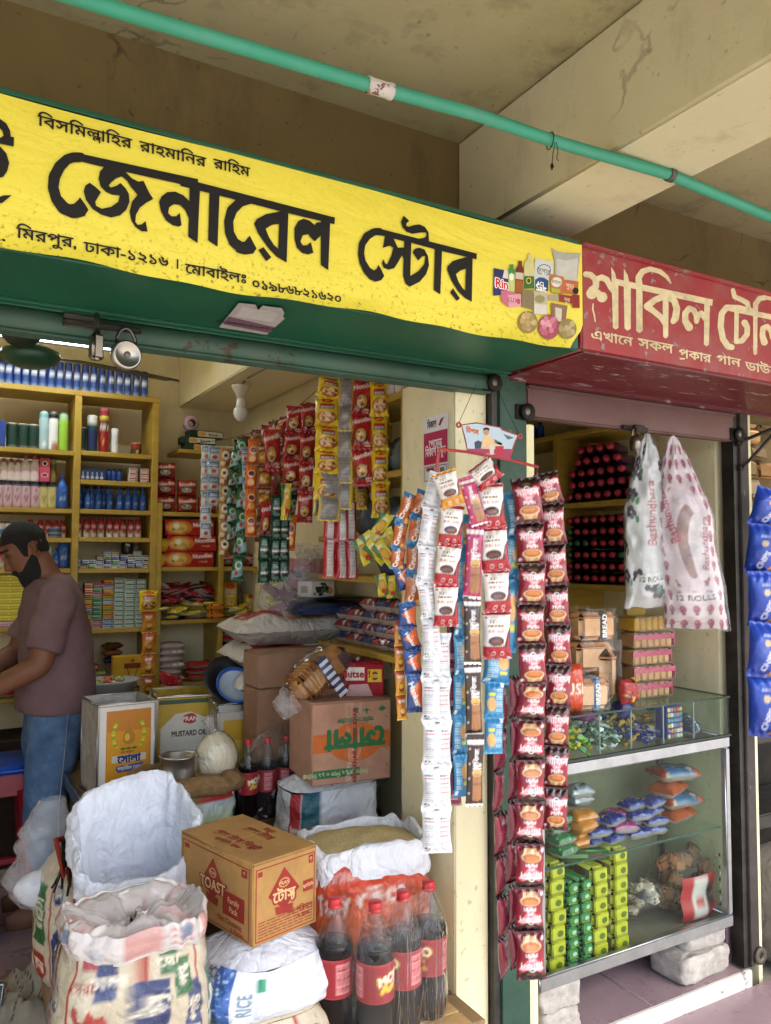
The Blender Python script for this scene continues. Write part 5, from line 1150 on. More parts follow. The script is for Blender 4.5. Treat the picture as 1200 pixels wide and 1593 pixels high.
cb = smallbox(13*PM, .06, 7.6*PM, '#d8ccc4', '#a04a3c')
for c_, x0 in enumerate((209, 227)):
    for q in range(3): put('carton', cb, (xs(x0, 746), YS+.05, zr[1]+q*7.8*PM), f'cream and red carton, {TIER[q]} in the {ORD[c_]} stack', 'box', 'cream and red cartons')
# pile of small medicine cartons
rb_ = random.Random(11); kinds = [smallbox(12*PM, .05, 7*PM, c, b_) for c, b_ in (('#c8ccd0', '#4a5a9a'), ('#d4d4d4', '#5a5a6a'), ('#2f7a4c', '#dfe8e0'), ('#3f5f9c', '#d8dce8'), ('#d0c8b0', '#2a2a2a'), ('#3a8a5a', '#cfe0d4'), ('#d8dcdc', '#3a7a5a'))]
for ci, px in enumerate(range(122, 233, 12)):
    nrow = {122: 2, 134: 2, 146: 2, 158: 3, 170: 4, 182: 4, 194: 3, 206: 4, 218: 4, 230: 3}[px]
    for q in range(nrow): put('carton', rb_.choice(kinds), (xs(px, 880)+rb_.uniform(-.003, .003), YS+.05+rb_.uniform(0, .012), zr[4]+q*7.05*PM), f'medicine carton, {TIER[q]} in the {ORD[ci]} column of the loose pile', 'box', 'medicine cartons under the mug', rb_.uniform(-.2, .2))
t = thing('mug', 'black mug with a white word standing on the medicine cartons', 'mug', (xs(202, 850), YS+.05, zr[4]+3*7.05*PM+.006))
m = MB(); rm, hm = 10.5*PM, 27*PM; m.lathe([(rm*.84, 0), (rm*.88, .002), (rm, hm), (rm*.9, hm), (rm*.8, .008), (.0001, .006)], (0, 0, 0), 20, 'plastic', '#141312', cap=False); fr = (Vector((-.006, -rm*.99, hm*.55)), Vector((1, 0, 0)), Vector((0, .04, 1))); m.text('Me', fr, .012, 'ink', '#cfcfcf', .0015, .04)
o = inst('cup', m.mesh('cup'), (0, 0, 0), parent=t); m = MB(); m.tube([(rm*.9+.5*hm*.62*sin(a), 0, hm*.5+.36*hm*cos(a)) for a in [pi*k/10 for k in range(11)]], .004, 8, 'plastic', '#141312'); inst('handle', m.mesh('handle'), (0, 0, 0), parent=t)
# soap stacks
def soap(w, h, c, c2): return smallbox(w, .06, h, c, c2)
stk = [(138, 13, 13, ['#3a2c4a', '#c8b038', '#c8b038', '#2a2c5a', '#caa634', '#c8b038', '#5a2c3a', '#c05a3c', '#b8503c'], ['#d8b84c', '#3a6a4a', '#3a6a4a', '#b8b8c8', '#a0403a', '#3a6a4a', '#c8b8a0', '#e0c8a0', '#e0c0a0'], 8.1),
       (152.5, 15, 15, ['#c8a0a8', '#c0a0a8', '#2f6a44', '#2f6a44', '#2a6240', '#2f6a44', '#2f6a44', '#c8a8b0', '#2f6a44', '#c098a4'], ['#8a4a5a', '#7a3a4a', '#9fc0a8', '#8ab09a', '#9fc0a8', '#9fc0a8', '#8ab09a', '#8a4a5a', '#9fc0a8', '#8a4a5a'], 7.2),
       (169.5, 17, 17, ['#b8c0d0', '#b0bccc', '#caa634', '#c8a42c', '#c8a838', '#c0c8d8', '#c8a42c', '#b8402c', '#c0c4d0', '#a8381c'], ['#3a5a9a', '#3a5a9a', '#a83828', '#2a5a3a', '#a83828', '#4a6aa0', '#2a5a3a', '#e0b84c', '#4a6a9a', '#d8a03c'], 7.7),
       (187, 17, 17, ['#cdd6d0']*11, ['#2f6a4a']*11, 7.3), (204, 17, 17, ['#cdd6d0']*11, ['#2f6a4a']*11, 7.1), (220.5, 16, 16, ['#cdd6d0']*11, ['#2f6a4a']*11, 7.1)]
_sm = {}
for ci, (px, w_, _, cs_, c2_, hpx) in enumerate(stk):
    for q, (c, c2) in enumerate(zip(cs_, c2_)):
        k = (w_, hpx, c, c2)
        if k not in _sm: _sm[k] = soap((w_-.6)*PM, (hpx-.3)*PM, c, c2)
        g = 'white and green soap cartons' if c == '#cdd6d0' else 'mixed soap cartons'
        put('carton', _sm[k], (xs(px, 970)+R.uniform(-.0015, .0015), YS+.05, zr[5]+q*hpx*PM), f'white and green soap carton, {TIER[q]} in the {ORD[ci-3]} of three stacks' if c == '#cdd6d0' else f'coloured soap carton, {TIER[q]} in the {ORD[ci]} mixed stack', 'box', g)
ys = soap(17*PM, 8.6*PM, '#c8b824', '#e0d868'); ys2 = soap(17*PM, 8*PM, '#b88aa8', '#d8b8c8'); ysg = soap(17*PM, 8*PM, '#3a7a54', '#b0c8b8')
for ci, (px, n_) in enumerate(((-12, 9), (8, 9), (26, 9))):
    for q in range(n_): put('carton', ys2 if q == 0 else ys, (xs(px, 970)+R.uniform(-.002, .002), YS+.05, zl[4]+q*8.7*PM), f'yellow soap bar, {TIER[q-1]} in the {ORD[ci]} yellow stack' if q else 'mauve carton at the foot of the yellow soap stacks', 'box', 'yellow soap bars' if q else 'mauve cartons under the soap')
for q in range(7): put('carton', ysg, (xs(44, 970), YS+.05, zl[4]+q*8.2*PM), f'green soap carton behind the beard, {TIER[q]}', 'box', 'green soap cartons')

# --- lowest shelf: sweets, buns, paper bag
def pillow(name, w, h, t_, art=None, col='#b08a50', mat='film', seed=1, lumps=.15, nx=20, ny=14, pinch=.05):
    """a filled bag lying on its back: length w, width h, thickness t_, base at z=0"""
    r = random.Random(seed); o = Vector((r.uniform(0, 50), r.uniform(0, 50), r.uniform(0, 50))); a = art.out() if art else None
    if a is not None: ny, nx = a.shape[0]-1, a.shape[1]-1
    m = MB()
    def fn(s):
        def f(u, v):
            q = (max(0, 1-abs(2*u-1)**4))**.5*(max(0, 1-abs(2*v-1)**3.2))**.5
            x, y = w*(u-.5), h*(v-.5); k = 1-pinch*q; z = t_/2*q*(1+lumps*noise.noise(Vector((x, y, s*.1))*(4/min(w, h))*.6+o)*2)
            z += t_*.04*noise.noise(Vector((x, y, 0))*(14/min(w, h))+o)
            return (x*k, y*k, t_*.42+(z if s > 0 else -min(z, t_*.42)))
        return f
    m.grid(fn(1), nx, ny, mat, col, a); m.grid(fn(-1), 10, 8, mat, col if a is None else '#b0a8a0', flip=True)
    return m.mesh(name)
def art_bag(w, h, bg, cols, n=20, seed=1, txt=None, tc='#f0ece4', band=None):
    A = Art(w, h, 30, 22, bg)
    if band: A.rect(w*.18, 0, w*.82, h, band)
    A.speck(n, 0, 0, w, h, min(w, h)*.03, min(w, h)*.12, cols, seed)
    if txt: A.text(txt, w*.5, h*.5, h*.22, tc, 0, .03)
    return A
zb = zr[6]
cw = [pillow('candy_bag', .10, .07, .04, art_bag(.1, .07, '#a8382c', ['#c8c0b0', '#4a8a3c', '#d0b040', '#c0402c'], 30, 3)), pillow('candy_bag', .10, .07, .04, art_bag(.1, .07, '#8a9a4c', ['#c03a2c', '#e0d8c8', '#3a7a3c'], 30, 4))]
for i in range(9): put('candy_bag', cw[i % 2], (xs(140+18*(i % 2), 1040)+R.uniform(-.01, .01), YS+.08, zb+.034*(i//2)), f'bag of mixed sweets behind the man, {TIER[i//2]} in the {ORD[i % 2]} pile', 'candy bag', 'bags of mixed sweets', R.uniform(-.4, .4))
for i, (c, l) in enumerate((('#22305c', 'dark blue snack bag under the two brown ones'), ('#8a5a34', 'brown bread bag in the middle of a pile of three'), ('#6a4428', 'brown bread bag topmost on the sweets'))):
    put('snack_bag', pillow('snack_bag', .095, .07, .035, None, c, seed=i+4), (xs(180, 1020), YS+.10, zb+.165+.036*i), l, 'snack bag', None, .2*i)
t = thing('paper_bag', 'yellow paper bag with handles and a printed label, below the soap', 'paper bag', (xs(198, 1080), YS-.04, zb))
w_, h_ = 52*PM, 68*PM; m = MB(); m.box((0, 0, h_/2), (w_, .07, h_), 'card', '#c89a24', b=.003); fr = (Vector((0, -.035, h_/2)), Vector((1, 0, 0)), Vector((0, 0, 1)))
m.flat([[(w_*.38*cos(a)+w_*.05, -h_*.45+h_*.55*max(0, sin(a))) for a in [pi*k/14 for k in range(15)]]], fr, 'ink', '#c8a468', .0005); m.rect(fr, -w_*.2, h_*.22, w_*.3, h_*.34, 'ink', '#7a2c1c', .0006); m.text('শাহী', (fr[0]+Vector((0, 0, -h_*.10)), fr[1], fr[2]), .026, 'ink', '#3a2414', .0012, .03); m.text('সেমাই', (fr[0]+Vector((0, 0, -h_*.26)), fr[1], fr[2]), .026, 'ink', '#3a2414', .0012, .03); m.ell(fr, w_*.05, h_*.40, w_*.06, h_*.04, 'ink', '#a83c24', .0007)
inst('body', m.mesh('body'), (0, 0, 0), parent=t); m = MB(); m.tube([(w_*(-.14+.36*k/10), -.037-.006, h_*.80-h_*.32*sin(pi*k/10)) for k in range(11)], .0016, 5, 'cloth', '#7a2418'); inst('handle', m.mesh('handle'), (0, 0, 0), parent=t)
chain('strip of yellow and brown sachets hanging over the shelf upright', None, 4.10, 22, [('noodle', [(232, 918), (230, 950)], False, 30), ('amber', joints(232, 950, 231, 1082, 4))], yaw=-.1)
t = thing('tray', 'grey plastic tray of small goods behind the man\'s hip', 'tray', P(158, 1078, 3.85))
bz = P(158, 1078, 3.85); m = MB(); m.lathe([(.0001, .0), (.13, 0), (.16, .05), (.175, .055), (.165, .06), (.135, .012), (.0001, .012)], (0, 0, 0), 28, 'plastic', '#a8aaa8', cap=False, sy=.7); inst('bowl', m.mesh('bowl'), (0, 0, 0), parent=t)
for i in range(7): put('snack_bag', cw[i % 2] if i % 3 else pillow('snack_bag', .08, .05, .03, None, '#c8a030', seed=i), bz+Vector((R.uniform(-.08, .08), R.uniform(-.06, .06), .025+.012*(i % 3))), 'small packet lying in the grey tray', 'snack bag', 'packets in the grey tray', R.uniform(0, 3), scale=.7)

# --- right hand unit
def art_nb(w, h):
    A = Art(w, h, 44, 20, '#a81c18'); A.ell(w*.28, h*.5, w*.26, h*.46, '#c8782c'); A.ell(w*.26, h*.5, w*.18, h*.36, '#d8b05c'); A.ell(w*.22, h*.6, w*.06, h*.18, '#e8e0c4'); A.speck(14, w*.1, h*.15, w*.45, h*.85, w*.008, w*.03, ['#7a2414', '#e8c870', '#4a6a24', '#e0d8b8'], 4); A.text('Noodles', w*.76, h*.72, h*.26, '#f0ece4', .08, .04); A.text('masala', w*.78, h*.36, h*.13, '#e0c0a0', 0, .02); return A
w_, h_ = 84*PM, 26*PM; nbm = pillow('noodle_box', w_, .16, h_, None, '#a81c18')
m = MB(); m.box((0, 0, h_/2), (w_, .15, h_), 'film', '#9a1814', b=.004); a = art_nb(w_, h_); m.grid(lambda u, v: (w_*(u-.5)*.985, -.0756-.003*sin(pi*v)+.0012*sin(u*31+v*4), h_*(.02+.96*v)), 44, 20, 'film', art=a); nbm = m.mesh('noodle_box')
for q, l in enumerate(('lowest of three red noodle family packs', 'middle one of three red noodle family packs', 'topmost of three red noodle family packs')): put('noodle_box', nbm, (xs(296, 870)+.012*(q % 2), YS+.085, zu[1]+q*(h_+.002)), l, 'noodle box')
m = MB(); m.lathe([(.0001, 0), (.035, .002), (.038, .02), (.038, .07), (.03, .085), (.0001, .09)], (0, 0, 0), 14, 'film', '#c8a01c', axis='x'); ym = m.mesh('snack_roll')
for q in range(2): put('snack_roll', ym, (xs(248, 870), YS+.045, zu[1]+.038+q*.078), 'yellow roll of snacks, upper one' if q else 'yellow roll of snacks, lower one', 'snack roll')
def art_rp(w, h):
    A = Art(w, h, 26, 22, '#9e1a1c'); A.rect(0, 0, w, h*.1, '#7a1214'); A.text('Noodles', w*.5, h*.72, h*.20, '#e8dcd4', .1, .04); A.ell(w*.45, h*.35, w*.34, h*.22, '#171110'); A.ell(w*.45, h*.37, w*.27, h*.16, '#9a8a80'); A.speck(6, w*.3, h*.3, w*.6, h*.45, w*.02, w*.05, ['#d8d0c8', '#5a2a1c'], 3); return A
def standbag(name, w, h, d, art, seed=1):
    A = art; m = MB(); a = A.out(); o = Vector((seed*7.1, seed*3.3, 0))
    def f(u, v):
        q = (max(0, 1-abs(2*u-1)**4))**.5*(max(0, 1-abs(2*v-1)**4))**.5
        return (w*(u-.5), -d/2*q*(1+.2*noise.noise(Vector((u*3, v*3, seed))))+.004*noise.noise(Vector((u*9, v*9, seed*2.))), h*v)
    m.grid(f, a.shape[1]-1, a.shape[0]-1, 'film', art=a); m.grid(lambda u, v: (w*(.5-u), d/2*(max(0, 1-abs(2*u-1)**4))**.5*(max(0, 1-abs(2*v-1)**4))**.5, h*v), 8, 8, 'film', '#8a2a28')
    return m.mesh(name)
rp = [standbag('noodle_pack', 33*PM, 28*PM, .06, art_rp(33*PM, 28*PM), s) for s in (1, 2)]
for ci, (px, n_) in enumerate(((262, 3), (297, 2), (328, 1))):
    for q in range(n_): put('noodle_pack', rp[q % 2], (xs(px, 790)+R.uniform(-.004, .004), YS+.07, zu[0]+q*28.5*PM), f'red noodle pack, {TIER[q]} in the {ORD[ci]} stack left of the tall sachets', 'noodle pack', 'red noodle packs stacked on the shelf', R.uniform(-.12, .12))
gb = MB(); gb.box((0, 0, .018), (.19, .09, .036), 'paper', '#16301f', b=.002); fr = (Vector((0, -.045, .018)), Vector((1, 0, 0)), Vector((0, 0, 1))); gb.rect(fr, -.05, -.014, .09, .014, 'ink', '#cfc8b4', .0006); gb.ell(fr, -.03, 0, .025, .011, 'ink', '#c89a3c', .0009); gb.text('Biscuit', (fr[0]+Vector((.035, 0, 0)), fr[1], fr[2]), .014, 'ink', '#2a4a2c', .0009, .02); gbm = gb.mesh('biscuit_carton')
for q, (dx, rz) in enumerate(((0, .05), (-.02, -.08), (.02, .04))): put('biscuit_carton', gbm, (xs(318, 690)+dx, YS+.07, zt2+.037*q), ('dark green biscuit carton at the bottom of three', 'dark green biscuit carton in the middle of three', 'dark green biscuit carton topmost under the tape roll')[q], 'box', None, rz)
put('biscuit_carton', gbm, (xs(350, 690), YS+.06, zt2+.002), 'dark green biscuit carton lying apart, tilted at the board end', 'box', None, -.3)
m = MB(); m.lathe([(.021, -.02), (.04, -.02), (.04, .02), (.021, .02), (.021, -.02)], (0, 0, 0), 24, 'paper', '#c4a0b0', axis='y', cap=False); m.lathe([(.018, -.021), (.022, -.021), (.022, .021), (.018, .021), (.018, -.021)], (0, 0, 0), 18, 'card', '#4a3830', axis='y', cap=False)
o = m.build('tape_roll', at=(0, 0, 0)); o.location = (xs(303, 650), YS+.07, zt2+.037*3+.04); tag(o, 'pinkish roll of tape standing on the biscuit cartons', 'tape roll')
# pile of red and purple packets
pm = [pillow('snack_packet', .12, .07, .022, art_bag(.12, .07, c, cs_, 14, s), seed=s) for s, (c, cs_) in enumerate((('#8e1420', ['#b02030', '#2a1a3a', '#c8505c']), ('#3a1a3a', ['#a0182a', '#1a1428', '#c03a44']), ('#a01828', ['#d8a0a0', '#5a1020']), ('#b82c4a', ['#e0a0b8', '#8a1830'])))]
for i in range(34):
    q = i//9; px = 256+R.uniform(0, 76)
    put('snack_packet', pm[R.randrange(4)], (xs(px, 950), YS+.05+R.uniform(0, .08), zu[2]+.085+.024*q+R.uniform(0, .01)), 'red and purple snack packet in the heap on the shelf', 'snack packet', 'red and purple packets in the heap', rot=(R.gauss(0, .25), R.gauss(0, .2), R.uniform(0, 6.28)))
ypm = [pillow('snack_packet', .12, .07, .025, art_bag(.12, .07, '#b8a42c', ['#d8c84c', '#8a7a1c', '#b8382c', '#e0d8a0'], 16, s+7), seed=s+8) for s in range(3)]
for i in range(24):
    put('snack_packet', ypm[i % 3], (xs(255+R.uniform(0, 82), 955), YS+.03+R.uniform(0, .08), zu[2]+.001+.022*(i//7)), 'yellow snack packet under the red heap', 'snack packet', 'yellow packets under the red heap', rot=(R.gauss(0, .12), R.gauss(0, .12), R.uniform(0, 6.28)))
om = MB(); om.box((0, 0, .02), (.085, .06, .04), 'film', '#c8741c', b=.012); omm = om.mesh('snack_bar')
for q in range(2): put('snack_bar', omm, (xs(334, 960), YS-.01, zu[2]+.0+q*.041), 'orange bar pack, upper one' if q else 'orange bar pack, lower one', 'snack bar', None, .2)
pk = [pillow('snack_bag', .14, .09, .045, art_bag(.14, .09, '#b8a0a0', ['#d8ccc8', '#a8404c', '#c8b0b0'], 22, s+20), seed=s+30) for s in range(2)]
for i in range(6): put('snack_bag', pk[i % 2], (xs(265, 1050)+R.uniform(-.01, .02), YS+.06, zu[3]+.001+.034*i), f'pinkish white snack bag, {TIER[i]} beside the sachet strip', 'snack bag', 'pinkish white snack bags', R.uniform(-.2, .2))
rk = [pillow('snack_bag', .17, .09, .04, art_bag(.17, .09, '#a02028', ['#c85058', '#7a1018'], 14, s+24, 'লাচ্ছা'), seed=s+34) for s in range(2)]
for i in range(3): put('snack_bag', rk[i % 2], (xs(317, 1050), YS+.06, zu[3]+.001+.032*i), f'long red and white snack bag, {TIER[i]} of three', 'snack bag', 'long red snack bags', R.uniform(-.15, .25))
# third bay
def art_mag(w, h):
    A = Art(w, h, 24, 30, '#c8a828'); A.ell(w*.5, h*.86, w*.3, h*.08, '#b0281c'); A.rect(w*.15, h*.58, w*.85, h*.76, '#d8cc8c'); A.lines(w*.2, h*.6, w*.8, h*.74, 3, '#a03024', 3, .5); A.ell(w*.5, h*.30, w*.42, h*.2, '#d8b868'); A.speck(14, w*.15, h*.15, w*.85, h*.45, w*.03, w*.08, ['#e8dcb0', '#a0702c', '#7a8a2c'], 3); return A
mg = [standbag('noodle_bag', 30*PM, 62*PM, .07, art_mag(30*PM, 62*PM), 5), standbag('noodle_bag', 22*PM, 40*PM, .05, art_mag(22*PM, 40*PM), 6)]
for px, k, l in ((364, 0, 'large yellow noodle bag beside the shelf upright'), (398, 1, 'small yellow noodle bag left of the dark bag'), (414, 1, 'small yellow noodle bag furthest right on the shelf')): put('noodle_bag', mg[k], (xs(px, 945), YS+.09, zu[2]), l, 'noodle bag')
for i in range(8): put('snack_packet', ypm[i % 3], (xs(362+R.uniform(0, 30), 950), YS+.02+R.uniform(0, .04), zu[2]+.001+.02*(i//3)), 'yellow noodle packet lying in front of the large yellow bag', 'snack packet', 'yellow packets lying by the large bag', rot=(R.gauss(0, .15), R.gauss(0, .15), R.uniform(0, 6.28)))
for i in range(6): put('snack_bag', rk[i % 2], (xs(370, 1030), YS+.06, zu[3]+.05+.036*i), f'red sausage shaped pack beside the white sacks, {TIER[i]}', 'snack bag', 'red packs beside the sacks', R.uniform(-.08, .08))
yk = pillow('snack_bag', .17, .09, .03, art_bag(.17, .09, '#b88a2c', ['#d8b050', '#8a5a1c'], 14, 44), seed=50)
for i in range(2): put('snack_bag', yk, (xs(368, 1050), YS+.06, zu[3]+.001+.024*i), 'amber snack bag under the red packs', 'snack bag', 'amber bags under the red packs')
for i in range(4): put('noodle_pack', rp[i % 2], (xs(362+20*i, 880), YS+.09, zu[1]), 'red and yellow pack half hidden behind the hanging strips', 'noodle pack', 'packs behind the hanging strips', scale=.8)

# --- shelf along the party wall, facing left
t = thing('side_shelf', 'yellow shelf on the party wall behind the hanging snack strips', 'shelf', (1.44, 3.1, 0))
for z in (2.0, 1.74, 1.53, 1.38, 1.12):
    m = MB(); m.box((1.442, 2.55, z-.011), (.224, .66, .022), 'shelf_yellow', b=.002); child('shelf_board', m, t)
for y in (2.218,): m = MB(); m.box((1.44, y, 1.52), (.23, .026, .98), 'shelf_yellow', b=.002); child('upright', m, t)
m = MB(); m.box((1.50, 3.42, 1.369), (.12, 1.0, .022), 'shelf_yellow', b=.002); tag(m.build('wall_board'), 'narrow yellow wall board carrying red and yellow cartons', 'shelf')
pkb = smallbox(.07, .05, .04, '#cfc4c4', '#b04a6a')
for i in range(8): put('carton', pkb, (1.37+.0*(i % 2), 2.27+.075*(i//2), 2.001+.041*(i % 2)), f'pink and white carton on the side shelf, {ORD[i//2]} from the front, {TIER[i % 2]}', 'box', 'pink cartons on the side shelf', pi/2)
gm = [pillow('plastic_bag', .19, .16, .17, None, c, 'film', seed=s, lumps=.35) for s, c in ((61, '#5f6a70'), (62, '#4a5a78'))]
for y, z, k, l in ((2.36, 1.741, 0, 'grey bag on the side shelf, highest one nearest the wall'), (2.38, 1.531, 0, 'grey bag on the second board of the side shelf'), (2.36, 1.381, 1, 'dark blue bag on the third board of the side shelf'), (2.6, 1.741, 1, 'dark blue bag behind the highest grey bag'), (2.6, 1.531, 0, 'grey bag further back on the second board')): put('plastic_bag', gm[k], (1.43, y, z), l, 'bag', 'grey blue bags on the side shelf', pi/2+R.uniform(-.2, .2), scale=(1, 1, .75))
rb2 = smallbox(.055, .08, .06, '#b0241c', '#d8c040')
for i in range(9): put('carton', rb2, (1.48, 3.0+.062*i, 1.381), ORD[i]+' red and yellow carton from the front on the wall board', 'box', 'red and yellow cartons on the side shelf', pi/2)
wb = smallbox(.12, .16, .10, '#cdd2d4', '#7a98b0')
put('carton', wb, (1.42, 2.72, 2.001), 'white carton high on the side shelf', 'box', None, pi/2); m = MB(); m.box((1.49, 3.35, 1.909), (.13, .5, .018), 'shelf_yellow', b=.002); tag(m.build('wall_board'), 'short yellow wall board high behind the red noodle strips', 'shelf')
put('carton', wb, (1.48, 3.4, 1.919), 'white carton on the short board behind the red noodle strips', 'box', None, pi/2+.1, scale=(.9, .8, .7))
dk = [pillow('snack_bag', .13, .09, .05, art_bag(.13, .09, c, ['#c8c8d0', '#1a2450', '#a83030'], 16, s), seed=s+70) for s, c in ((1, '#22305c'), (2, '#7a2c2c'))]
for i in range(18): put('snack_bag', dk[i % 2], (1.40, 2.32+.1*(i % 5), 1.121+.045*(i//5)), f'dark packet, {TIER[i//5]} in stack {ORD[i % 5]} from the front of the side shelf', 'snack bag', 'packets low on the side shelf', pi/2+R.uniform(-.2, .2))

# --- tube light, fan and bulb
t = thing('tube_light', 'lit white fluorescent tube lamp above the blue cans', 'tube light', P(60, 524, 3.9))
a, b_ = P(-140, 497, 3.9), P(182, 545, 3.9); a.z = b_.z = (P(60, 524, 3.9)).z
m = MB(); m.tube([a, b_], .014, 12, 'lamp_tube'); child('tube', m, t)
m = MB(); m.box(((a.x+b_.x)/2, 3.945, a.z+.012), (b_.x-a.x+.06, .05, .05), 'plastic', '#b8bcc0', b=.006); m.box((b_.x+.02, 3.91, a.z), (.03, .04, .05), 'plastic', '#9aa0a4', b=.004); child('batten', m, t)
t = thing('ceiling_fan', 'dark green fan motor hanging in front of the tube lamp', 'fan', P(48, 555, 3.0)+Vector((0, 0, -.04)))
q = P(48, 555, 3.0); m = MB(); m.lathe([(.0001, -.035), (.05, -.035), (.085, -.02), (.098, .0), (.095, .018), (.06, .034), (.03, .04), (.0001, .04)], q, 28, 'plastic', '#1f4a34', cap=False); child('motor', m, t)
m = MB(); m.box(q+Vector((0, 0, .06)), (.03, .03, .05), 'iron', '#1d2a24', b=.004); m.tube([q+Vector((0, 0, .08)), Vector((q.x, q.y, 2.76))], .009, 8, 'iron', '#3a4a40'); child('down_rod', m, t)
for k in range(3):
    an = .30+2*pi*k/3; d = Vector((cos(an), sin(an), 0)); s = Vector((-sin(an), cos(an), 0)); m = MB()
    ring = lambda f, w, z: [q+d*f-s*w+Vector((0, 0, z-.008)), q+d*f+s*w+Vector((0, 0, z+.008)), q+d*f+s*w+Vector((0, 0, z+.012)), q+d*f-s*w+Vector((0, 0, z-.004))]
    m.loft([ring(.085, .02, .01), ring(.16, .05, .012), ring(.40, .06, .010), ring(.56, .055, .008), ring(.58, .03, .008)], 'plastic', '#23302a', smooth=False); child('blade', m, t)
q = P(375, 606, 3.6); zc = 2.29
t = thing('bulb_holder', 'white bulb in a cream holder hanging under the shop beam', 'light bulb', (q.x, q.y, q.z))
m = MB(); m.lathe([(.0001, .02), (.045, .018), (.043, .008), (.026, -.02), (.020, -.045), (.0001, -.045)], q, 20, 'plastic', '#cfc9b8', cap=False); child('holder', m, t)
m = MB(); m.lathe([(.018, -.044), (.022, -.07), (.026, -.095), (.0001, -.095)], q, 18, 'plastic', '#dcdcd8', cap=False); m.lathe([(.0315, -.094), (.034, -.112), (.029, -.134), (.015, -.149), (.0001, -.153)], q, 18, 'plastic', '#e4e6e6', cap=False); m.lathe([(.026, -.094), (.0315, -.094)], q, 18, 'plastic', '#e4e6e6', cap=False); child('bulb', m, t)
m = MB(); m.tube([q+Vector((0, 0, .018)), q+Vector((.02, -.02, .05)), P(420, 570, 3.0)], .004, 6, 'plastic', '#5a5448'); child('cord', m, t)
# payment poster on the partition wall
def wp(px, py): return PX(px, py, 1.310)
a, b_, c_, d_ = wp(659, 652), wp(698, 641), wp(698, 748), wp(659, 750)
fr = (Vector((1.3095, 0, 0)), Vector((0, -1, 0)), Vector((0, 0, 1)))
y0, y1 = -b_.y, -a.y
if y0 > y1: y0, y1 = y1, y0
z1 = (a.z+b_.z)/2; z0 = (c_.z+d_.z)/2; W_ = y1-y0; H_ = z1-z0
m = MB(); m.rect(fr, y0, z0, y1, z1, 'label', '#d8d4d8', .0); m.rect(fr, y0+W_*.03, z0+H_*.27, y1-W_*.03, z0+H_*.76, 'ink', '#b01c50', .0005); cx = (y0+y1)/2
for tx, f_, h_, c in (('বিকাশ', .88, .022, '#2a2228'), ('পেমেন্ট', .58, .026, '#f0e4e8'), ('বিকাশ করুন', .46, .026, '#f0e4e8')): m.text(tx, (Vector((1.3095, -cx+(0 if f_ < .8 else .02), z0+H_*f_)), fr[1], fr[2]), h_, 'ink', c, .001, .025, 'c', W_*(.8 if f_ < .5 else .5 if f_ < .8 else .36))
m.flat([[(cx+W_*.12, z0+H_*.84), (cx+W_*.22, z0+H_*.93), (cx+W_*.36, z0+H_*.95), (cx+W_*.27, z0+H_*.89), (cx+W_*.2, z0+H_*.83)]], fr, 'ink', '#8e1430', .001)
m.frame_rect(fr, y0+W_*.06, z0+H_*.02, y1-W_*.06, z0+H_*.24, W_*.015, 'ink', '#2a2a30', .0006); m.rect(fr, cx-W_*.14, z0+H_*.05, cx+W_*.12, z0+H_*.17, 'ink', '#2c2e34', .0006); m.rect(fr, cx-W_*.36, z0+H_*.17, cx-W_*.05, z0+H_*.22, 'ink', '#8e1430', .0007); m.rect(fr, cx+W_*.18, z0+H_*.06, cx+W_*.34, z0+H_*.20, 'ink', '#6a6a72', .0006)
tag(m.build('poster'), 'pink and white payment poster pasted on the partition wall', 'poster')
# ================================================================== sacks, tins, cartons and bottles heaped at the front of the left shop
def nz(p, sc, o=0.0): return noise.noise(Vector(p)*sc+Vector((o, o*1.7, o*.3)))
PZT = .22
t = thing('platform', 'low wooden plank platform under the sacks and bottles', 'platform', (.83, 2.5, 0))
for i in range(9):
    y0 = 1.76+.155*i; m = MB(); m.box((.83, y0+.075, PZT-.011), (.96+R.uniform(-.01, .01), .147, .022), 'plank', b=.003); child('plank', m, t)
for x in (.37, .83, 1.27): m = MB(); m.box((x, 2.45, .099), (.06, 1.36, .198), 'plank', b=.004); child('bearer', m, t)

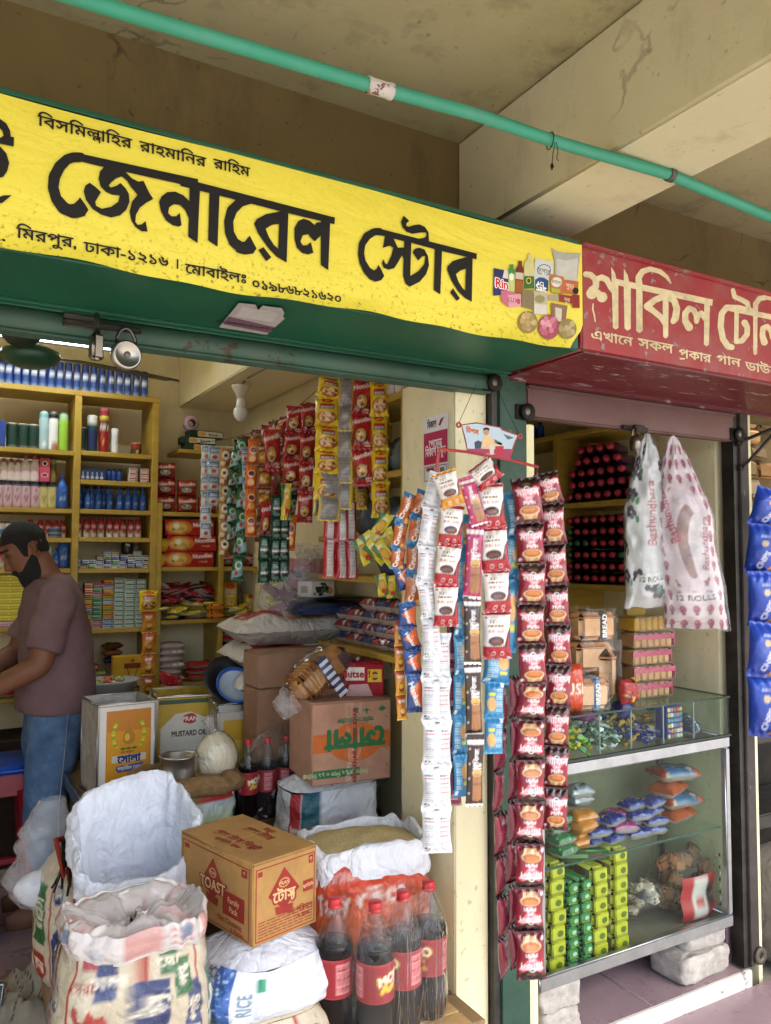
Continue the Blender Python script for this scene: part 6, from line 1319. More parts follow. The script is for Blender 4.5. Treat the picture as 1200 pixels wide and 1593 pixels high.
def sack(name, label, cat, c, w, d, h, art=None, col='#d8d8d8', rim='open', rz=0, seed=1, mat='sack', group=None, bulge=.10, nx=72, nz_=44, tilt=(0, 0), roll=.05, rimcol=None, crumple=1.0, fillh=None, fillcol='#c8b684', gather=0.0, neck=.0, artback=False):
    """standing woven sack: superellipse wall wrapped in its print, then a rolled or gathered mouth"""
    T = thing(name, label, cat, c, group, rz); o = seed*3.7; a = art.out() if art is not None else None
    def wallp(u, z):
        an = 2*pi*(u-.75); ca, sa = cos(an), sin(an); v = z/h; e = .62
        k = 1+bulge*sin(pi*min(1, max(0, v))*.9+.25)-bulge*.5
        k *= 1-.10*max(0, (.12-v)/.12)**2
        if gather: k *= 1-gather*max(0, (v-.72)/.28)**1.5
        x = w/2*k*math.copysign(abs(ca)**e, ca); y = d/2*k*math.copysign(abs(sa)**e, sa)
        f = crumple*(.010*nz((x*5, y*5, z*9), 1, o)+.006*nz((x*14, y*14, z*20), 1, o)+.003*nz((x*36, y*36, z*46), 1, o))
        return Vector((x*(1+f/max(.05, w/2)*1.0)+tilt[0]*z, y*(1+f/max(.05, d/2))+tilt[1]*z, z))
    def wf(u, v):
        p = wallp(u, v*h)
        if v > .9: p.z += crumple*.012*nz((u*9, 0, 0), 1, o)*(v-.9)*10
        if rim == 'slope': p.z += (v**2)*(.5*tilt_h)*sin(2*pi*(u-.75)) if False else 0
        return p
    m = MB(); m.grid(wf, nx, nz_, mat, col, a); inst('body', m.mesh('body'), (0, 0, 0), parent=T)
    if rim == 'open':
        m = MB(); rc_ = rimcol or col
        def rf(u, v):                                   # outside of the cuff, over the fold, down inside
            s = v*3.0; an = 2*pi*(u-.75)
            lift = roll*.55*nz((cos(an)*1.6, sin(an)*1.6, 0), 1, o+5)+roll*.25*nz((cos(an)*4, sin(an)*4, 1), 1, o+7)
            if s < 1: z = h-roll*(1.2-s*1.1); k = 1.045+.02*sin(s*pi)
            elif s < 2: q = s-1; z = h+roll*.28*sin(q*pi*.5+.4)+0*q; k = 1.05-.10*q
            else: q = s-2; z = h+roll*.2-q*roll*2.4; k = .95-.06*q
            p = wallp(u, h); bx, by = p.x-tilt[0]*h, p.y-tilt[1]*h
            kk = k+crumple*.05*nz((cos(an)*3, sin(an)*3, s*1.3), 1, o+9)+crumple*.02*nz((cos(an)*9, sin(an)*9, s*3), 1, o+3)
            return Vector((bx*kk+tilt[0]*z, by*kk+tilt[1]*z, z+lift))
        m.grid(rf, nx, 18, mat, rc_); inst('rolled_rim', m.mesh('rolled_rim'), (0, 0, 0), parent=T)
        if fillh is not None:
            m = MB()
            def ff(u, v):
                p = wallp(u, h); r = v*.93; x = (p.x-tilt[0]*h)*r; y = (p.y-tilt[1]*h)*r
                return Vector((x+tilt[0]*fillh, y+tilt[1]*fillh, fillh+.03*(1-r*r)+.006*nz((x*20, y*20, 1), 1, o)))
            m.grid(ff, 40, 12, 'grain', fillcol, flip=True); o_ = inst('grain_fill', m.mesh('grain_fill'), (0, 0, 0), parent=T)
    elif rim == 'closed':
        m = MB()
        def cf2(u, v):
            p = wallp(u, h); r = 1-v; q = 1-(1-v)**2
            return Vector((p.x*r, p.y*r, h+.05*q+.012*nz((p.x*r*14, p.y*r*14, 2), 1, o)*q))
        m.grid(cf2, 48, 10, mat, rimcol or col); inst('top_panel', m.mesh('top_panel'), (0, 0, 0), parent=T)
    return T, wallp

def art_camel(seed=0):
    """cream woven sack: red stripes, blue and green saw edged lettering bands, a red running camel"""
    A = Art(2.0, 1.0, 200, 84, '#bcb19a', 2)
    for x0 in (.0, .5, 1.0, 1.5):
        f = x0
        A.rect(f+.245, 0, f+.262, 1, '#962418'); A.rect(f+.015, 0, f+.03, 1, '#962418')
    def saw(cx, cy, hw, hh, c, tx, ts, tc='#d8d0bc', rot=pi/2):
        pts = []
        n = max(6, int(hh/.022))
        for i in range(n): pts.append((cx+hw*(1 if i % 2 else .86), cy-hh+2*hh*i/(n-1)))
        for i in range(n): pts.append((cx-hw*(1 if i % 2 else .86), cy+hh-2*hh*i/(n-1)))
        A.poly(pts, c); A.text(tx, cx, cy, ts, tc, rot, .03)
    for k in range(2):
        b = k*1.0
        saw(b+.55, .68, .045, .13, '#182c60', 'উষ্ট্র', .055); saw(b+.55, .34, .05, .14, '#16592c', 'তাজ', .07); saw(b+.72, .46, .05, .30, '#182c60', 'জোয়ার পাউ', .06)
        saw(b+.44, .84, .045, .09, '#182c60', 'চাল', .06, rot=0); A.rect(b+.30, .90, b+.40, .97, '#962418'); saw(b+.66, .80, .05, .10, '#16592c', 'পণ্য', .055); saw(b+.60, .90, .04, .07, '#16592c', 'ছো', .05, rot=0)
        A.ell(b+.55, .12, .08, .10, '#962418'); A.text('ক', b+.55, .12, .09, '#d8cdb4', 0, .04)
        # camel
        cam_ = [(.30, .60), (.31, .66), (.285, .70), (.30, .74), (.325, .72), (.335, .66), (.36, .65), (.385, .72), (.41, .66), (.44, .67), (.465, .60), (.455, .52), (.44, .46), (.455, .38), (.43, .30), (.415, .29), (.43, .37), (.41, .46), (.385, .48), (.37, .42), (.345, .32), (.325, .31), (.35, .42), (.345, .50), (.32, .54)]
        A.poly([(b+x, y) for x, y in cam_], '#9c2e24'); A.ell(b+.39, .58, .07, .07, '#9c2e24')
        A.text('সেরা', b+.33, .82, .05, '#962418', 0, .02); A.text('কয়েল চাউল', b+.36, .20, .045, '#962418', 0, .02)
        A.rect(b+.27, .02, b+.48, .13, '#182c60'); A.text('৫০ কেজি', b+.37, .075, .06, '#d8d0bc', 0, .03)
        A.poly([(b+.05, .40), (b+.20, .62), (b+.24, .62), (b+.24, .02), (b+.05, .02)], '#182c60'); A.ell(b+.15, .30, .07, .09, '#c8c4a8'); A.text('অটো', b+.15, .30, .07, '#1f5a34', 0, .04); A.text('রাইস', b+.15, .12, .06, '#c8ccd4', 0, .03); A.ell(b+.10, .72, .05, .07, '#182c60'); A.text('লি', b+.10, .72, .06, '#cfc8b0', 0, .04)
        saw(b+.90, .55, .06, .22, '#16592c', 'রাইস', .08); A.ell(b+.90, .16, .07, .10, '#962418'); A.text('ম', b+.90, .16, .09, '#d8cdb4', 0, .04)
    return A
def shifted(A, s):
    A.a = np.roll(A.a, int(s*A.a.shape[1]), 1); return A
# front sack with the camel, mouth gathered in a film of clear plastic
q = PZ(222, 1593, PZT); cx, cy = .425, 1.925
T1, w1 = sack('rice_sack', 'cream rice sack printed with a red camel, mouth rolled in clear film', 'sack', (cx, cy, PZT), .325, .25, .375, shifted(art_camel(), -.26), rim='none', seed=2, crumple=1.2, rz=-.12, bulge=.12, nx=200, nz_=84)
m = MB()
def cuff(u, v):
    an = 2*pi*(u-.75); p = w1(u, .365); s = v
    lift = .020*nz((cos(an)*1.5, sin(an)*1.5, 0), 1, 3)+.012*nz((cos(an)*6, sin(an)*6, 2), 1, 4)
    if s < .55: q = s/.55; k = 1.00+.055*sin(q*pi*.7)+.02; z = .355+.048*q
    elif s < .75: q = (s-.55)/.2; k = 1.06-.08*q; z = .403+.012*sin(q*pi)
    else: q = (s-.75)/.25; k = .98-.88*q; z = .403-.02*q+.05*nz((cos(an)*3*q, sin(an)*3*q, q*2), 1, 17)
    k += .035*nz((cos(an)*5, sin(an)*5, s*4), 1, 7)+.018*nz((cos(an)*14, sin(an)*14, s*9), 1, 2)
    return Vector((p.x*k, p.y*k, z+lift))
A = Art(2, .3, 150, 34, '#bcb6b4', 2); A.speck(90, 0, 0, 2, .3, .01, .04, ['#b89a96', '#c8c4c4', '#a4a6ac', '#b8a09c', '#cfcac8'], 3)
for x in (.1, .42, .98, 1.3, 1.7): A.rect(x, .02, x+.07, .2, '#b08580'); A.lines(x+.10, .04, x+.24, .18, 3, '#b0807c', int(x*9), .5)
for x in (.25, 1.5): A.poly([(x, 0), (x+.10, .06), (x+.08, .2), (x-.02, .14)], '#7f9084')
for x in (.60, 1.12, 1.85): A.rect(x, .08, x+.08, .17, '#6a7288')
m.grid(cuff, 150, 34, 'film', art=A); inst('gathered_mouth', m.mesh('gathered_mouth'), (0, 0, 0), parent=T1)
m = MB()
def filmf(u, v):
    p = w1(u, v*.365); k = 1.018+.012*nz((p.x*16, p.y*16, p.z*12), 1, 11); return Vector((p.x*k, p.y*k, p.z))
m.grid(filmf, 60, 24, 'cling'); inst('film', m.mesh('film'), (0, 0, 0), parent=T1)
# second camel sack at the back left
T2, w2 = sack('rice_sack', 'cream camel rice sack at the platform\'s left edge, mouth tied', 'sack', (.43, 2.56, PZT), .27, .23, .37, shifted(art_camel(), .30), rim='closed', rimcol='#8f8a88', seed=4, rz=.25, bulge=.16, gather=.35, nx=160, nz_=70)
m = MB(); bz = Vector((-.08, -.02, .40))
for i in range(9): m.tube([bz, bz+Vector((-.02+R.uniform(-.04, .03), -.07+R.uniform(-.02, .02), .0+R.uniform(-.03, .04))), bz+Vector((-.04+R.uniform(-.05, .03), -.095, -.08+R.uniform(-.06, .04)))], [.012, .008, .003], 6, 'film', R.choice(['#1a1816', '#3a3434', '#8a2a24']))
inst('tied_neck', m.mesh('tied_neck'), (0, 0, 0), parent=T2)
# lower printed sack and the blue and white rice sack on it
sack('rice_sack', 'cream printed rice sack lying under the blue and white one', 'sack', (.735, 1.93, PZT), .315, .25, .125, shifted(art_camel(), .52), rim='closed', rimcol='#bcb19a', seed=6, bulge=.22, nx=170, nz_=50, crumple=.9)
A = Art(2.0, .6, 190, 60, '#d0d5e0', 2)
for k in range(2):
    b = k*1.0
    A.rect(b+.40, 0, b+.56, .6, '#3a62a8'); A.speck(70, b+.40, .0, b+.56, .6, .004, .015, ['#6a8cc0', '#2a4f94', '#a8bcd8'], 4); A.text('RICE', b+.635, .30, .07, '#5a7488', pi/2, .04); A.text('N', b+.635, .06, .07, '#5a7488', pi/2, .04)
    A.poly([(b+.22, .50), (b+.40, .46), (b+.40, .10), (b+.22, .14)], '#dfe2ea'); A.lines(b+.23, .16, b+.39, .44, 7, '#2a3c6a', 5, .3)
    for q in range(5): A.rect(b+.23, .10+.035*q, b+.40, .10+.035*q+.012, '#3a5a9a')
    A.rect(b+.21, .08, b+.215, .52, '#2a3c6a'); A.text('RICE', b+.33, .555, .06, '#2a4a94', -.1, .05); A.rect(b+.69, .40, b+.73, .52, '#2f8a6a')
sack('rice_sack', 'white woven rice sack with blue print carrying the toast carton', 'sack', (.755, 1.945, PZT+.128), .325, .26, .118, shifted(A, .12), rim='closed', rimcol='#d0d5e0', seed=8, bulge=.24, crumple=1.5, nx=190, nz_=60)
# open empty white sack
def open_sack():
    T = thing('open_sack', 'empty white woven sack standing wide open behind the camel sack', 'sack', (.505, 2.28, PZT))
    A = Art(2.0, 1.0, 120, 50, '#d2d8e3', 2)
    for x in (.30, .36, .43): A.poly([(x+.02, .30), (x+.10, .33), (x+.09, .40), (x+.05, .37), (x, .38)], '#3f9aa8')
    A.ell(.46, .34, .045, .05, '#4aa0ac'); A.ell(.46, .35, .022, .025, '#d2d8e3'); A.rect(.30, .22, .42, .26, '#3f9aa8'); A.text('ও', .52, .27, .10, '#4aa0ac', 0, .04)
    def wl(u, z, H):
        an = 2*pi*(u-.75); ca, sa = cos(an), sin(an); e = .7; v = z/H
        k = .86+.22*v; x = .140*k*math.copysign(abs(ca)**e, ca); y = .13*k*math.copysign(abs(sa)**e, sa)
        f = .018*nz((x*7, y*7, z*5), 1, 21)+.010*abs(nz((x*16, y*16, z*11), 1, 22))+.006*abs(nz((x*34, y*34, z*26), 1, 29))
        return Vector((x*(1+f*7), y*(1+f*7), z))
    def Hh(u):
        an = 2*pi*(u-.75); return .475+.095*sin(an)+.035*cos(an)+.018*nz((cos(an)*2, sin(an)*2, 0), 1, 23)
    m = MB(); m.grid(lambda u, v: wl(u, v*Hh(u), Hh(u)), 120, 50, 'sack', art=A); inst('body', m.mesh('body'), (0, 0, 0), parent=T)
    m = MB()
    def rf(u, v):
        an = 2*pi*(u-.75); H = Hh(u); p = wl(u, H, H); s = v*3
        wd = .062+.014*nz((cos(an)*2, sin(an)*2, 5), 1, 3)
        if s < 1: k = 1.05+.03*sin(s*pi*.6); z = H-wd*(1-s)
        elif s < 2: q = s-1; k = 1.07-.11*q; z = H+.012*sin(q*pi)
        else: q = s-2; k = .96-.22*q; z = H-.30*q
        k += .06*nz((cos(an)*4, sin(an)*4, s*2), 1, 31)+.045*abs(nz((cos(an)*7, sin(an)*7, s*3), 1, 32))+.03*abs(nz((cos(an)*15, sin(an)*15, s*6), 1, 37))-.02
        return Vector((p.x*k, p.y*k, z+.008*nz((cos(an)*8, sin(an)*8, s*2), 1, 33)))
    m.grid(rf, 120, 34, 'sack', '#d0d6e2'); inst('rolled_rim', m.mesh('rolled_rim'), (0, 0, 0), parent=T)
    m = MB(); m.grid(lambda u, v: Vector((.12*v*cos(2*pi*u), .10*v*sin(2*pi*u), .17+.02*nz((cos(2*pi*u)*v*3, sin(2*pi*u)*v*3, 0), 1, 4))), 30, 8, 'sack', '#c8cedc'); inst('sack_floor', m.mesh('sack_floor'), (0, 0, 0), parent=T)
open_sack()
# rice sack with the rolled mouth and printed field
A = Art(2.0, .6, 170, 60, '#d8d4cc', 2)
for k in range(2):
    b = k; A.grad(.10, '#b8a02c', .30, '#d8742c', b+.0, b+.78); A.grad(.30, '#d8642c', .60, '#a81c24', b+.0, b+.78)
    rq = random.Random(9+k)
    for i in range(70): x = rq.uniform(b, b+.76); A.poly([(x, .06), (x+.006, .06), (x+.012+rq.uniform(-.02, .02), rq.uniform(.14, .27))], rq.choice(['#6a8a24', '#8aa02c', '#4a6a1c', '#b0a83c']))
    A.ell(b+.60, .06, .22, .16, '#b8bcc8'); A.ell(b+.60, .05, .19, .13, '#d4d0cc'); A.speck(50, b+.45, .0, b+.75, .14, .006, .014, ['#dcd8d0', '#c03a2c', '#4a8a34', '#e4e0d8'], 3); A.text('Tasty rice', b+.30, .44, .07, '#e0d0c8', .12, .03); A.text('premium', b+.27, .53, .045, '#c8a8a0', .12, .02)
    for q in range(4): A.rect(b+.80+.025*q, 0, b+.812+.025*q, .6, '#c8862c')
T, _ = sack('rice_sack', 'open rice sack with a red and orange field print, heaped with grain', 'sack', (1.085, 2.035, PZT), .345, .27, .43, shifted(A, -.20), rim='open', rimcol='#d4d7de', seed=12, roll=.062, fillh=.415, bulge=.08, nx=170, nz_=60, crumple=1.0, rz=-.2)
m = MB(); a = P(518, 1345, 2.03); b_ = P(568, 1383, 1.98); m.tube([a, a.lerp(b_, .5)+Vector((0, -.006, 0)), b_], [.009, .006, .004], 8, 'metal', '#a8a49c', flat=.4); tag(m.build('scoop_handle'), 'steel spoon stuck against the printed rice sack', 'spoon')
# white sack behind, with red and teal band
A = Art(2.0, .8, 150, 60, '#d2d6dc', 2)
for q in range(2): A.rect(q+.62, 0, q+.76, .8, '#a82c34'); A.text('চাউল', q+.69, .45, .10, '#d8d4d4', pi/2, .04); A.rect(q+.77, 0, q+.92, .8, '#1f5a68')
sack('rice_sack', 'plump white sack with a red and teal band under the cooking oil carton', 'sack', (1.185, 2.485, PZT), .34, .22, .465, A, rim='closed', rimcol='#d2d6dc', seed=15, bulge=.10, nx=150, nz_=60, crumple=1.3)
# clear bag of goods at the far left
bagp = [P(82, 1242, 2.62), P(70, 1290, 2.60), P(66, 1325, 2.60), P(62, 1365, 2.58), P(70, 1405, 2.57)]
m = MB(); rr_ = [.035, .075, .055, .085, .05]
ring = []
for j in range(25):
    f = j/24*(len(bagp)-1); i = min(int(f), len(bagp)-2); c = bagp[i].lerp(bagp[i+1], f-i); r = rr_[i]+(rr_[i+1]-rr_[i])*(f-i)
    ring.append([c+Vector(((r*(1.25 if j > 8 else 1))*cos(a)*(1+.16*nz((cos(a)*2, sin(a)*2, j*.35), 1, 3)+.06*nz((cos(a)*7, sin(a)*7, j*.7), 1, 5)), r*.75*sin(a)*(1+.16*nz((cos(a)*2, sin(a)*2, j*.35), 1, 8)), 0)) for a in [2*pi*k/40 for k in range(40)]])
T = thing('plastic_bag', 'crumpled clear plastic bag hanging at the platform corner', 'plastic bag', bagp[-1])
m.loft(ring, 'thin_bag', caps=(False, True)); child('film', m, T)
m = MB(); m.M = Matrix.Translation(bagp[3]+Vector((0, 0, -.03))); m.grid(lambda u, v: Vector((.07*cos(2*pi*u)*sin(pi*v), .045*sin(2*pi*u)*sin(pi*v), -.05*cos(pi*v)))*(1+.15*nz((cos(2*pi*u)*2, sin(2*pi*u)*2, v*3), 1, 2)), 24, 12, 'film', '#c8ccd4', flip=True); child('contents', m, T)
# wood crate under the burlap sack, with burlap sack itself
m = MB(); m.box((.765, 2.74, .36), (.32, .30, .28), 'card', '#7a6448', b=.004); tag(m.build('carton'), 'brown carton under the burlap topped bag', 'box')
A = Art(2.0, .5, 130, 44, '#3a6a34', 2)
for k in range(2):
    A.grad(.0, '#2f5a2c', .2, '#8aa03c', k+.1, k+.9); A.grad(.2, '#a8b890', .38, '#b8c8d4', k+.1, k+.9); A.speck(20, k+.1, .15, k+.9, .24, .02, .05, ['#2a4a24', '#3a5a2c', '#c8c070'], 4); A.rect(k+.1, .36, k+.9, .5, '#a8241c'); A.text('BASMATI', k+.6, .44, .08, '#e0d8cc', .1, .04)
Tb, wb_ = sack('flour_sack', 'printed bag with a rolled burlap mouth holding a pot and a bag of flour', 'sack', (.765, 2.70, .50), .30, .25, .20, shifted(A, -.05), rim='none', seed=18, bulge=.06, nx=130, nz_=44)
m = MB()
def bur(u, v):
    an = 2*pi*(u-.75); p = wb_(u, .19); s = 2*pi*v; r = .036*(1+.25*nz((cos(an)*2, sin(an)*2, 1), 1, 41))
    k = 1.03+(r/.14)*cos(s); kk = .04*nz((cos(an)*4, sin(an)*4, v*3), 1, 43)
    return Vector((p.x*(k+kk), p.y*(k+kk), .20+r*sin(s)+.014*nz((cos(an)*2.4, sin(an)*2.4, 0), 1, 44)))
m.grid(bur, 80, 18, 'burlap', '#8a6f4e', flip=True); inst('burlap_rim', m.mesh('burlap_rim'), (0, 0, 0), parent=Tb)
m = MB(); m.grid(lambda u, v: (lambda p: Vector((p.x*v*.98, p.y*v*.98, .185+.02*(1-v*v))))(wb_(u, .19)), 40, 8, 'grain', '#b89a60', flip=True); inst('grain_fill', m.mesh('grain_fill'), (0, 0, 0), parent=Tb)
q = P(278, 1198, 2.62); m = MB(); m.lathe([(.055, -.035), (.058, 0), (.058, .035), (.063, .038), (.060, .041), (.053, .036), (.05, -.03), (.0001, -.034)], Vector((q.x, q.y, q.z+.01)), 28, 'metal', '#b8b8b8', cap=False); tag(m.build('steel_pot'), 'small steel measuring pot sunk in the burlap sack', 'pot')
q = P(337, 1180, 2.66); T = thing('flour_bag', 'knotted clear bag of cream flour on the burlap sack', 'flour bag', (q.x, q.y, q.z-.055))
m = MB(); m.grid(lambda u, v: q+Vector((.082*cos(2*pi*u)*sin(pi*v)**.8*(1-.25*v), .065*sin(2*pi*u)*sin(pi*v)**.8*(1-.25*v), -.06*cos(pi*v)+.03*v*v))*(1+.07*nz((cos(2*pi*u)*2, sin(2*pi*u)*2, v*4), 1, 52)), 36, 20, 'sack', '#d2cab0'); child('flour', m, T)
m = MB(); m.grid(lambda u, v: q+Vector((.086*cos(2*pi*u)*sin(pi*v)**.75*(1-.25*v), .069*sin(2*pi*u)*sin(pi*v)**.75*(1-.25*v), -.062*cos(pi*v)+.034*v*v))*(1+.09*nz((cos(2*pi*u)*3, sin(2*pi*u)*3, v*5), 1, 54)), 36, 20, 'cling')
kx = q+Vector((-.012, 0, .085)); m.tube([q+Vector((-.005, 0, .075)), kx, kx+Vector((0, 0, .012))], [.018, .007, .008], 10, 'thin_bag'); m.tube([kx, kx+Vector((-.012, 0, .035)), kx+Vector((-.02, .005, .055))], [.006, .016, .026], 10, 'thin_bag'); child('film', m, T)

# ------------------------------------------------------------------ counter with the oil tins
t = thing('counter', 'low counter with a metal edge carrying the oil tins', 'counter', (.80, 3.25, 0))
zc_ = P(188, 1240, 2.98).z; q0 = P(152, 1240, 2.96)
m = MB(); m.box((.83, 3.27, zc_/2-.01), (.66, .62, zc_-.02), 'card', '#5a4a34', b=.004); child('body', m, t)
m = MB(); m.box((.83, 3.26, zc_-.008), (.70, .66, .016), 'plank', b=.002); child('top', m, t)
m = MB(); m.box((.83, 2.925, zc_-.01), (.71, .012, .05), 'metal', '#9aa0a6', b=.002); m.box((.473, 3.26, zc_-.01), (.012, .66, .05), 'metal', '#8a9096', b=.002); child('metal_edge', m, t)
def tin(label, x, y, rz, w, d, h, base, front, prt, open_=True, z0=None):
    T = thing('oil_tin', label, 'oil tin', (x, y, zc_+.001 if z0 is None else z0), None, rz)
    m = MB(); th = .004
    for sx_, sy_, lx, ly, c in ((0, -1, w, th, front), (0, 1, w, th, base), (-1, 0, th, d-2*th, base), (1, 0, th, d-2*th, base)):
        m.box((sx_*(w-th)/2, sy_*(d-th)/2, h/2), (lx, ly, h), 'label' if c != base else 'iron', c, b=.001)
    m.box((0, 0, .006), (w-.01, d-.01, .012), 'metal', '#8a8a88')
    inst('body', m.mesh('body'), (0, 0, 0), parent=T)
    m = MB(); e = .005
    for z in (e, h-e):
        for sy_ in (-1, 1): m.box((0, sy_*d/2, z), (w+.008, .009, .011), 'metal', '#b8b8b4', b=.003)
        for sx_ in (-1, 1): m.box((sx_*w/2, 0, z), (.009, d-.01, .011), 'metal', '#a8a8a4', b=.003)
    for sx_ in (-1, 1):
        for sy_ in (-1, 1): m.box((sx_*w/2, sy_*d/2, h/2), (.008, .008, h-.02), 'metal', '#b0b0ac', b=.002)
    inst('seam', m.mesh('seam'), (0, 0, 0), parent=T)
    m = MB(); fr = (Vector((0, -d/2, h/2)), Vector((1, 0, 0)), Vector((0, 0, 1))); prt(m, fr, w, h); inst('label', m.mesh('label'), (0, 0, 0), parent=T)
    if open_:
        m = MB(); m.box((0, 0, h*.6), (w-.012, d-.012, .002), 'iron', '#1d1a16'); inst('inside_shade', m.mesh('inside_shade'), (0, 0, 0), parent=T)  # dark sheet standing in for the shade inside the open tin
    return T
def prt1(m, fr, w, h):
    m.rect(fr, -w*.36, -h*.47, w*.42, h*.42, 'label', '#b8741c', .0008); m.rect(fr, -w*.345, -h*.46, w*.40, h*.20, 'label', '#c88a18', .0010); m.rect(fr, -w*.345, -h*.46, w*.40, -h*.30, 'label', '#c89a14', .0012)
    for s in (-1, 1):
        for k in range(11):
            a = -.9+k*.19; x, y = s*w*.27*cos(a*.75), h*.16+h*.16*sin(a)
            m.ell(fr, .03*w+x, y, w*.035, h*.016, 'label', ('#b8b024', '#7a9a24', '#c8c03c')[k % 3], .0014+.00001*k, 8)
    m.flat([ccw([(.03*w+w*.0, h*.32), (.03*w+w*.035, h*.22), (.03*w+w*.115, h*.15), (.03*w+w*.10, h*.08), (.03*w+w*.03, h*.05), (.03*w-w*.05, h*.055), (.03*w-w*.105, h*.09), (.03*w-w*.10, h*.16), (.03*w-w*.03, h*.22)])], fr, 'label', '#a8761c', .0016); m.ell(fr, .03*w-w*.03, h*.13, w*.045, h*.04, 'label', '#d8a838', .0018)
    for x in (-.1, 0, .1): m.ell(fr, .03*w+x*w, h*.01, w*.05, h*.014, 'label', '#3a6a24', .0015, 8)
    m.rect(fr, -w*.26, -h*.13, w*.34, -h*.055, 'label', '#c8c0b0', .0014); m.text('সোলা', (fr[0]+Vector((w*.04, 0, -h*.095)), fr[1], fr[2]), h*.075, 'ink', '#22306c', .0020, .05); m.text('পাম অয়েল', (fr[0]+Vector((w*.0, 0, -h*.025)), fr[1], fr[2]), h*.022, 'ink', '#8a2418', .0018, .02)
    m.flat([ccw([(-w*.17, -h*.17), (w*.30, -h*.155), (w*.26, -h*.195), (w*.30, -h*.23), (-w*.15, -h*.235), (-w*.19, -h*.20)])], fr, 'label', '#2a4f94', .0015); m.text('সয়াবিন তেল', (fr[0]+Vector((w*.05, 0, -h*.195)), fr[1], fr[2]), h*.035, 'ink', '#e0dcd0', .0019, .02)
def prt2(m, fr, w, h):
    m.rect(fr, -w*.44, -h*.48, w*.46, h*.40, 'label', '#b8962c', .0008); m.flat([ccw([(-w*.44, h*.12), (-w*.2, h*.28), (w*.05, h*.30), (w*.32, h*.22), (w*.46, h*.30), (w*.46, -h*.25), (-w*.44, -h*.25)])], fr, 'label', '#cdc8ba', .0010); m.rect(fr, -w*.47, h*.40, w*.47, h*.45, 'label', '#1f4a2c', .0012)
    m.ell(fr, w*.06, h*.22, w*.11, h*.062, 'label', '#b02420', .0014); m.ell(fr, w*.0, h*.22, w*.09, h*.05, 'label', '#b02420', .00145); m.text('PRAN', (fr[0]+Vector((w*.05, 0, h*.22)), fr[1], fr[2]), h*.05, 'ink', '#e8e0d8', .0018, .03)
    m.text('MUSTARD OIL', (fr[0]+Vector((w*.04, 0, h*.05)), fr[1], fr[2]), h*.062, 'ink', '#241c18', .0016, .03, 'c', w*.60)
    for k in range(26):
        rq = random.Random(k); x = rq.uniform(-.32, .44)*w; y = -h*.24+rq.uniform(-.03, .05)*h
        m.ell(fr, x, y, w*.045, h*.025, 'label', rq.choice(['#a8241c', '#2f6a24', '#c8a024', '#1f4a1c', '#b8501c', '#8a2c4a']), .0014+.00002*k, 9)
    for k in range(10): m.ell(fr, w*(.28+.03*(k % 4)), -h*(.16+.02*(k//4)), w*.06, h*.03, 'label', '#2a5020', .0020+.00002*k, 8)
qa = P(122, 1090, 3.0)
tin('tall yellow and white oil tin with an oil drop wreath, lid cut off', P(181, 1170, 3.06).x+.01, 3.08, .09, .205, .215, .335, '#b8b4ac', '#d0ccc4', prt1)
tin('mustard oil tin with a red oval badge and vegetables, lid cut off', P(283, 1170, 3.14).x+.015, 3.19, -.12, .225, .22, .325, '#b8962c', '#b8962c', prt2)
def prt3(m, fr, w, h): m.rect(fr, -w*.40, -h*.4, w*.42, h*.36, 'label', '#b8921c', .001); m.rect(fr, -w*.2, -h*.2, w*.2, h*.1, 'label', '#c8b04c', .0014)
T3 = tin('yellow oil tin with a grey metal lid under the frying pan', 1.045, 2.985, -.1, .20, .19, .29, '#a8a49a', '#b0aca0', prt3, False)
m = MB(); m.box((0, 0, .296), (.212, .202, .03), 'metal', '#8f9498', b=.006); inst('lid', m.mesh('lid'), (0, 0, 0), parent=T3)
zt3 = zc_+.312
T = thing('frying_pan', 'black frying pan propped on the grey tin lid', 'pan', (1.0, 3.0, zt3))
m = MB(); m.M = Matrix.Translation((.0, .03, .078)) @ Matrix.Rotation(radians(66), 4, 'X')
m.lathe([(.0001, -.004), (.06, -.004), (.098, .026), (.102, .028), (.100, .031), (.062, .001), (.0001, .001)], (0, 0, 0), 32, 'plastic', '#1a191a', cap=False); inst('dish', m.mesh('dish'), (0, 0, 0), parent=T, scale=.88)
T = thing('sieve', 'blue plastic sieve with white mesh leaning in the pan', 'sieve', (1.02, 2.93, zt3))
m = MB(); m.M = Matrix.Translation((-.005, .0, .058)) @ Matrix.Rotation(radians(48), 4, 'X')
m.lathe([(.070, .0), (.078, .002), (.080, .012), (.074, .014), (.068, .004), (.070, 0)], (0, 0, 0), 30, 'plastic', '#1c4fa8', cap=False); 
m.tube([(.074*cos(-.55), .074*sin(-.55), .008), (.12, -.072, .006), (.185, -.115, .002)], [.010, .009, .008], 8, 'plastic', '#1c4fa8'); inst('rim', m.mesh('rim'), (0, 0, 0), parent=T)
m = MB(); m.M = Matrix.Translation((-.005, .0, .058)) @ Matrix.Rotation(radians(48), 4, 'X'); m.lathe([(.069, .004), (.06, -.008), (.035, -.018), (.0001, -.020)], (0, 0, 0), 24, 'cloth', '#b0bcc8', cap=False); inst('mesh_bowl', m.mesh('mesh_bowl'), (0, 0, 0), parent=T)
q = P(262, 1078, 3.45); put('snack_packet', pm[0], Vector((q.x, 3.42, zc_+.33)), 'red and black packet propped behind the mustard oil tin', 'snack packet', None, rot=(.9, .3, .4))

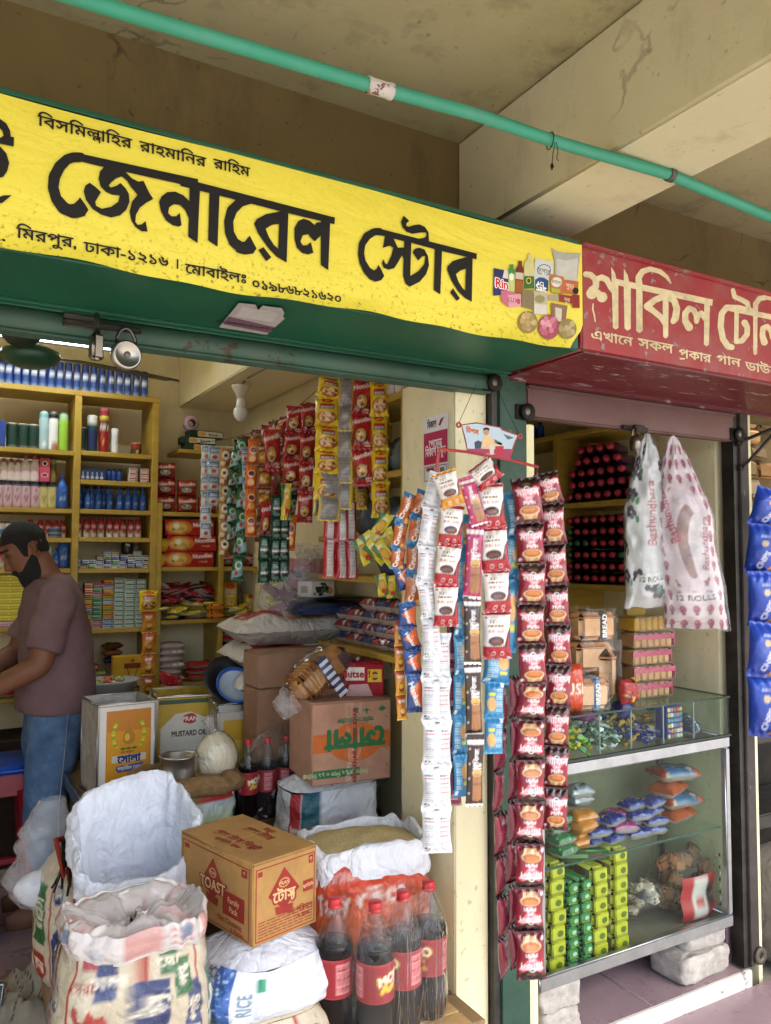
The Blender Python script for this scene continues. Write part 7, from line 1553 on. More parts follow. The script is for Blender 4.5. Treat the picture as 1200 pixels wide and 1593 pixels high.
# ------------------------------------------------------------------ cartons
def carton(label, x, y, z, w, d, h, rz, col, prt=None, cat='carton', gap=True, name='carton'):
    T = thing(name, label, cat, (x, y, z), None, rz)
    m = MB(); m.box((0, 0, h/2), (w, d, h-.004), 'card', col, b=.003); inst('body', m.mesh('body'), (0, 0, 0), parent=T)
    m = MB()
    for s in (-1, 1): m.box((0, s*d*.2505, h+.0005), (w-.002, d*.497, .003), 'card', col, b=.001)
    inst('top_flap', m.mesh('top_flap'), (0, 0, 0), parent=T)
    if prt:
        m = MB(); F = dict(f=(Vector((0, -d/2, h/2)), Vector((1, 0, 0)), Vector((0, 0, 1))), l=(Vector((-w/2, 0, h/2)), Vector((0, -1, 0)), Vector((0, 0, 1))), r=(Vector((w/2, 0, h/2)), Vector((0, 1, 0)), Vector((0, 0, 1))), t=(Vector((0, 0, h+.002)), Vector((1, 0, 0)), Vector((0, 1, 0))))
        prt(m, F, w, d, h); inst('print', m.mesh('print'), (0, 0, 0), parent=T)
    return T
def fpos(fr, x, y): return (fr[0]+fr[1]*x+fr[2]*y, fr[1], fr[2])
RD = '#8e2c26'
def toast(m, F, w, d, h):
    def side(fr, W_, t1, big):
        m.frame_rect(fr, -W_*.46, -h*.45, W_*.46, h*.43, .0028, 'ink', RD, .0008)
        cx = -W_*.03 if not big else -W_*.02
        s = h*.40; m.flat([ccw([(cx, h*.36), (cx+s*.62, h*.05), (cx+.0, -h*.16), (cx-s*.62, h*.05)])], fr, 'ink', RD, .0008); m.ell(fr, cx, h*.17, h*.085, h*.06, 'ink', '#b89058', .0011); m.ell(fr, cx, h*.17, h*.07, h*.045, 'ink', RD, .0013); m.text('PRAN', fpos(fr, cx, h*.17), h*.045, 'ink', '#c8a878', .0016, .02)
        m.text(t1, fpos(fr, cx, h*.02), h*.13, 'ink', '#c8a878', .0017, .03); m.text(t1, fpos(fr, cx+.001, h*.02-.001), h*.14, 'ink', RD, .0014, .09)
        m.flat([ccw([(cx-s*.36, -h*.10), (cx+s*.36, -h*.12), (cx+s*.30, -h*.22), (cx-s*.30, -h*.20)])], fr, 'ink', RD, .0018); m.lines = None
        m.rect(fr, -W_*.43, h*.33, -W_*.36, h*.39, 'ink', RD, .0009); m.rect(fr, W_*.36, h*.30, W_*.43, h*.40, 'ink', RD, .0009)
        m.text('↑', fpos(fr, W_*.395, h*.35), h*.05, 'ink', '#c8a878', .0014, .02)
    side(F['l'], d, 'TOAST', True); fr = F['l']
    m.rect(fr, d*.12, -h*.26, d*.40, h*.03, 'ink', RD, .0010); m.text('Family', fpos(fr, d*.26, -h*.06), h*.07, 'ink', '#c8a878', .0014, .02); m.text('Pack', fpos(fr, d*.26, -h*.17), h*.07, 'ink', '#c8a878', .0014, .02)
    m.text('Net Contents:', fpos(fr, d*.215, -h*.33), h*.065, 'ink', RD, .0012, .02); m.text('6 Packs', fpos(fr, d*.31, -h*.41), h*.065, 'ink', RD, .0012, .02)
    side(F['f'], w, 'টোস্ট', False); fr = F['f']
    m.rect(fr, w*.27, -h*.04, w*.43, h*.10, 'ink', RD, .0010); m.text('ফ্যামিলি', fpos(fr, w*.35, h*.03), h*.04, 'ink', '#c8a878', .0014, .02); m.text('নীট পরিমাণ', fpos(fr, w*.22, -h*.22), h*.06, 'ink', RD, .0012, .02); m.text('৬ প্যাক', fpos(fr, w*.28, -h*.31), h*.05, 'ink', RD, .0012, .02)
    rq = random.Random(4)
    for k in range(6):
        x = -w*.42
        while x < w*.40: l = rq.uniform(.01, .03); m.rect(fr, x, -h*(.40-.035*k)-.0012, min(x+l, w*.42), -h*(.40-.035*k)+.0012, 'ink', RD, .0009); x += l+.004
    fr = F['t']
    for y, tx, hh_ in ((-.030, 'প্রাণ টোস্ট বিস্কুট', .022), (-.062, 'ফ্যামিলি প্যাক', .015), (.04, 'প্রাণ টোস্ট', .022), (.07, 'বিস্কুট', .014)):
        m.text(tx, (fr[0]+Vector((y, 0, 0)), Vector((0, -1, 0)), Vector((1, 0, 0))), hh_, 'ink', RD, .0012, .02)
C0 = Vector((.691, 1.851)); e1 = Vector((-.088, .327)).normalized(); e2 = Vector((e1.y, -e1.x))
cc_ = C0+e1*.17+e2*.10
# the vertical edge nearest the lens is the left front corner of the carton
zb_ = PZT+.128+.172
carton('brown toast biscuit carton with red diamond badges on the blue and white sack', cc_.x, cc_.y, .508, .20, .335, .197, math.atan2(e2.y, e2.x), '#a8814c', toast)
def shola(m, F, w, d, h):
    fr = F['f']; G = '#2a6a40'; O_ = '#c0632c'
    m.rect(fr, -w*.5+.003, -h*.10, w*.5-.003, h*.12, 'ink', O_, .0006); m.ell(fr, w*.04, 0, w*.33, h*.24, 'ink', O_, .0008, 28)
    m.text('সোলা', (fr[0]+Vector((w*.04, 0, .01)), Vector((-1, 0, 0)), Vector((0, 0, -1))), h*.24, 'ink', '#c8a890', -.0016, .08); m.text('সোলা', (fr[0]+Vector((w*.04, 0, .01)), Vector((-1, 0, 0)), Vector((0, 0, -1))), h*.24, 'ink', G, .0022, .05)
    m.text('সয়াবিন তেল ভেজিটেবল', (fr[0]+Vector((w*.04, 0, h*.27)), Vector((-1, 0, 0)), Vector((0, 0, -1))), h*.055, 'ink', G, .0014, .03, 'c', w*.46)
    m.rect(fr, -w*.48, -h*.41, w*.10, -h*.31, 'ink', G, .0008); m.text('লিটার X ১২ পিস = ১২ লিটার', (fr[0]+Vector((-w*.2, 0, -h*.36)), Vector((-1, 0, 0)), Vector((0, 0, -1))), h*.05, 'ink', '#b0b890', .0014, .02)
    m.flat([ccw([(-w*.0+.03, h*.36), (.05, h*.40), (.07, h*.36), (.055, h*.375), (.052, h*.33), (.048, h*.33), (.046, h*.375)])], fr, 'ink', G, .0009)
    m.flat([ccw([(.09, h*.38), (.105, h*.42), (.12, h*.38), (.105, h*.35)])], fr, 'ink', G, .0009); m.rect(fr, .013, h*.35, .023, h*.41, 'ink', G, .0009)
    for k in range(2): m.text('ABUL KHAIR', (fr[0]+Vector((.008+.0*k, 0, h*(.22-.52*k))), Vector((0, 0, 1)), Vector((-1, 0, 0))), .013, 'ink', '#8e2420', .0030, .03)
    for k in range(4): m.flat([ccw([(w*.42, h*(.30-.2*k)), (w*.46, h*(.27-.2*k)), (w*.46, h*(.262-.2*k)), (w*.42, h*(.292-.2*k))])], fr, 'ink', '#4a342c', .001)
T = carton('pinkish brown cooking oil carton standing upside down on the white sack', 1.205, 2.43, .720, .275, .24, .262, -.10, '#b08670', shola)
m = MB(); m.box((.004, -.1218, .130), (.055, .0006, .257), 'cling'); inst('tape', m.mesh('tape'), (0, 0, 0), parent=T)
def oldbox(m, F, w, d, h): m.text('কোটি টাকার পুরস্কার', fpos(F['f'], -w*.05, h*.05), h*.10, 'ink', '#3a3a5a', .001, .02)
def oldbox2(m, F, w, d, h): m.rect(F['f'], -w*.05, -h*.30, w*.25, h*.25, 'ink', '#22406a', .0008); m.text('Kolson', fpos(F['f'], w*.1, h*.05), h*.12, 'ink', '#4a6a94', .0014, .02)
carton('worn brown carton with a blue panel, lower of the stack behind the bread', 1.235, 2.77, .618, .44, .16, .355, -.02, '#8f6c54', oldbox2)
carton('worn brown carton with one line of dark print, upper of the stack', 1.24, 2.775, .976, .45, .16, .125, -.01, '#94735c', oldbox)
carton('brown carton at the foot of the stack behind the oil carton', 1.24, 2.775, PZT, .43, .16, .395, .01, '#7d6048')
carton('cream carton lying behind the frying pan', 1.02, 3.62, .56, .34, .22, .22, .1, '#b8a888')
def nutbox(m, F, w, d, h):
    fr = F['f']; m.rect(fr, -w*.45, h*.0, w*.02, h*.38, 'ink', '#dcd6d2', .0008); m.text('Nutser!', fpos(fr, -w*.21, h*.19), h*.20, 'ink', '#9e1c2c', .0014, .04); m.rect(fr, w*.10, -h*.05, w*.45, h*.32, 'ink', '#d8b82c', .0008); m.ell(fr, w*.28, h*.13, w*.09, h*.13, 'ink', '#8a3a1c', .0012); m.text('500', fpos(fr, w*.28, h*.13), h*.10, 'ink', '#e8d060', .0016, .03); m.flat([ccw([(-w*.45, -h*.48), (w*.25, -h*.48), (w*.1, -h*.1), (-w*.35, -h*.12)])], fr, 'ink', '#c8a0a4', .0010)
    m.ell(F['t'], 0, 0, w*.28, d*.3, 'ink', '#6a141c', .0008)
carton('crimson gift carton leaning on the oil carton beside the bread bag', 1.285, 2.41, .978, .135, .10, .115, -.45, '#9e1c2c', nutbox, 'carton', name='gift_carton')
# bread in its clear bag on the oil carton
q = Vector((1.105, 2.42, .978)); T = thing('bread_bag', 'clear bag of sliced bread with a navy striped band on the oil carton', 'bread bag', q)
m = MB(); m.M = Matrix.Translation(q+Vector((-.02, 0, .062))) @ Matrix.Rotation(-.62, 4, 'Y') @ Matrix.Rotation(.2, 4, 'Z')
m.box((0, 0, 0), (.11, .10, .10), 'bread', '#b8834c', b=.022); 
for k in range(7): m.box((-.045+.015*k, 0, .0), (.002, .103, .103), 'bread', '#8a5a30', b=.001)
child('loaf', m, T)
m = MB(); m.M = Matrix.Translation(q+Vector((.085, .02, .115))) @ Matrix.Rotation(-.62, 4, 'Y'); m.box((0, 0, 0), (.10, .10, .095), 'bread', '#a87444', b=.022); m.rect((Vector((.02, -.051, .0)), Vector((1, 0, 0)), Vector((0, 0, 1))), -.018, -.03, .018, .03, 'label', '#3a1a2a', .002); child('loaf', m, T)
m = MB(); m.M = Matrix.Translation(q+Vector((.035, -.01, .085))) @ Matrix.Rotation(-.62, 4, 'Y')
for k in range(12): m.box((0, -.052, -.075+.0125*k), (.034, .004, .0125), 'label', '#232c5c' if k % 2 else '#c8ccd8')
child('striped_band', m, T)
m = MB(); Mx = Matrix.Translation(q+Vector((.035, .0, .085))) @ Matrix.Rotation(-.62, 4, 'Y')
m.M = Mx; m.grid(lambda u, v: Vector((-.135+.27*v, .075*cos(2*pi*u)*(sin(pi*(.12+.80*v)))**.5*(1+.10*nz((cos(2*pi*u)*3, v*8, 0), 1, 61)), .085*sin(2*pi*u)*(sin(pi*(.12+.80*v)))**.5*(1+.14*nz((sin(2*pi*u)*3, v*7, 3), 1, 62)))), 48, 30, 'cling')
m.grid(lambda u, v: Vector((-.135-.06*v, (.045-.02*v)*cos(2*pi*u)*(1+.3*nz((cos(2*pi*u)*4, v*5, 0), 1, 63)), (.05-.015*v)*sin(2*pi*u)*(1+.3*nz((sin(2*pi*u)*4, v*5, 2), 1, 64)))), 40, 8, 'thin_bag'); child('film', m, T)

# ------------------------------------------------------------------ flour sacks, scale and things on them
A = Art(1.0, .7, 90, 50, '#c4beb4', 2); A.rect(.08, .10, .36, .55, '#9c2e24'); A.rect(.38, .08, .44, .58, '#c88a54'); A.rect(.44, .08, .66, .58, '#b08058'); A.text('ময়দা', .22, .40, .12, '#d0b8a8', 0, .04); A.text('২৫', .55, .3, .12, '#8a3428', 0, .04); A.rect(.66, .08, .68, .58, '#d0c8bc')
fs = pillow('flour_sack', .56, .34, .14, A, mat='sack', seed=81, lumps=.25, pinch=.06)
A2 = Art(1.0, .7, 60, 40, '#c4beb4', 2); A2.rect(.1, .05, .5, .6, '#9c2e24'); fs2 = pillow('flour_sack', .54, .34, .13, A2, mat='sack', seed=82, lumps=.25, pinch=.06)
put('flour_sack', fs2, (1.27, 3.05, .895), 'white flour sack at the bottom of three behind the cartons', 'sack', None, .05)
put('flour_sack', fs2, (1.285, 3.03, 1.0), 'white flour sack in the middle of three, red print on top', 'sack', None, -.04)
put('flour_sack', fs, (1.285, 3.02, 1.102), 'topmost white flour sack with red and tan print under the scale', 'sack', None, -.08)
m = MB(); m.box((1.33, 3.06, .446), (.42, .30, .892), 'card', '#6a5440', b=.004); tag(m.build('carton'), 'tall brown carton under the three flour sacks', 'carton')
zs_ = 1.222
T = thing('weighing_scale', 'dark blue electronic shop scale with a flat steel pan on the sacks', 'scale', (1.385, 2.98, zs_))
m = MB(); m.loft([[(x*kx, y, z) for x, y in ((-.15, -.15), (.15, -.15), (.15, .13), (-.15, .13))] for kx, z in ((1, 0), (1.02, .018), (.9, .045))], 'plastic', '#1b2340', smooth=False); m.box((0, -.165, .022), (.29, .05, .03), 'plastic', '#1d2a58', b=.008); inst('body', m.mesh('body'), (0, 0, 0), parent=T)
m = MB(); m.box((-.02, -.155, .041), (.20, .05, .004), 'plastic', '#2a2e34', b=.001); m.box((-.06, -.155, .0435), (.08, .03, .002), 'label', '#3a4438'); inst('key_panel', m.mesh('key_panel'), (0, 0, 0), parent=T)
m = MB(); m.box((.02, 0, .062), (.30, .22, .008), 'metal', '#4a4a4c', b=.003); m.box((.02, 0, .052), (.06, .06, .014), 'iron', '#1d1d1f'); inst('pan', m.mesh('pan'), (0, 0, 0), parent=T); T.rotation_euler.z = -.1
m = MB(); w_, d_, h_ = .125, .085, .062; m.box((0, 0, h_/2), (w_, d_, h_), 'paper', '#cfccc8', b=.002); fr = (Vector((0, -d_/2, h_/2)), Vector((1, 0, 0)), Vector((0, 0, 1)))
m.text('জুসি', fpos(fr, -w_*.05, -.002), .026, 'ink', '#1f2a20', .0012, .07); m.ell(fr, w_*.30, -h_*.12, .014, .014, 'ink', '#c8902c', .0010); m.rect(fr, -w_*.12, h_*.28, w_*.10, h_*.42, 'ink', '#1f4a2c', .0008); m.ell(fr, -w_*.36, -h_*.28, .008, .006, 'ink', '#b07a4c', .0009); lf = (Vector((-w_/2, 0, h_/2)), Vector((0, -1, 0)), Vector((0, 0, 1))); m.rect(lf, -.02, -.015, .02, .012, 'ink', '#8a8a84', .0006)
o = m.build('juice_carton', at=(0, 0, 0)); o.location = (1.345, 2.93, zs_+.0665); o.rotation_euler.z = .30; tag(o, 'small white juice carton with an orange fruit on the scale', 'box')
q = P(455, 935, 2.98); T = thing('plastic_bag', 'pinkish see through carrier bag full of packets leaning on the scale', 'plastic bag', (q.x, q.y, zs_-.02))
m = MB(); m.grid(lambda u, v: Vector((q.x, q.y, zs_-.015))+Vector(((.10+.06*sin(pi*v))*cos(2*pi*u)*(1-.25*v)*(1+.2*nz((cos(2*pi*u)*2, v*4, 0), 1, 71)+.08*nz((cos(2*pi*u)*7, v*12, 0), 1, 73))+.05*v-.02, (.07+.04*sin(pi*v))*sin(2*pi*u)*(1+.2*nz((sin(2*pi*u)*2, v*4, 0), 1, 72)), .26*v)), 44, 26, 'thin_bag'); child('film', m, T)
rq = random.Random(3)
for k in range(14):
    m = MB(); c = Vector((q.x-.02+rq.uniform(-.07, .06), q.y+rq.uniform(-.04, .04), zs_+.02+.015*k)); m.M = Matrix.Translation(c) @ Matrix.Rotation(rq.uniform(-1, 1), 4, 'Y') @ Matrix.Rotation(rq.uniform(-1, 1), 4, 'X'); m.box((0, 0, 0), (.07, .05, .018), 'film', rq.choice(['#7a2444', '#a8a04c', '#8e3c5c', '#a89a3c', '#5a2038', '#b8849a']), b=.006); child('packet', m, T)
q = P(505, 880, 3.25); T = thing('plastic_bag', 'grey translucent bag of red and gold snacks behind the scale', 'plastic bag', (q.x, q.y, q.z-.13))
m = MB(); m.grid(lambda u, v: Vector((q.x, q.y, q.z-.13))+Vector(((.10+.05*v)*cos(2*pi*u)*(1+.2*nz((cos(2*pi*u)*2, v*4, 5), 1, 74)), .08*sin(2*pi*u)*(1+.2*nz((sin(2*pi*u)*2, v*4, 6), 1, 75)), .22*v+.03*nz((cos(2*pi*u)*3, 0, 0), 1, 76)*v)), 44, 22, 'milky_bag'); child('film', m, T)
for k in range(10):
    m = MB(); c = Vector((q.x+rq.uniform(-.07, .07), q.y+rq.uniform(-.05, .05), q.z-.09+.012*k)); m.M = Matrix.Translation(c) @ Matrix.Rotation(rq.uniform(-1, 1), 4, 'Y'); m.box((0, 0, 0), (.07, .05, .02), 'film', rq.choice(['#8e1c24', '#b89a3c', '#7a1420', '#a87a3c']), b=.006); child('packet', m, T)
# things glimpsed in the gap before the partition wall
for i, (x, y, z, c, l) in enumerate(((1.25, 2.72, .70, '#4a5660', 'dark grey bag behind the oil carton'), (1.25, 2.66, .55, '#6a8498', 'pale blue bag low behind the oil carton'), (1.25, 2.66, .38, '#22262c', 'black bag at the bottom behind the oil carton'))):
    put('plastic_bag', pillow('plastic_bag', .20, .16, .17, None, c, 'film', 90+i, .35), (x+.13, y, z), l, 'bag', None, .3*i)
q = P(598, 1035, 2.72); m = MB(); m.box((q.x, q.y, q.z), (.10, .07, .10), 'paper', '#c4bcb4', b=.002); m.ell((Vector((q.x, q.y-.035, q.z)), Vector((1, 0, 0)), Vector((0, 0, 1))), .02, .01, .014, .018, 'ink', '#b0742c', .001); tag(m.build('carton'), 'small white carton glimpsed behind the crimson gift carton', 'box')

# ------------------------------------------------------------------ cola bottles
BH = .346
def cola_mesh(H, r, red='#8e1722', txt=True):
    prof = [(.0001, .0), (r*.72, .0), (r*.92, .006), (r*.985, .02), (r, H*.12), (r*.985, H*.28), (r*1.0, H*.34), (r*1.0, H*.62), (r*.97, H*.68), (r*.80, H*.78), (r*.52, H*.87), (r*.33, H*.92), (r*.30, H*.955)]
    b = MB(); lv = .70
    b.lathe([p for p in prof if p[1] <= H*.62]+[(r*.985, H*.66), (r*.95, H*.695), (.0001, H*.695)], (0, 0, 0), 24, 'cola', cap=False)
    up = MB(); up.lathe([(r*.975, H*.68), (r*.80, H*.78), (r*.52, H*.87), (r*.33, H*.92), (r*.30, H*.955)], (0, 0, 0), 24, 'bottle_clear', '#ffffff', cap=False)
    cp = MB(); cp.lathe([(r*.36, H*.93), (r*.385, H*.935), (r*.385, H*.945), (r*.34, H*.948), (r*.36, H*.955), (r*.36, H*.995), (r*.32, H), (.0001, H)], (0, 0, 0), 20, 'plastic', '#b3262c', cap=False)
    w = 2*pi*r; h = H*.27; A = Art(w, h, 60, 22, red, 2)
    A.rect(0, h*.93, w, h, '#a83038'); A.rect(0, 0, w, h*.05, '#a83038')
    A.text('MOJO', w*.54, h*.62, h*.24, '#d8c84c', .18, .06); A.text('MOJO', w*.54, h*.62, h*.22, '#f0ece0', .18, .03); A.brush([(w*.44, h*.30, h*.12), (w*.47, h*.42, h*.14), (w*.50, h*.30, h*.10), (w*.56, h*.36, h*.12)], '#d0b038'); A.poly([(w*.58, h*.20), (w*.61, h*.34), (w*.645, h*.20)], '#c8a83c'); A.text('কোলা', w*.57, h*.42, h*.10, '#e0d088', 0, .02)
    for x in (.20, .85): A.rect(w*(x-.06), h*.14, w*(x+.07), h*.86, '#d08a8c'); A.lines(w*(x-.055), h*.18, w*(x+.065), h*.82, 9, '#8e1722', 3, .5)
    lb = MB(); a = A.out()
    ids = None
    lb.grid(lambda u, v: (r*1.012*sin(2*pi*(u-.5)), -r*1.012*cos(2*pi*(u-.5)), H*.34+h*v), 60, 22, 'label', art=a)
    return [('body', b.mesh('body')), ('clear_neck', up.mesh('clear_neck')), ('label', lb.mesh('label')), ('cap', cp.mesh('cap'))]
cola = cola_mesh(BH, .0475); cola_s = cola_mesh(.27, .0335)
def cola_put(parts, loc, rz, label, group=None, rot=None):
    T = thing('cola_bottle', label, 'bottle', loc, group, rz)
    if rot: T.rotation_euler = rot
    for n_, me in parts: inst(n_, me, (0, 0, 0), parent=T)
    return T
t = thing('pallet', 'pale wooden pallet under the shrink wrapped cola bottles', 'pallet', (1.12, 1.87, 0))
zp = .221
m = MB(); 
for i, (y, w_) in enumerate(((1.755, .085), (1.85, .09))):
    m = MB(); m.box((1.08, y, zp+.006), (.36, w_, .018), 'pallet', b=.003); child('slat', m, t)
for x in (.94, 1.08, 1.22): m = MB(); m.box((x, 1.79, zp*.5), (.09, .10, zp-.006), 'pallet', b=.004); child('block', m, t)
z0 = zp+.016
bx = [(.915, 1.835, .25, 'cola bottle nearest the camera with the mojo label facing out'), (1.008, 1.855, -1.9, 'cola bottle in the middle of the front row, label turned'), (1.101, 1.877, -1.55, 'cola bottle at the wall end of the front row'),
      (.835, 1.905, -2.2, 'cola bottle at the left behind the front row')]
for x, y, rz, l in bx: cola_put(cola, (x+.078, y-.045, z0), rz, l)
# the shrink film round the six
hull = [(.855, 1.81), (.915, 1.775), (1.11, 1.815), (1.16, 1.87), (1.14, 1.94), (1.0, 1.95), (.87, 1.978), (.80, 1.93)]
hx = [(x+.078, y-.045) for x, y in hull]
def filmw(u, v):
    n = len(hx); f = u*n % n; i = int(f) % n; a = Vector((*hx[i], 0)); b_ = Vector((*hx[(i+1) % n], 0)); p = a.lerp(b_, f-int(f)); c = Vector((1.05, 1.85, 0))
    k = 1.0 if v < .62 else 1-.34*((v-.62)/.38)**1.3
    k += .022*nz((p.x*22, p.y*22, v*4), 1, 91)+.012*nz((p.x*50, p.y*50, v*12), 1, 92)-.02*sin(pi*v)
    p = c+(p-c)*k; return Vector((p.x, p.y, z0+.004+v*(BH-.012)+.012*nz((p.x*16, p.y*16, 3), 1, 93)*v))
m = MB(); m.grid(filmw, 120, 36, 'shrink'); tag(m.build('shrink_film'), 'clear shrink film wrapped round the four front cola bottles', 'plastic film')
# small cola pack at the back
q = P(384, 1150, 3.0)
m = MB(); m.box((1.06, 2.645, .385), (.28, .085, .33), 'card', '#54402e', b=.004); tag(m.build('carton'), 'brown carton under the small wrapped cola bottles', 'carton')
zq = .551; k = 0
for j, y in enumerate((2.628,)):
    for i in range(4):
        x = P(386, 1200, 2.628).x+.07*i; cola_put(cola_s, (x, y, zq), R.uniform(-.5, .5) if k == 0 else R.uniform(-3, 3), 'small cola bottle standing free of the film, label showing' if k == 0 else 'small cola bottle under dark wrinkled film behind the burlap sack', None if k == 0 else 'small cola bottles under film'); k += 1
cx_ = P(386, 1200, 2.628).x+.14
def film2(u, v):
    an = 2*pi*u; x = .135*math.copysign(abs(cos(an))**.5, cos(an)); y = .075*math.copysign(abs(sin(an))**.5, sin(an)); k_ = (1 if v < .7 else 1-.8*((v-.7)/.3)**2)*(1+.10*nz((x*18, y*18, v*5), 1, 95)+.05*nz((x*46, y*46, v*14), 1, 96))
    return Vector((cx_+x*k_, 2.648+y*k_*.8, zq+.01+.29*v+.02*nz((x*14, y*14, 1), 1, 97)*v))
m = MB(); m.grid(film2, 90, 34, 'shrink'); tag(m.build('shrink_film'), 'wrinkled clear film over the small cola bottles', 'plastic film')

# ------------------------------------------------------------------ stool, rag
q = P(6, 1180, 3.62)
T = thing('stool', 'red plastic stool with a blue seat at the left edge', 'stool', (q.x-.06, q.y, 0)); sh = q.z
m = MB(); m.box((0, 0, sh-.02), (.30, .30, .035), 'plastic', '#1f4fae', b=.014); inst('seat', m.mesh('seat'), (0, 0, 0), parent=T)
m = MB(); m.loft([[(sx_*k, sy_*k, z) for sx_, sy_ in ((-.12, -.12), (.12, -.12), (.12, .12), (-.12, .12))] for k, z in ((1.1, sh-.12), (1.02, sh-.037))], 'plastic', '#7e1626', smooth=False); inst('apron', m.mesh('apron'), (0, 0, 0), parent=T)
for sx_ in (-1, 1):
    for sy_ in (-1, 1): m = MB(); m.tube([(sx_*.125, sy_*.125, sh-.1), (sx_*.145, sy_*.145, sh*.5), (sx_*.165, sy_*.165, .004)], [.026, .024, .022], 8, 'plastic', '#7e1626'); inst('leg', m.mesh('leg'), (0, 0, 0), parent=T)
m = MB(); m.box((0, -.150, sh*.42), (.28, .016, .03), 'plastic', '#7e1626', b=.005); m.box((.150, 0, sh*.42), (.016, .28, .03), 'plastic', '#7e1626', b=.005); inst('stretcher', m.mesh('stretcher'), (0, 0, 0), parent=T)
A = Art(1, 1, 60, 60, '#8f8a7c', 1)
for k_ in range(9): A.brush([(.1*k_, .1+.08*(k_ % 3), .012), (.1*k_+.12, .4, .010), (.1*k_+.02, .8, .012)], ['#3a4238', '#4a443c', '#7a3a34'][k_ % 3])
q = PZ(46, 1562, 0); m = MB(); m.grid(lambda u, v: Vector((q.x+.30*(u-.5)*(1+.1*sin(v*6)), q.y+.36*(v-.5), .006+max(0, (.075*sin(pi*u)**.7*sin(pi*v)**.6)*(1+.7*nz((u*4, v*4, 0), 1, 33)+.35*nz((u*10, v*10, 2), 1, 34))))), 60, 60, 'cloth', art=A); tag(m.build('rag'), 'crumpled grey patterned rag on the floor at lower left', 'rag')
q = PZ(4, 1590, .0); m = MB(); m.tube([(q.x-.01, q.y-.02, .003), (q.x+.0, q.y, .115), (q.x-.25, q.y+.05, .118)], .007, 8, 'metal', '#8a98a4'); m.box((q.x-.13, q.y+.03, .06), (.22, .012, .11), 'plastic', '#1d2c44', rz=-.2, b=.004); tag(m.build('metal_rack'), 'corner of a steel framed dark box on the floor at lower left', 'rack')
# ================================================================== the small shop on the right
GX0, GX1, GY0, GY1 = 1.605, 2.488, 1.88, 2.20
t = thing('glass_counter', 'aluminium framed glass showcase full of biscuits and snacks', 'showcase', (2.05, 2.04, .155))
AL = '#aeb2b8'
m = MB()
for y in (GY0+.012, GY1-.012):
    m.box(((GX0+GX1)/2, y, .175), (GX1-GX0, .024, .042), 'metal', AL, b=.004); m.box(((GX0+GX1)/2, y, .795), (GX1-GX0, .024, .040), 'metal', AL, b=.004)
for x in (GX0+.013, GX1-.013):
    m.box((x, (GY0+GY1)/2, .175), (.026, GY1-GY0-.05, .042), 'metal', AL, b=.004); m.box((x, (GY0+GY1)/2, .795), (.026, GY1-GY0-.05, .040), 'metal', AL, b=.004)
    for y in (GY0+.0125, GY1-.0125): m.box((x, y, .485), (.025, .023, .578), 'metal', AL, b=.004)
child('frame', m, t)
m = MB(); m.box(((GX0+GX1)/2, (GY0+GY1)/2, .160), (GX1-GX0-.054, GY1-GY0-.054, .008), 'paper', '#7a7468'); child('base_board', m, t)
m = MB(); m.box(((GX0+GX1)/2, GY0+.006, .485), (GX1-GX0-.052, .004, .574), 'glass'); child('front_pane', m, t)
m = MB(); m.box((GX1-.006, (GY0+GY1)/2, .485), (.004, GY1-GY0-.052, .574), 'glass'); child('side_pane', m, t)
m = MB(); m.box(((GX0+GX1)/2, GY1-.004, .485), (GX1-GX0-.052, .004, .574), 'paper', '#85856c'); child('back_panel', m, t)
ZSH = .497
m = MB(); m.box(((GX0+GX1)/2, (GY0+GY1)/2+.005, ZSH-.003), (GX1-GX0-.05, GY1-GY0-.07, .006), 'glass'); m.box(((GX0+GX1)/2, GY0+.028, ZSH-.003), (GX1-GX0-.05, .004, .006), 'plastic', '#2c4a40'); child('glass_shelf', m, t)
ZU0, ZU1 = .818, .957
m = MB(); m.box(((GX0+GX1)/2, (GY0+GY1)/2, ZU1-.003), (GX1-GX0, GY1-GY0, .006), 'glass'); m.box(((GX0+GX1)/2, GY0-.002, ZU1-.003), (GX1-GX0, .004, .006), 'plastic', '#22382f'); m.box((GX1+.002, (GY0+GY1)/2, ZU1-.003), (.004, GY1-GY0, .006), 'plastic', '#22382f'); child('top_pane', m, t)
m = MB(); m.box(((GX0+GX1)/2, GY0+.003, (ZU0+ZU1)/2), (GX1-GX0, .005, ZU1-ZU0-.008), 'glass'); m.box(((GX0+GX1)/2, GY0, ZU0+.002), (GX1-GX0, .012, .006), 'plastic', '#1d2a26'); child('front_pane', m, t)
m = MB(); m.box((GX1-.003, (GY0+GY1)/2, (ZU0+ZU1)/2), (.005, GY1-GY0-.012, ZU1-ZU0-.008), 'glass'); child('side_pane', m, t)
m = MB(); m.box(((GX0+GX1)/2, GY1-.003, (ZU0+ZU1)/2), (GX1-GX0, .004, ZU1-ZU0-.008), 'paper', '#85876e'); child('back_panel', m, t)
def gx(px, py, Y=GY0): return P(px, py, Y).x
bays = [gx(936, 1140), gx(985, 1130), gx(1035, 1115), gx(1082, 1105)]
for x in bays: m = MB(); m.box((x, (GY0+GY1)/2-.03, (ZU0+ZU1)/2), (.004, .22, ZU1-ZU0-.010), 'glass'); m.box((x, GY0+.009, (ZU0+ZU1)/2), (.004, .004, ZU1-ZU0-.010), 'plastic', '#7f918a'); child('divider', m, t)
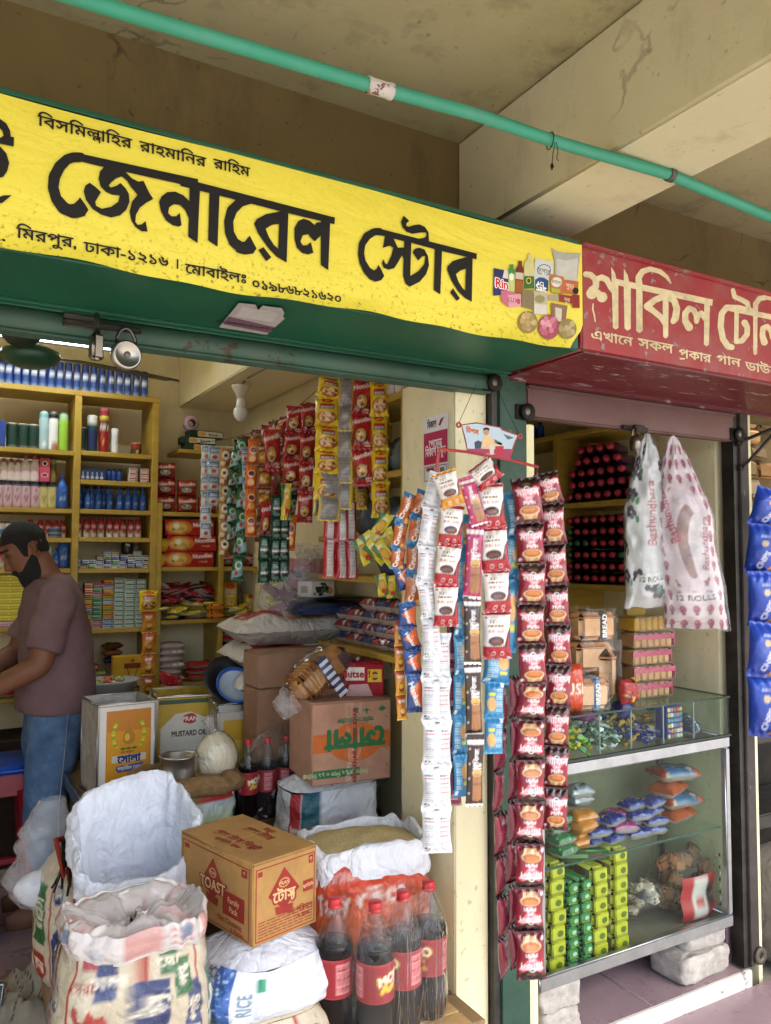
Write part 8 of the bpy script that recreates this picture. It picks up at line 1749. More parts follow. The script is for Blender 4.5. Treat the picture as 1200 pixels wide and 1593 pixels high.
# sweets in the bays
def sweet(c1, c2, s=1.0, tw=True):
    m = MB(); w = .020*s
    m.loft([[(x*s, r*cos(a)*s, r*.6*sin(a)*s) for a in [2*pi*k/7 for k in range(7)]] for x, r in ((-.022, .009), (-.013, .003), (-.010, .008), (.010, .008), (.013, .003), (.022, .009))], 'film', c1, smooth=False)
    m.box((0, 0, .0048*s), (.012*s, .012*s, .001*s), 'film', c2); return m.mesh('sweet')
edges = [GX0+.01]+bays+[GX1-.01]
spec = [([('#6aa83c', '#e0e0c8'), ('#5a9a34', '#c8d83c'), ('#8ab84c', '#e8e8e0'), ('#c8b82c', '#e0a83c')], 64, 'green and yellow wrapped sweet in the left glass bay', 'green sweets', 1.35),
        ([('#c8d0cc', '#1f5a34'), ('#1f5a3a', '#d0d8d4'), ('#b8c4c0', '#2a2a2a')], 52, 'white and green wrapped sweet in the second glass bay', 'white and green sweets', 1.2),
        ([('#22307a', '#c89a3c'), ('#c8983c', '#22307a'), ('#2a3a8a', '#d8b05c')], 40, 'blue and gold wrapped sweet in the third glass bay', 'blue and gold sweets', 1.45),
        ([('#a86a2c', '#e0c060'), ('#b8742c', '#8a3a1c')], 10, 'amber wrapped sweet in the fourth glass bay', 'amber sweets', 1.2)]
for b_, (cols, n_, l, g, s) in enumerate(spec):
    ms = [sweet(a, c, s) for a, c in cols]; x0, x1 = edges[b_]+.03, edges[b_+1]-.03
    if b_ == 0: x0 = gx(880, 1150)
    for i in range(n_):
        y = GY0+.03+.16*R.random(); f = (y-GY0)/.19; z = ZU0+.016+R.random()*(.03+.062*f)
        put('sweet', ms[R.randrange(len(ms))], (R.uniform(x0, x1) if x1 > x0 else (x0+x1)/2, y, z), l, 'sweet', g, rot=(R.uniform(-.7, .7), R.uniform(-.7, .7), R.uniform(0, 6.28)))
put('snack_packet', pillow('snack_packet', .09, .06, .05, None, '#8e2a7a', seed=101), ((bays[0]+bays[1])/2, GY0+.15, ZU0+.07), 'magenta packet lying on the white and green sweets', 'snack packet', None, .3)
put('snack_packet', pillow('snack_packet', .06, .06, .06, None, '#1f3a9a', seed=102), ((bays[1]+bays[2])/2, GY0+.12, ZU0+.085), 'round blue packet on top of the gold and blue sweets', 'snack packet')
m = MB(); rq = random.Random(8)
for j in range(6):
    for i in range(5): m.box((-.03+.015*i, -.026, .009+.018*j), (.014, .004, .015), 'film', rq.choice(['#a87a4c', '#c8c0b0', '#b8502c', '#4a7a9a', '#c8a83c', '#7a4a8a']), b=.002)
m.box((0, 0, .055), (.08, .046, .11), 'paper', '#2c3a8a'); put('candy_box', m.mesh('candy_box'), ((bays[2]+bays[3])/2+.012, GY0+.06, ZU0+.008), 'blue display box with rows of bright candy in the fourth bay', 'box')
for i in range(9): put('snack_packet', dk[0], (bays[3]+.045+R.uniform(-.02, .03), GY0+.05+.018*i, ZU0+.012+.006*i), ORD[i]+' dark blue biscuit packet from the front in the last glass bay', 'biscuit packet', 'dark blue packets in the last bay', R.uniform(-.3, .3), scale=.62)
# showcase, upper shelf
def q_(px, py, Y=2.0): return P(px, py, Y)
cand = [pillow('biscuit_pack', .075, .045, .03, art_bag(.075, .045, '#2a6a38', ['#1f5a30', '#8ab89a', '#cfe0d4'], 14, 5), seed=110), pillow('biscuit_pack', .075, .045, .03, art_bag(.075, .045, '#1c2a7a', ['#c8b84c', '#0f1a50', '#3a4aa0'], 14, 6), seed=111), pillow('biscuit_pack', .075, .045, .03, art_bag(.075, .045, '#8a2a6a', ['#d8b0d0', '#6a1a50'], 8, 7), seed=112), pillow('biscuit_pack', .075, .05, .035, None, '#c07a2c', seed=113), pillow('biscuit_pack', .075, .05, .035, art_bag(.075, .05, '#8a9098', ['#3a4048', '#c8ccd0'], 12, 8), seed=114)]
def heap(k, px0, px1, rows, cols, l, g, z0=ZSH, Y=1.985, pitch=.030, sc=1.0):
    a, b_ = gx(px0, 1300, Y), gx(px1, 1300, Y)
    for r_ in range(rows):
        for c in range(cols): put('biscuit_pack', cand[k], (a+(b_-a)*(c+.5)/cols+R.uniform(-.004, .004), Y+R.uniform(-.02, .02), z0+.001+pitch*r_), l+f', {TIER[r_]}'+(f' in column {ORD[c]}' if cols > 1 else ''), 'biscuit pack', g, R.uniform(-.25, .25), scale=1.3*sc)
heap(0, 850, 893, 4, 1, 'green checked biscuit pack at the left of the glass shelf', 'green checked packs')
heap(3, 893, 915, 4, 1, 'orange cake pack beside the green checked packs', 'orange cake packs', pitch=.028)
heap(4, 885, 925, 2, 1, 'grey zigzag pack lying on the green and orange packs', 'grey zigzag packs', ZSH+.115, 2.03)
heap(1, 913, 960, 3, 2, 'navy biscuit pack with yellow zigzag lettering, left heap', 'navy packs, left heap')
heap(2, 955, 972, 3, 1, 'magenta biscuit pack between the navy heaps', 'magenta packs')
heap(1, 972, 1022, 4, 2, 'navy biscuit pack with yellow zigzag lettering, right heap', 'navy packs, right heap')
chp = [pillow('chips_bag', .17, .11, .055, art_bag(.17, .11, '#a03a24', ['#2a5a88', '#c8603a', '#c8b49a'], 8, 9, None, None, '#34608a'), seed=120), pillow('chips_bag', .16, .10, .05, art_bag(.16, .10, '#a8481c', ['#b85a2c', '#8a3414'], 8, 10), seed=121)]
for i, (px, z, k, l, rz) in enumerate(((1050, 0, 1, 'orange chips bag at the bottom of the pile in the showcase', .2), (1053, .048, 0, 'blue striped chips bag second in the showcase pile', -.1), (1040, .096, 1, 'orange brown chips bag third in the showcase pile', .35), (1048, .146, 0, 'red and blue chips bag topmost in the showcase pile', -.25))): put('chips_bag', chp[k], (gx(px, 1250, 2.03), 2.03, ZSH+.001+z), l, 'chips bag', None, rz)
# showcase, bottom
def tallpack(c, c2, w=.05, h=.19, d=.062):
    m = MB(); m.box((0, 0, 0), (d, h, w), 'film', c, b=.010, cols={'-x': c2}); m.box((0, -h/2-.006, 0), (d*.9, .012, w*.9), 'film', c, b=.003); fr = (Vector((0, -h/2-.012, 0)), Vector((1, 0, 0)), Vector((0, 0, 1))); m.ell(fr, d*.1, 0, d*.2, w*.2, 'ink', '#5a6a1c' if w > .04 else '#9fc0a0', .0006); m.rect(fr, -d*.4, -w*.36, d*.4, -w*.28, 'ink', '#8a8a1c', .0006); fl_ = (Vector((-d/2, 0, 0)), Vector((0, -1, 0)), Vector((0, 0, 1))); m.ell(fl_, h*.2, 0, h*.16, w*.3, 'ink', '#6a4a2c', .0006); m.rect(fl_, -h*.35, -w*.2, h*.02, w*.15, 'ink', '#4a5030' if w > .04 else '#7aa880', .0006); return m.mesh('biscuit_roll')
ye, gn = tallpack('#b8b81c', '#8a8060'), tallpack('#2f7a3a', '#1f5a2c', .034, .19, .042)
for c, (px, n_) in enumerate(((860, 7), (928, 6), (959, 7))):
    for r_ in range(n_): put('biscuit_roll', ye, (gx(px, 1450, 1.95)+R.uniform(-.003, .003), 2.03, .19+.047*r_), f'yellow biscuit roll at the case\'s left end, {TIER[r_]}' if c == 0 else f'yellow biscuit roll, {TIER[r_]} in the {ORD[c-1]} stack of the pair', 'biscuit roll', 'yellow rolls, left stack' if c == 0 else 'yellow rolls, double stack', R.uniform(-.06, .06))
for c, px in enumerate((888, 908)):
    for r_ in range(8): put('biscuit_roll', gn, (gx(px, 1450, 1.93), 2.02, .182+.033*r_), f'green checked biscuit roll, {TIER[r_]} in the {ORD[c]} green stack', 'biscuit roll', 'green checked rolls', R.uniform(-.06, .06))
put('biscuit_roll', gn, (gx(935, 1390, 1.93), 2.00, .47), 'green checked biscuit roll lying across the yellow stack', 'biscuit roll', None, 1.1)
def snackball(px, py, r, cols, l, film=True):
    q = P(px, py, 2.05); T = thing('snack_bag', l, 'snack bag', (q.x, q.y, .166)); rq = random.Random(px)
    for i in range(22): m = MB(); a, e = rq.uniform(0, 6.28), rq.uniform(-.9, 1.2); c = Vector((q.x+r*.72*cos(a)*cos(e), q.y+r*.6*sin(a)*cos(e), .166+r*.95+r*.72*sin(e))); m.M = Matrix.Translation(c) @ Matrix.Rotation(a, 4, 'Z') @ Matrix.Rotation(e, 4, 'X'); m.box((0, 0, 0), (r*.55, r*.45, r*.22), 'bread', rq.choice(cols), b=r*.08); child('piece', m, T)
    m = MB(); m.grid(lambda u, v: Vector((q.x+r*1.12*cos(2*pi*u)*sin(pi*v)*(1+.1*nz((cos(2*pi*u)*3, v*5, 0), 1, px)), q.y+r*1.0*sin(2*pi*u)*sin(pi*v), .167+r*1.0-r*1.0*cos(pi*v)*(1 if v < .7 else 1.15))), 30, 18, 'cling'); child('film', m, T)
snackball(1000, 1400, .075, ['#b8a898', '#8a7a70', '#c8b8a8'], 'round clear bag of pale snacks at the bottom of the showcase')
q = P(1062, 1395, 2.04); T = thing('rusk_bag', 'clear bag of rusks with a red and white label and dotted edge', 'rusk bag', (q.x, q.y, .166)); rq = random.Random(5)
for i in range(26): m = MB(); m.M = Matrix.Translation((q.x+rq.uniform(-.10, .10), q.y+rq.uniform(-.03, .05), .19+rq.uniform(0, .17))) @ Matrix.Rotation(rq.uniform(-.7, .7), 4, 'Y'); m.box((0, 0, 0), (.06, .03, .045), 'bread', rq.choice(['#a87a54', '#8a5a3c', '#c09a74']), b=.008); child('rusk', m, T)
m = MB(); m.grid(lambda u, v: Vector((q.x-.02+.17*(u-.5), q.y-.085-.012*sin(pi*u)-.006*sin(v*9), .175+.15*v)), 12, 10, 'label', art=Art(1, 1, 12, 10, '#a8242c').rect(.3, .1, .7, .95, '#c8c0bc').ell(.82, .5, .14, .3, '#2a1a1c').rect(.38, .3, .62, .5, '#a8343c')); child('label', m, T)
m = MB(); m.grid(lambda u, v: Vector((q.x+.128*math.copysign(abs(cos(2*pi*u))**.6, cos(2*pi*u))*(1-.25*v*v)*(1+.1*nz((cos(2*pi*u)*3, v*5, 0), 1, 7)), q.y+.09*math.copysign(abs(sin(2*pi*u))**.6, sin(2*pi*u)), .168+.25*v)), 34, 18, 'cling'); child('film', m, T)
for i in range(9): m = MB(); m.box((q.x+.115, q.y-.075, .19+.022*i), (.012, .004, .011), 'film', '#c8c8cc' if i % 2 else '#3a1a24'); child('dot', m, T)
# --- on the glass top
zt = ZU1+.001
def loaf(label, px, py, Y, z, w, d, h, c, rz, band=None):
    q = P(px, py, Y); T = thing('bread_loaf', label, 'bread', (q.x, Y, z), None, rz)
    m = MB(); m.box((0, 0, h*.46), (w, d, h*.92), 'bread', c, b=h*.16); m.box((0, 0, h*.80), (w*1.06, d*1.03, h*.34), 'bread', '#bf8552', b=h*.15); inst('loaf', m.mesh('loaf'), (0, 0, 0), parent=T)
    m = MB(); m.grid(lambda u, v: Vector((w*.60*math.copysign(abs(cos(2*pi*u))**.5, cos(2*pi*u))*(1+.10*nz((cos(2*pi*u)*3, v*4, 0), 1, px)), d*.60*math.copysign(abs(sin(2*pi*u))**.5, sin(2*pi*u))*(1+.10*nz((sin(2*pi*u)*3, v*4, 0), 1, px)), h*1.12*v)), 34, 14, 'cling'); inst('film', m.mesh('film'), (0, 0, 0), parent=T)
    if band:
        m = MB(); m.box((w*.12, 0, h*.5), (w*.20, d*1.09, h*1.04), 'label', band, b=.006); m.text('BREAD', (Vector((w*.12, -d*.548, h*.5)), Vector((0, 0, 1)), Vector((-1, 0, 0))), w*.12, 'ink', '#e8e4dc', .001, .04); inst('label', m.mesh('label'), (0, 0, 0), parent=T)
loaf('pale bread loaf at the front of the glass top with a blue band', 908, 1060, 1.97, zt, .13, .11, .10, '#dcb892', -.2, '#5a8ab0')
loaf('pale bread loaf standing in the second tier with dotted film', 912, 1030, 2.06, zt+.105, .14, .12, .10, '#d8b086', -.15)
loaf('bread loaf topmost in the pile with a black and white band', 915, 990, 2.05, zt+.212, .15, .12, .095, '#d4a67a', -.1, '#2a2422')
loaf('bread loaf at the pile\'s right, unlabelled', 938, 1035, 2.02, zt, .07, .11, .19, '#d8b288', -.1)
q = P(888, 1068, 1.93); put('bun_packet', standbag('bun_packet', .085, .15, .06, art_bag(.085, .15, '#c0401c', ['#d8602c', '#c8905c'], 8, 4, 'RUSK', '#e8dcc8'), 3), (q.x, 1.935, zt), 'orange bun packet standing beside the muffin strip', 'bun packet', None, -.3)
rusk = MB(); 
for k in range(6): rusk.box((-.075+.03*k, 0, .026), (.028, .07, .05), 'bread', '#b08a5c', b=.004)
rusk.box((0, -.0365, .038), (.19, .003, .018), 'film', '#a01c4c'); rusk.box((.098, 0, .028), (.004, .076, .05), 'film', '#b0285a'); rusk.box((0, 0, .028), (.192, .078, .056), 'cling'); rm_ = rusk.mesh('biscuit_tray')
q = P(1010, 1070, 2.0)
for k, l in enumerate(('lowest of four wrapped biscuit trays on the glass top', 'second lowest wrapped biscuit tray with a crimson band', 'third wrapped biscuit tray with a pink band', 'topmost crimson banded biscuit tray under the yellow cakes')): put('biscuit_tray', rm_, (q.x+.012*(k % 2), 2.02, zt+.058*k), l, 'biscuit tray', None, -.06*(k % 2))
cake = MB()
for k in range(5): cake.box((-.06+.03*k, 0, .024), (.027, .07, .046), 'bread', '#b8902c', b=.003)
cake.box((.01, 0, .025), (.18, .08, .054), 'cling'); put('cake_pack', cake.mesh('cake_pack'), (q.x-.01, 2.02, zt+.234), 'clear pack of yellow cake slices on the biscuit trays', 'cake pack')
q = P(980, 1068, 1.93); put('snack_packet', standbag('snack_packet', .085, .085, .05, art_bag(.085, .085, '#9a2424', ['#c8a83c', '#b83c30', '#3a1a14'], 10, 4), 4), (q.x, 1.94, zt), 'red and gold packet standing in front of the biscuit trays', 'snack packet', None, .2)
q = P(968, 960, 2.14); m = MB(); m.box((0, 0, .06), (.14, .10, .12), 'paper', '#c8c4bc', b=.002); fr = (Vector((0, -.05, .06)), Vector((1, 0, 0)), Vector((0, 0, 1))); m.rect(fr, -.055, .012, .015, .034, 'ink', '#a02c28', .0008); m.text('BABY', (fr[0]+Vector((-.02, 0, .023)), fr[1], fr[2]), .014, 'ink', '#e8e0d8', .0012, .03); m.ell(fr, -.015, -.03, .015, .02, 'ink', '#241c1c', .0008); m.ell(fr, -.005, -.012, .009, .009, 'ink', '#241c1c', .0009); m.rect(fr, -.07, -.045, .07, -.038, 'ink', '#5a5650', .0007)
o = m.build('carton', at=(0, 0, 0)); o.location = (q.x+.03, 2.15, zt+.15); tag(o, 'white carton with a red badge and dark animal figure behind the yellow cakes', 'box')
m = MB(); m.box((q.x+.02, 2.15, zt+.073), (.20, .10, .146), 'paper', '#6a5c44', b=.002); tag(m.build('carton'), 'dull brown carton carrying the white badge carton', 'box')
m = MB(); m.box((2.32, 2.16, zt+.15), (.10, .02, .30), 'shelf_yellow', b=.002); tag(m.build('shelf_end'), 'yellow board end behind the tissue packs', 'board')
for k, (dx, c, l) in enumerate(((0, '#6a8aa8', 'pale blue roll of foil leaning in the corner, left one'), (.035, '#2a4f7a', 'blue roll of foil leaning in the corner, right one'))):
    m = MB(); a = P(1068+10*k, 950, 2.12); b_ = P(1092+12*k, 1075, 2.05); b_.z = zt+.012; m.tube([a, b_], .016, 10, 'film', c); tag(m.build('foil_roll'), l, 'foil roll')
# --- side shelves with bottles lying on their sides, caps towards the customer
t = thing('bottle_shelf', 'yellow shelf on the right wall stacked with red capped bottles', 'shelf', (2.41, 2.5, 0))
for z, y0, y1 in ((1.97, 2.13, 3.3), (1.673, 2.13, 2.52), (1.343, 2.13, 2.52), (1.673, 2.56, 3.3)): m = MB(); m.box((2.40, (y0+y1)/2, z-.011), (.255, y1-y0, .022), 'shelf_yellow', b=.002); child('shelf_board', m, t)
for y, z0 in ((2.54, .96), (3.32, .96)): m = MB(); m.box((2.40, y, (1.96+z0)/2), (.26, .024, 1.96-z0), 'shelf_yellow', b=.002); child('upright', m, t)
def lying(r, L, body, bmat, capc):
    b = MB(); b.lathe([(.0001, L), (r*.9, L), (r, L-.006), (r, L*.42), (r*.85, L*.30), (r*.40, L*.14), (r*.36, L*.10)], (0, 0, 0), 14, bmat, body, axis='x', cap=False)
    c = MB(); c.lathe([(r*.5, L*.12), (r*.56, L*.11), (r*.56, .004), (r*.50, 0), (.0001, 0)], (0, 0, 0), 14, 'plastic', capc, axis='x', cap=False); return b.mesh('bottle'), c.mesh('cap')
def lie(pr, loc, l, g):
    o = put('bottle', pr[0], loc, l, 'bottle', g, .55+R.uniform(-.06, .06)); inst('cap', pr[1], (0, 0, 0), parent=o)
LB = lying(.0265, .21, '#1a0c16', 'plastic', '#9a1c2c'); LP = lying(.0265, .21, '#3a1030', 'plastic', '#a8243a'); LG = lying(.0232, .20, '#0c0a0a', 'plastic', '#1a4a34'); LR = lying(.0232, .20, '#0c0a0a', 'plastic', '#9a1c2a')
for r_, (n_, off) in enumerate(((7, 0), (7, .02), (6, .02), (5, .055), (4, .075))):
    for k in range(n_): lie(LP if r_ > 2 else LB, (2.285, 2.50-.0265-off*.9-.054*k, 1.673+.0268+.047*r_), ('purple' if r_ > 2 else 'dark')+f' drink bottle lying on its side, {ORD[k]} from the left, row {TIER[r_]}', 'purple bottles on the upper shelf' if r_ > 2 else 'dark bottles on the upper shelf')
for r_ in range(6):
    for k in range(8): gcap = (r_ == 3 and k in (0, 1, 2)) or (r_ == 4 and k == 0) or (r_ == 2 and k in (0, 6)); lie(LG if gcap else LR, (2.285, 2.50-.024-.0475*k, 1.343+.0235+.0468*r_), f'{"green" if gcap else "red"} capped cola bottle, {ORD[k]} from the left, row {TIER[r_]}', 'green capped bottles' if gcap else 'red capped bottles on the lower shelf')
for k in range(9): put('oil_bottle', sb, (2.33, 2.7+.05*k, 1.971), ORD[k]+' dark blue bottle from the front on the small shop\'s top shelf', 'bottle', 'dark blue bottles on the top shelf', scale=(1.2, 1.2, 1.2))
for k in range(5): put('plastic_bag', gm[k % 2], (2.38, 2.68+.13*k, 1.673), ORD[k]+' dark bag from the front on the small shop\'s far shelf', 'bag', 'dark bags on the far shelf', .5*k, scale=.7)
# --- tissue roll packs hung from the hasp
def tissue(label, cpx, top, w, h, d, art, rz, Y, lean):
    T = thing('tissue_pack', label, 'tissue pack', (P(*top, Y).x, Y, P(*top, Y).z), None, 0); q = P(*top, Y); a = art.out()
    def shp(u, v):                                     # v=1 top
        s = 1-v; k = .10+.90*min(1, s/.42)**.8; wd = w*k*(1-.05*sin(pi*s)); an = pi*(u-.5)
        x = wd/2*sin(an)*1.0; y = -d/2*min(1, .25+s*2)*cos(an)**.7*(1+.12*sin(u*6*pi)*min(1, s*2)*.5)
        z = -h*s+.012*nz((u*4, v*4, 0), 1, cpx)
        if s > .93: y *= (1-(s-.93)/.07*.75)
        return Vector((x+lean*s*h+.006*nz((u*5, v*9, 1), 1, cpx), y+.007*nz((u*8, v*14, 2), 1, cpx), z))
    m = MB(); m.grid(shp, a.shape[1]-1, a.shape[0]-1, 'film', art=a); m.grid(lambda u, v: (lambda p: Vector((p.x, -p.y*.6, p.z)))(shp(1-u, v)), 16, 16, 'film', '#c4b8bc'); inst('packing', m.mesh('packing'), (0, 0, 0), parent=T)
    m = MB(); m.grid(lambda u, v: (lambda p: Vector((p.x*1.05+.004*nz((u*7, v*7, 0), 1, 3), p.y*1.12-.004, p.z-.006)))(shp(u, v)), 40, 40, 'tissue_bag'); inst('film', m.mesh('film'), (0, 0, 0), parent=T)
    T.rotation_euler.z = rz
def art_rose(pink):
    A = Art(.24, .6, 70, 130, '#d6c8cc' if pink else '#d4d8d8', 2)
    if pink:
        for j in range(13):
            for i in range(7): x, y = .02+.034*i, .02+.045*j; A.ell(x, y, .0095, .012, '#8e2c50'); A.rect(x-.005, y-.019, x+.005, y-.011, '#7a2644'); A.ell(x-.003, y+.003, .003, .004, '#c07a90')
        A.ell(.115, .29, .062, .16, '#cfc0c8'); A.ell(.125, .27, .030, .11, '#8a6a60'); A.ell(.150, .25, .028, .10, '#d8d0d4'); A.text('Bashundhara', .07, .36, .026, '#a02c50', pi/2+.25, .04); A.text('Bashundhara', .165, .26, .022, '#8e3a54', pi/2-.1, .03)
        A.ell(.122, .101, .062, .018, '#e0d6da'); A.text('12 ROLLS', .122, .101, .017, '#4a2a3a', 0, .03)
    else:
        rq = random.Random(6)
        for i in range(30): x, y = rq.uniform(0, .24), rq.uniform(0, .58); [A.ell(x+.014*cos(k*1.257), y+.014*sin(k*1.257), .010, .010, '#241c3c') for k in range(5)]; A.ell(x, y, .004, .004, '#c8c8b8'); A.ell(x+.025, y-.02, .007, .013, '#3f8a5a')
        A.rect(.09, .12, .16, .56, '#ccd0d2'); A.text('Bashundhara', .12, .32, .030, '#a03a3c', pi/2, .04); A.ell(.122, .101, .058, .018, '#d8dcdc'); A.text('12 ROLLS', .122, .101, .016, '#2a2a3a', 0, .03)
    return A
tissue('tissue roll pack with white film, violet flowers and red lettering', 1004, (1006, 674), .165, .60, .10, art_rose(False), -.6, 1.92, .0)
tissue('larger tissue roll pack printed with rows of pink roses', 1085, (1046, 680), .205, .65, .11, art_rose(True), -.72, 1.86, .10)
# --- bricks under the case, cream strip, sack at the right edge
def brick(x, y, z, sx, sy, sz, rz, l, s):
    m = MB(); n = 9
    m.grid(lambda u, v: (lambda an, e: Vector((math.copysign(abs(cos(an))**.3, cos(an))*sx/2*e, math.copysign(abs(sin(an))**.3, sin(an))*sy/2*e, 0)))(2*pi*u, (1-(abs(2*v-1))**10*.10))+Vector((0, 0, sz*v)), 40, 10, 'white_brick', '#b8b2aa', smooth=True)
    m.grid(lambda u, v: Vector((math.copysign(abs(cos(2*pi*u))**.3, cos(2*pi*u))*sx/2*.9*(1-v), math.copysign(abs(sin(2*pi*u))**.3, sin(2*pi*u))*sy/2*.9*(1-v), sz)), 40, 4, 'white_brick', '#b8b2aa')
    for i, v in enumerate(m.v): m.v[i] = v+Vector((nz(v, 16, s), nz(v, 16, s+3), nz(v, 14, s+5)*.5))*.010+Vector((nz(v, 50, s), nz(v, 50, s+1), nz(v, 45, s)))*.007
    o = m.build('brick', at=(0, 0, 0)); o.location = (x, y, z); o.rotation_euler.z = rz; tag(o, l, 'brick')
q = P(872, 1535, 1.88); brick(1.70, 1.95, .0, .16, .12, .078, .05, 'white painted brick on the floor under the case\'s left end', 1); brick(1.70, 1.945, .076, .16, .115, .076, -.03, 'upper white painted brick under the case\'s left end', 2)
brick(2.36, 1.97, .0, .26, .16, .085, .06, 'big white painted block under the case\'s right end', 3); brick(2.40, 1.98, .083, .19, .12, .070, -.1, 'smaller broken white block under the case\'s right corner', 4)
sack('cement_sack', 'dirty pale sack standing at the right edge beyond the post', 'sack', (2.87, 1.93, -.05), .30, .26, .36, None, '#8f8880', rim='closed', seed=31, bulge=.28, nx=60, nz_=40)
t = thing('paper_sheet', 'white sheet of paper hanging in the neighbouring stall', 'paper sheet', P(1196, 1085, 2.15)); m = MB(); q = P(1198, 1085, 2.15); m.box(q, (.05, .004, .09), 'paper', '#d8d4cc', rz=.2); child('sheet', m, t)
# ================================================================== the shopkeeper
def ringm(c, rx, ry, nrm=(0, 0, 1), n=28, xdir=(1, 0, 0), e=.9):
    N = Vector(nrm).normalized(); X = Vector(xdir); X = (X-N*X.dot(N)).normalized(); Yv = N.cross(X); c = Vector(c)
    return [c+X*rx*math.copysign(abs(cos(a))**e, cos(a))+Yv*ry*math.copysign(abs(sin(a))**e, sin(a)) for a in [2*pi*k/n for k in range(n)]]
def limb(m, pts, radii, mat, col, n=20, xdir=(0, 1, 0), e=1.0):
    rs = []
    for i, p in enumerate(pts):
        a = Vector(pts[max(0, i-1)]); b_ = Vector(pts[min(len(pts)-1, i+1)]); r = radii[i] if isinstance(radii[i], tuple) else (radii[i], radii[i])
        rs.append(ringm(p, r[0], r[1], b_-a, n, xdir, e))
    m.loft(rs, mat, col)
def smooth_pts(pts, k=4):
    pts = [tuple(p) for p in pts]; out = []
    for i in range(len(pts)-1):
        p0, p1, p2, p3 = pts[max(0, i-1)], pts[i], pts[i+1], pts[min(len(pts)-1, i+2)]
        for j in range(k):
            t = j/k; out.append(tuple(.5*((2*b)+(c-a)*t+(2*a-5*b+4*c-d)*t*t+(3*b-a-3*c+d)*t**3) for a, b, c, d in zip(p0, p1, p2, p3)))
    return out+[pts[-1]]
def sl_(m, rows, mat, col, n=28, e=.9, xdir=(1, 0, 0), k=4):
    """rows of (x, y, z, rx, ry) swept into one limb or trunk"""
    rr = smooth_pts(rows, k); limb(m, [r[:3] for r in rr], [(r[3], r[4]) for r in rr], mat, col, n, xdir, e)
def remeshed(name, m, vox, mat, parent, smooth=6, col=None):
    me = m.mesh(name); o = bpy.data.objects.new(name, me); C.objects.link(o)
    md = o.modifiers.new('r', 'REMESH'); md.mode = 'VOXEL'; md.voxel_size = vox; s = o.modifiers.new('s', 'SMOOTH'); s.iterations = smooth; s.factor = .5
    dg = bpy.context.evaluated_depsgraph_get(); dg.update(); me2 = bpy.data.meshes.new_from_object(o.evaluated_get(dg)); bpy.data.objects.remove(o)
    for p in me2.polygons: p.use_smooth = True
    me2.materials.clear(); me2.materials.append(MAT[mat])
    ca = me2.color_attributes.get('Col') or me2.color_attributes.new('Col', 'FLOAT_COLOR', 'CORNER')
    a = np.ones((len(ca.data), 4), np.float32); a[:, :3] = lin(col or '#ffffff'); ca.data.foreach_set('color', a.ravel())
    o = bpy.data.objects.new(name, me2); C.objects.link(o)
    if parent: o.parent = parent
    return o
# he faces -x; local frame: x forward is -x, origin on the floor between his feet
MX, MY = .43, 3.55
man = thing('person', 'bearded man in a mauve brown t-shirt and blue jeans bending over his work', 'person', (MX, MY, 0))
SK = '#6e452f'
b_ = MB()
sl_(b_, [(.02, 0, .86, .11, .15), (.02, 0, 1.0, .115, .155), (.01, 0, 1.15, .115, .165), (.0, 0, 1.27, .105, .175), (-.01, 0, 1.335, .08, .125), (-.015, 0, 1.365, .06, .063)], 'skin', SK)       # trunk
sl_(b_, [(-.012, 0, 1.33, .062, .062), (-.035, 0, 1.385, .056, .055), (-.065, 0, 1.43, .058, .058)], 'skin', SK)        # neck
# head, bent forwards and down
H0 = Vector((-.098, 0, 1.478)); th = radians(36); hx_ = Vector((-cos(th), 0, -sin(th))); hz = Vector((-sin(th), 0, cos(th)))
def hd(f, s, u): return H0+hx_*f+Vector((0, s, 0))+hz*u
rows = [(-.115, .010, -.012, .002), (-.105, .045, .0, .05), (-.085, .060, .012, .055), (-.05, .074, .002, .075), (0, .080, .0, .086), (.05, .078, .0, .082), (.085, .066, .0, .072), (.105, .05, .0, .05)]
rings = []
for k in range(15):
    a = -pi/2+pi*k/14; z = .105*sin(a); r = cos(a); rings.append([hd(.088*r*cos(t)+(.012 if sin(a) < 0 else 0), .072*r*sin(t), z+.01) for t in [2*pi*i/28 for i in range(28)]])
b_.loft(rings, 'skin', SK)
rings = [[hd(.055+f_+rx*cos(t), ry*sin(t), z) for t in [2*pi*i/20 for i in range(20)]] for z, f_, rx, ry in ((-.115, .0, .026, .030), (-.10, -.002, .042, .046), (-.07, -.01, .052, .056), (-.03, -.012, .054, .060), (.01, -.015, .05, .058))]
b_.loft(rings, 'skin', SK)                                                         # jaw
limb(b_, [hd(.085, 0, .025), hd(.102, 0, -.005), hd(.112, 0, -.026), hd(.095, 0, -.034)], [.008, .011, .016, .010], 'skin', SK, 10)   # nose
for s in (-1, 1):
    b_.M = None; limb(b_, [hd(-.012, s*.070, -.022), hd(-.016, s*.082, .0), hd(-.02, s*.080, .022)], [(.016, .007), (.020, .008), (.012, .006)], 'skin', SK, 10)
    limb(b_, [hd(.080, s*.012, .032), hd(.082, s*.034, .036), hd(.066, s*.055, .030)], [.008, .010, .007], 'skin', SK, 8)     # brow
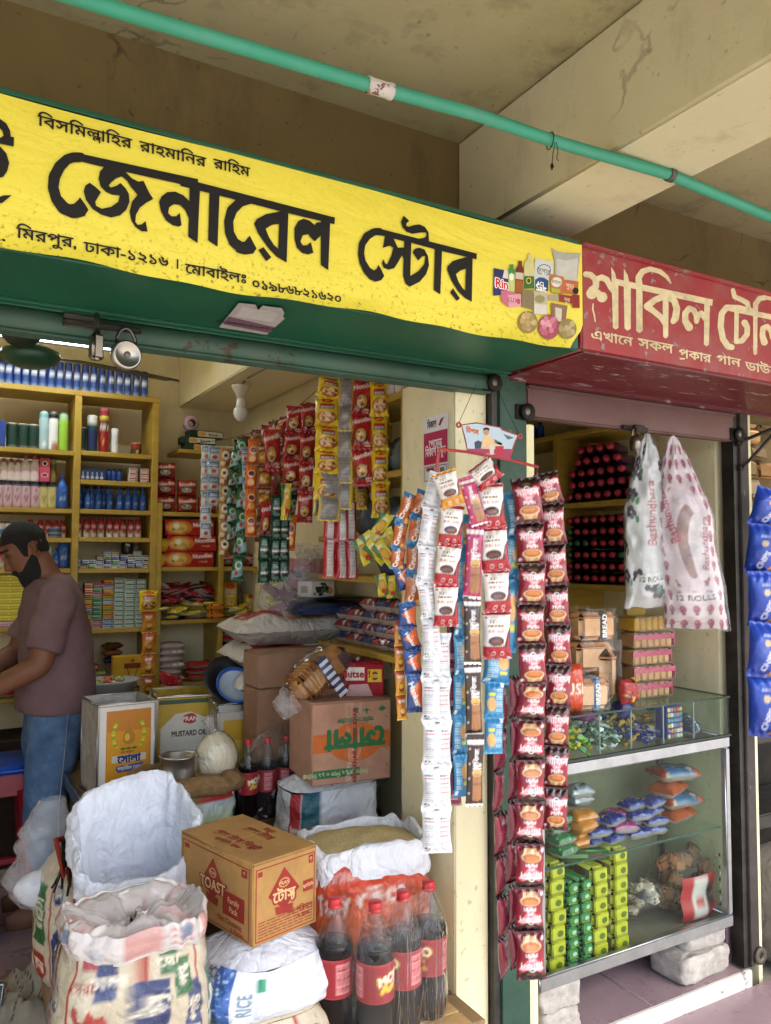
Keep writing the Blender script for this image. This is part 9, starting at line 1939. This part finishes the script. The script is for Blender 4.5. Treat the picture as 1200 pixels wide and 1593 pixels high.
# arms: near (left) arm is on the -y side
def arm(s, sh, el, wr):
    sh, el, wr = Vector(sh), Vector(el), Vector(wr)
    P1 = [sh+Vector((0, -s*.03, .0)), sh, sh.lerp(el, .35), sh.lerp(el, .8), el, el.lerp(wr, .25), el.lerp(wr, .65), wr]
    sl_(b_, [(*p, r, r) for p, r in zip(P1, (.058, .062, .056, .048, .044, .046, .036, .028))], 'skin', SK, 20, 1.0, (0, 1, 0), 3)
    d = (wr-el).normalized(); side = Vector((0, -1, 0)) if s < 0 else Vector((0, 1, 0)); dn = d.cross(Vector((0, 1, 0))).normalized()
    if dn.z > 0: dn = -dn
    pc = wr+d*.045
    sl_(b_, [(*(wr-d*.01), .028, .020), (*(wr+d*.03), .036, .018), (*(wr+d*.075), .040, .016), (*(wr+d*.085), .036, .012)], 'skin', SK, 16, .9, (0, 1, 0), 2)
    for i in range(4):
        o = Vector((0, (i-1.5)*.019, 0)); L = (.068, .078, .074, .058)[i]; k0 = wr+d*.078+o
        limb(b_, [k0-d*.02, k0+d*L*.35+dn*.004, k0+d*L*.66+dn*.020, k0+d*L*.80+dn*.042], [.0095, .009, .0082, .007], 'skin', SK, 8)
    k0 = wr+d*.02-Vector((0, s*.028, 0)); limb(b_, [k0, k0+d*.03-Vector((0, s*.016, 0))+dn*.01, k0+d*.058-Vector((0, s*.014, 0))+dn*.024], [.013, .011, .008], 'skin', SK, 8)
SHL = (.0, -.175, 1.275); ELL = (-.065, -.215, 1.03); WRL = (-.275, -.15, .905)
arm(-1, SHL, ELL, WRL); SHR = (-.01, .175, 1.27); ELR = (-.11, .205, 1.04); WRR = (-.31, .11, .93); arm(1, SHR, ELR, WRR)
for s in (-1, 1): sl_(b_, [(.02, s*.085, .90, .085, .085), (.0, s*.09, .70, .075, .075), (-.01, s*.09, .48, .055, .055), (.01, s*.09, .30, .052, .052), (.02, s*.09, .10, .036, .036), (.01, s*.09, .055, .04, .04)], 'skin', SK, 18, 1); sl_(b_, [(.045, s*.09, .045, .03, .03), (-.03, s*.09, .045, .042, .035), (-.10, s*.095, .03, .046, .022), (-.15, s*.095, .022, .036, .016)], 'skin', SK, 14, 1)
remeshed('body', b_, .0075, 'skin', man, 4, SK)
# hair and beard
m = MB(); rings = []
def a0(t):
    c = cos(t); q = [(-1, -.62), (-.45, -.45), (-.22, .12), (.0, .05), (.12, -.35), (.30, -.20), (.42, .42), (1, .56)]
    for (x0, y0), (x1, y1) in zip(q, q[1:]):
        if c <= x1: return y0+(y1-y0)*(c-x0)/(x1-x0)
    return .56
for k in range(15):
    ring = []
    for i in range(48):
        t = 2*pi*i/48; a = a0(t)+(pi/2-.03-a0(t))*k/14; z = .1095*sin(a); r = cos(a); e = 1+.02*sin(t*19+k*2.1)
        ring.append(hd(.0925*r*cos(t)*e+(.012 if sin(a) < 0 else 0), .0755*r*sin(t)*e, z+.012))
    rings.append(ring)
rings = [[p+(H0-p)*.10 for p in rings[0]]]+rings
m.loft(rings, 'hair', caps=(False, True)); inst('hair', m.mesh('hair'), (0, 0, 0), parent=man)
m = MB(); m.loft([[hd(.045+f_+rx*cos(t), ry*sin(t), z+.003*sin(t*11+z*300)) for t in [2*pi*i/24 for i in range(24)]] for z, f_, rx, ry in ((-.165, .01, .014, .022), (-.150, .01, .038, .040), (-.12, .004, .056, .056), (-.09, -.004, .062, .064), (-.06, -.012, .062, .067), (-.035, -.03, .046, .068), (-.005, -.05, .022, .070))], 'hair')
m.loft([[hd(.094+rx*cos(t), ry*sin(t), z) for t in [2*pi*i/14 for i in range(14)]] for z, rx, ry in ((-.062, .012, .03), (-.05, .016, .034), (-.042, .010, .028))], 'hair'); remeshed('beard', m, .006, 'hair', man, 2)
for s in (-1, 1): m = MB(); m.lathe([(.0001, -.008), (.008, -.004), (.0095, 0), (.008, .004), (.0001, .008)], hd(.079, s*.030, .018), 10, 'plastic', '#3a2c26'); inst('eye', m.mesh('eye'), (0, 0, 0), parent=man); m = MB(); limb(m, [hd(.090, s*.012, .042), hd(.092, s*.034, .047), hd(.070, s*.058, .040)], [.005, .006, .004], 'hair', '#000000', 8); inst('eyebrow', m.mesh('eyebrow'), (0, 0, 0), parent=man)
# t-shirt and jeans
m = MB(); sl_(m, [(.022, 0, .82, .158, .196), (.022, 0, .92, .150, .190), (.018, 0, 1.05, .142, .178), (.01, 0, 1.17, .134, .186), (.0, 0, 1.26, .120, .196), (-.008, 0, 1.325, .096, .160), (-.013, 0, 1.362, .074, .084)], 'tee', '#ffffff', 40, .85)
for s, a, e_ in ((-1, SHL, ELL), (1, SHR, ELR)):
    a, e_ = Vector(a), Vector(e_); q = [a+Vector((.01, -s*.07, .02)), a+Vector((0, s*.0, .008)), a.lerp(e_, .35), a.lerp(e_, .80)]
    sl_(m, [(*p, r, r) for p, r in zip(q, (.066, .072, .070, .072))], 'tee', '#ffffff', 24, 1, (0, 1, 0), 3)
sh = remeshed('t_shirt', m, .009, 'tee', man, 6)
for v in sh.data.vertices:
    p = v.co; k = .010*nz((p.x*7, p.y*7, p.z*10), 1, 5)+.006*nz((p.x*12+p.z*9, p.y*10, p.z*20), 1, 9); v.co = p+v.normal*k
m = MB()
for s in (-1, 1): sl_(m, [(.025, s*.07, .90, .112, .098), (.025, s*.082, .82, .115, .104), (.005, s*.09, .66, .098, .094), (-.012, s*.092, .50, .084, .082), (-.005, s*.092, .32, .082, .078), (.02, s*.092, .14, .078, .074), (.02, s*.092, .06, .080, .076)], 'denim', '#ffffff', 28, .95)
je = remeshed('jeans', m, .009, 'denim', man, 5)
for v in je.data.vertices:
    p = v.co; k = .009*nz((p.x*6, p.y*6, p.z*11), 1, 15)+.007*nz((p.x*9, p.y*9, p.z*24), 1, 19)*(1 if p.z < .6 else .5); v.co = p+v.normal*k
m = MB(); m.tube([(.045, -.198, .83), (.03, -.197, .6), (.02, -.176, .45), (.03, -.17, .2)], .0022, 5, 'cloth', '#8a98a4'); inst('side_seam', m.mesh('side_seam'), (0, 0, 0), parent=man)
# what he is busy with, and dark cartons added to fill the space behind him with shade
q = Vector((.10, 3.50, 0)); T = sack('goods_sack', 'maroon printed sack the man is reaching into', 'sack', (.06, 3.47, .18), .30, .24, .62, None, '#5a1422', rim='open', rimcol='#a89a98', seed=41, nx=50, nz_=36, roll=.06)[0]
m = MB(); m.box((.06, 3.47, .089), (.34, .28, .176), 'card', '#4a3a2c', b=.004); tag(m.build('carton'), 'brown carton under the maroon sack', 'carton')
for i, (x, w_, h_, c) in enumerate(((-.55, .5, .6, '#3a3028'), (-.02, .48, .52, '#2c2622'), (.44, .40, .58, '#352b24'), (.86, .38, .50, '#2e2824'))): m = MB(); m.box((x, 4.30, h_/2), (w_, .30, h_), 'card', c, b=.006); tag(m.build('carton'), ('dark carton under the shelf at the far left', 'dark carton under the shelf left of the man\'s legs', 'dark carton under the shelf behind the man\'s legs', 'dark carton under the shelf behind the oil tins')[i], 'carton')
for i, px in enumerate((2, 14, 26)):
    q = P(px, 985, 4.1); 
    for j in range(3): put('snack_bag', rk[j % 2], (q.x, 4.24, zl[5]+.001+.034*j), 'red bag lying in front of the man on the low shelf', 'snack bag', 'red bags on the low left shelf', R.uniform(0, 3))
# ------------------------------------------------------------------ tidy up
bpy.data.objects.remove(_txt_ob); bpy.data.curves.remove(_txt_cu)
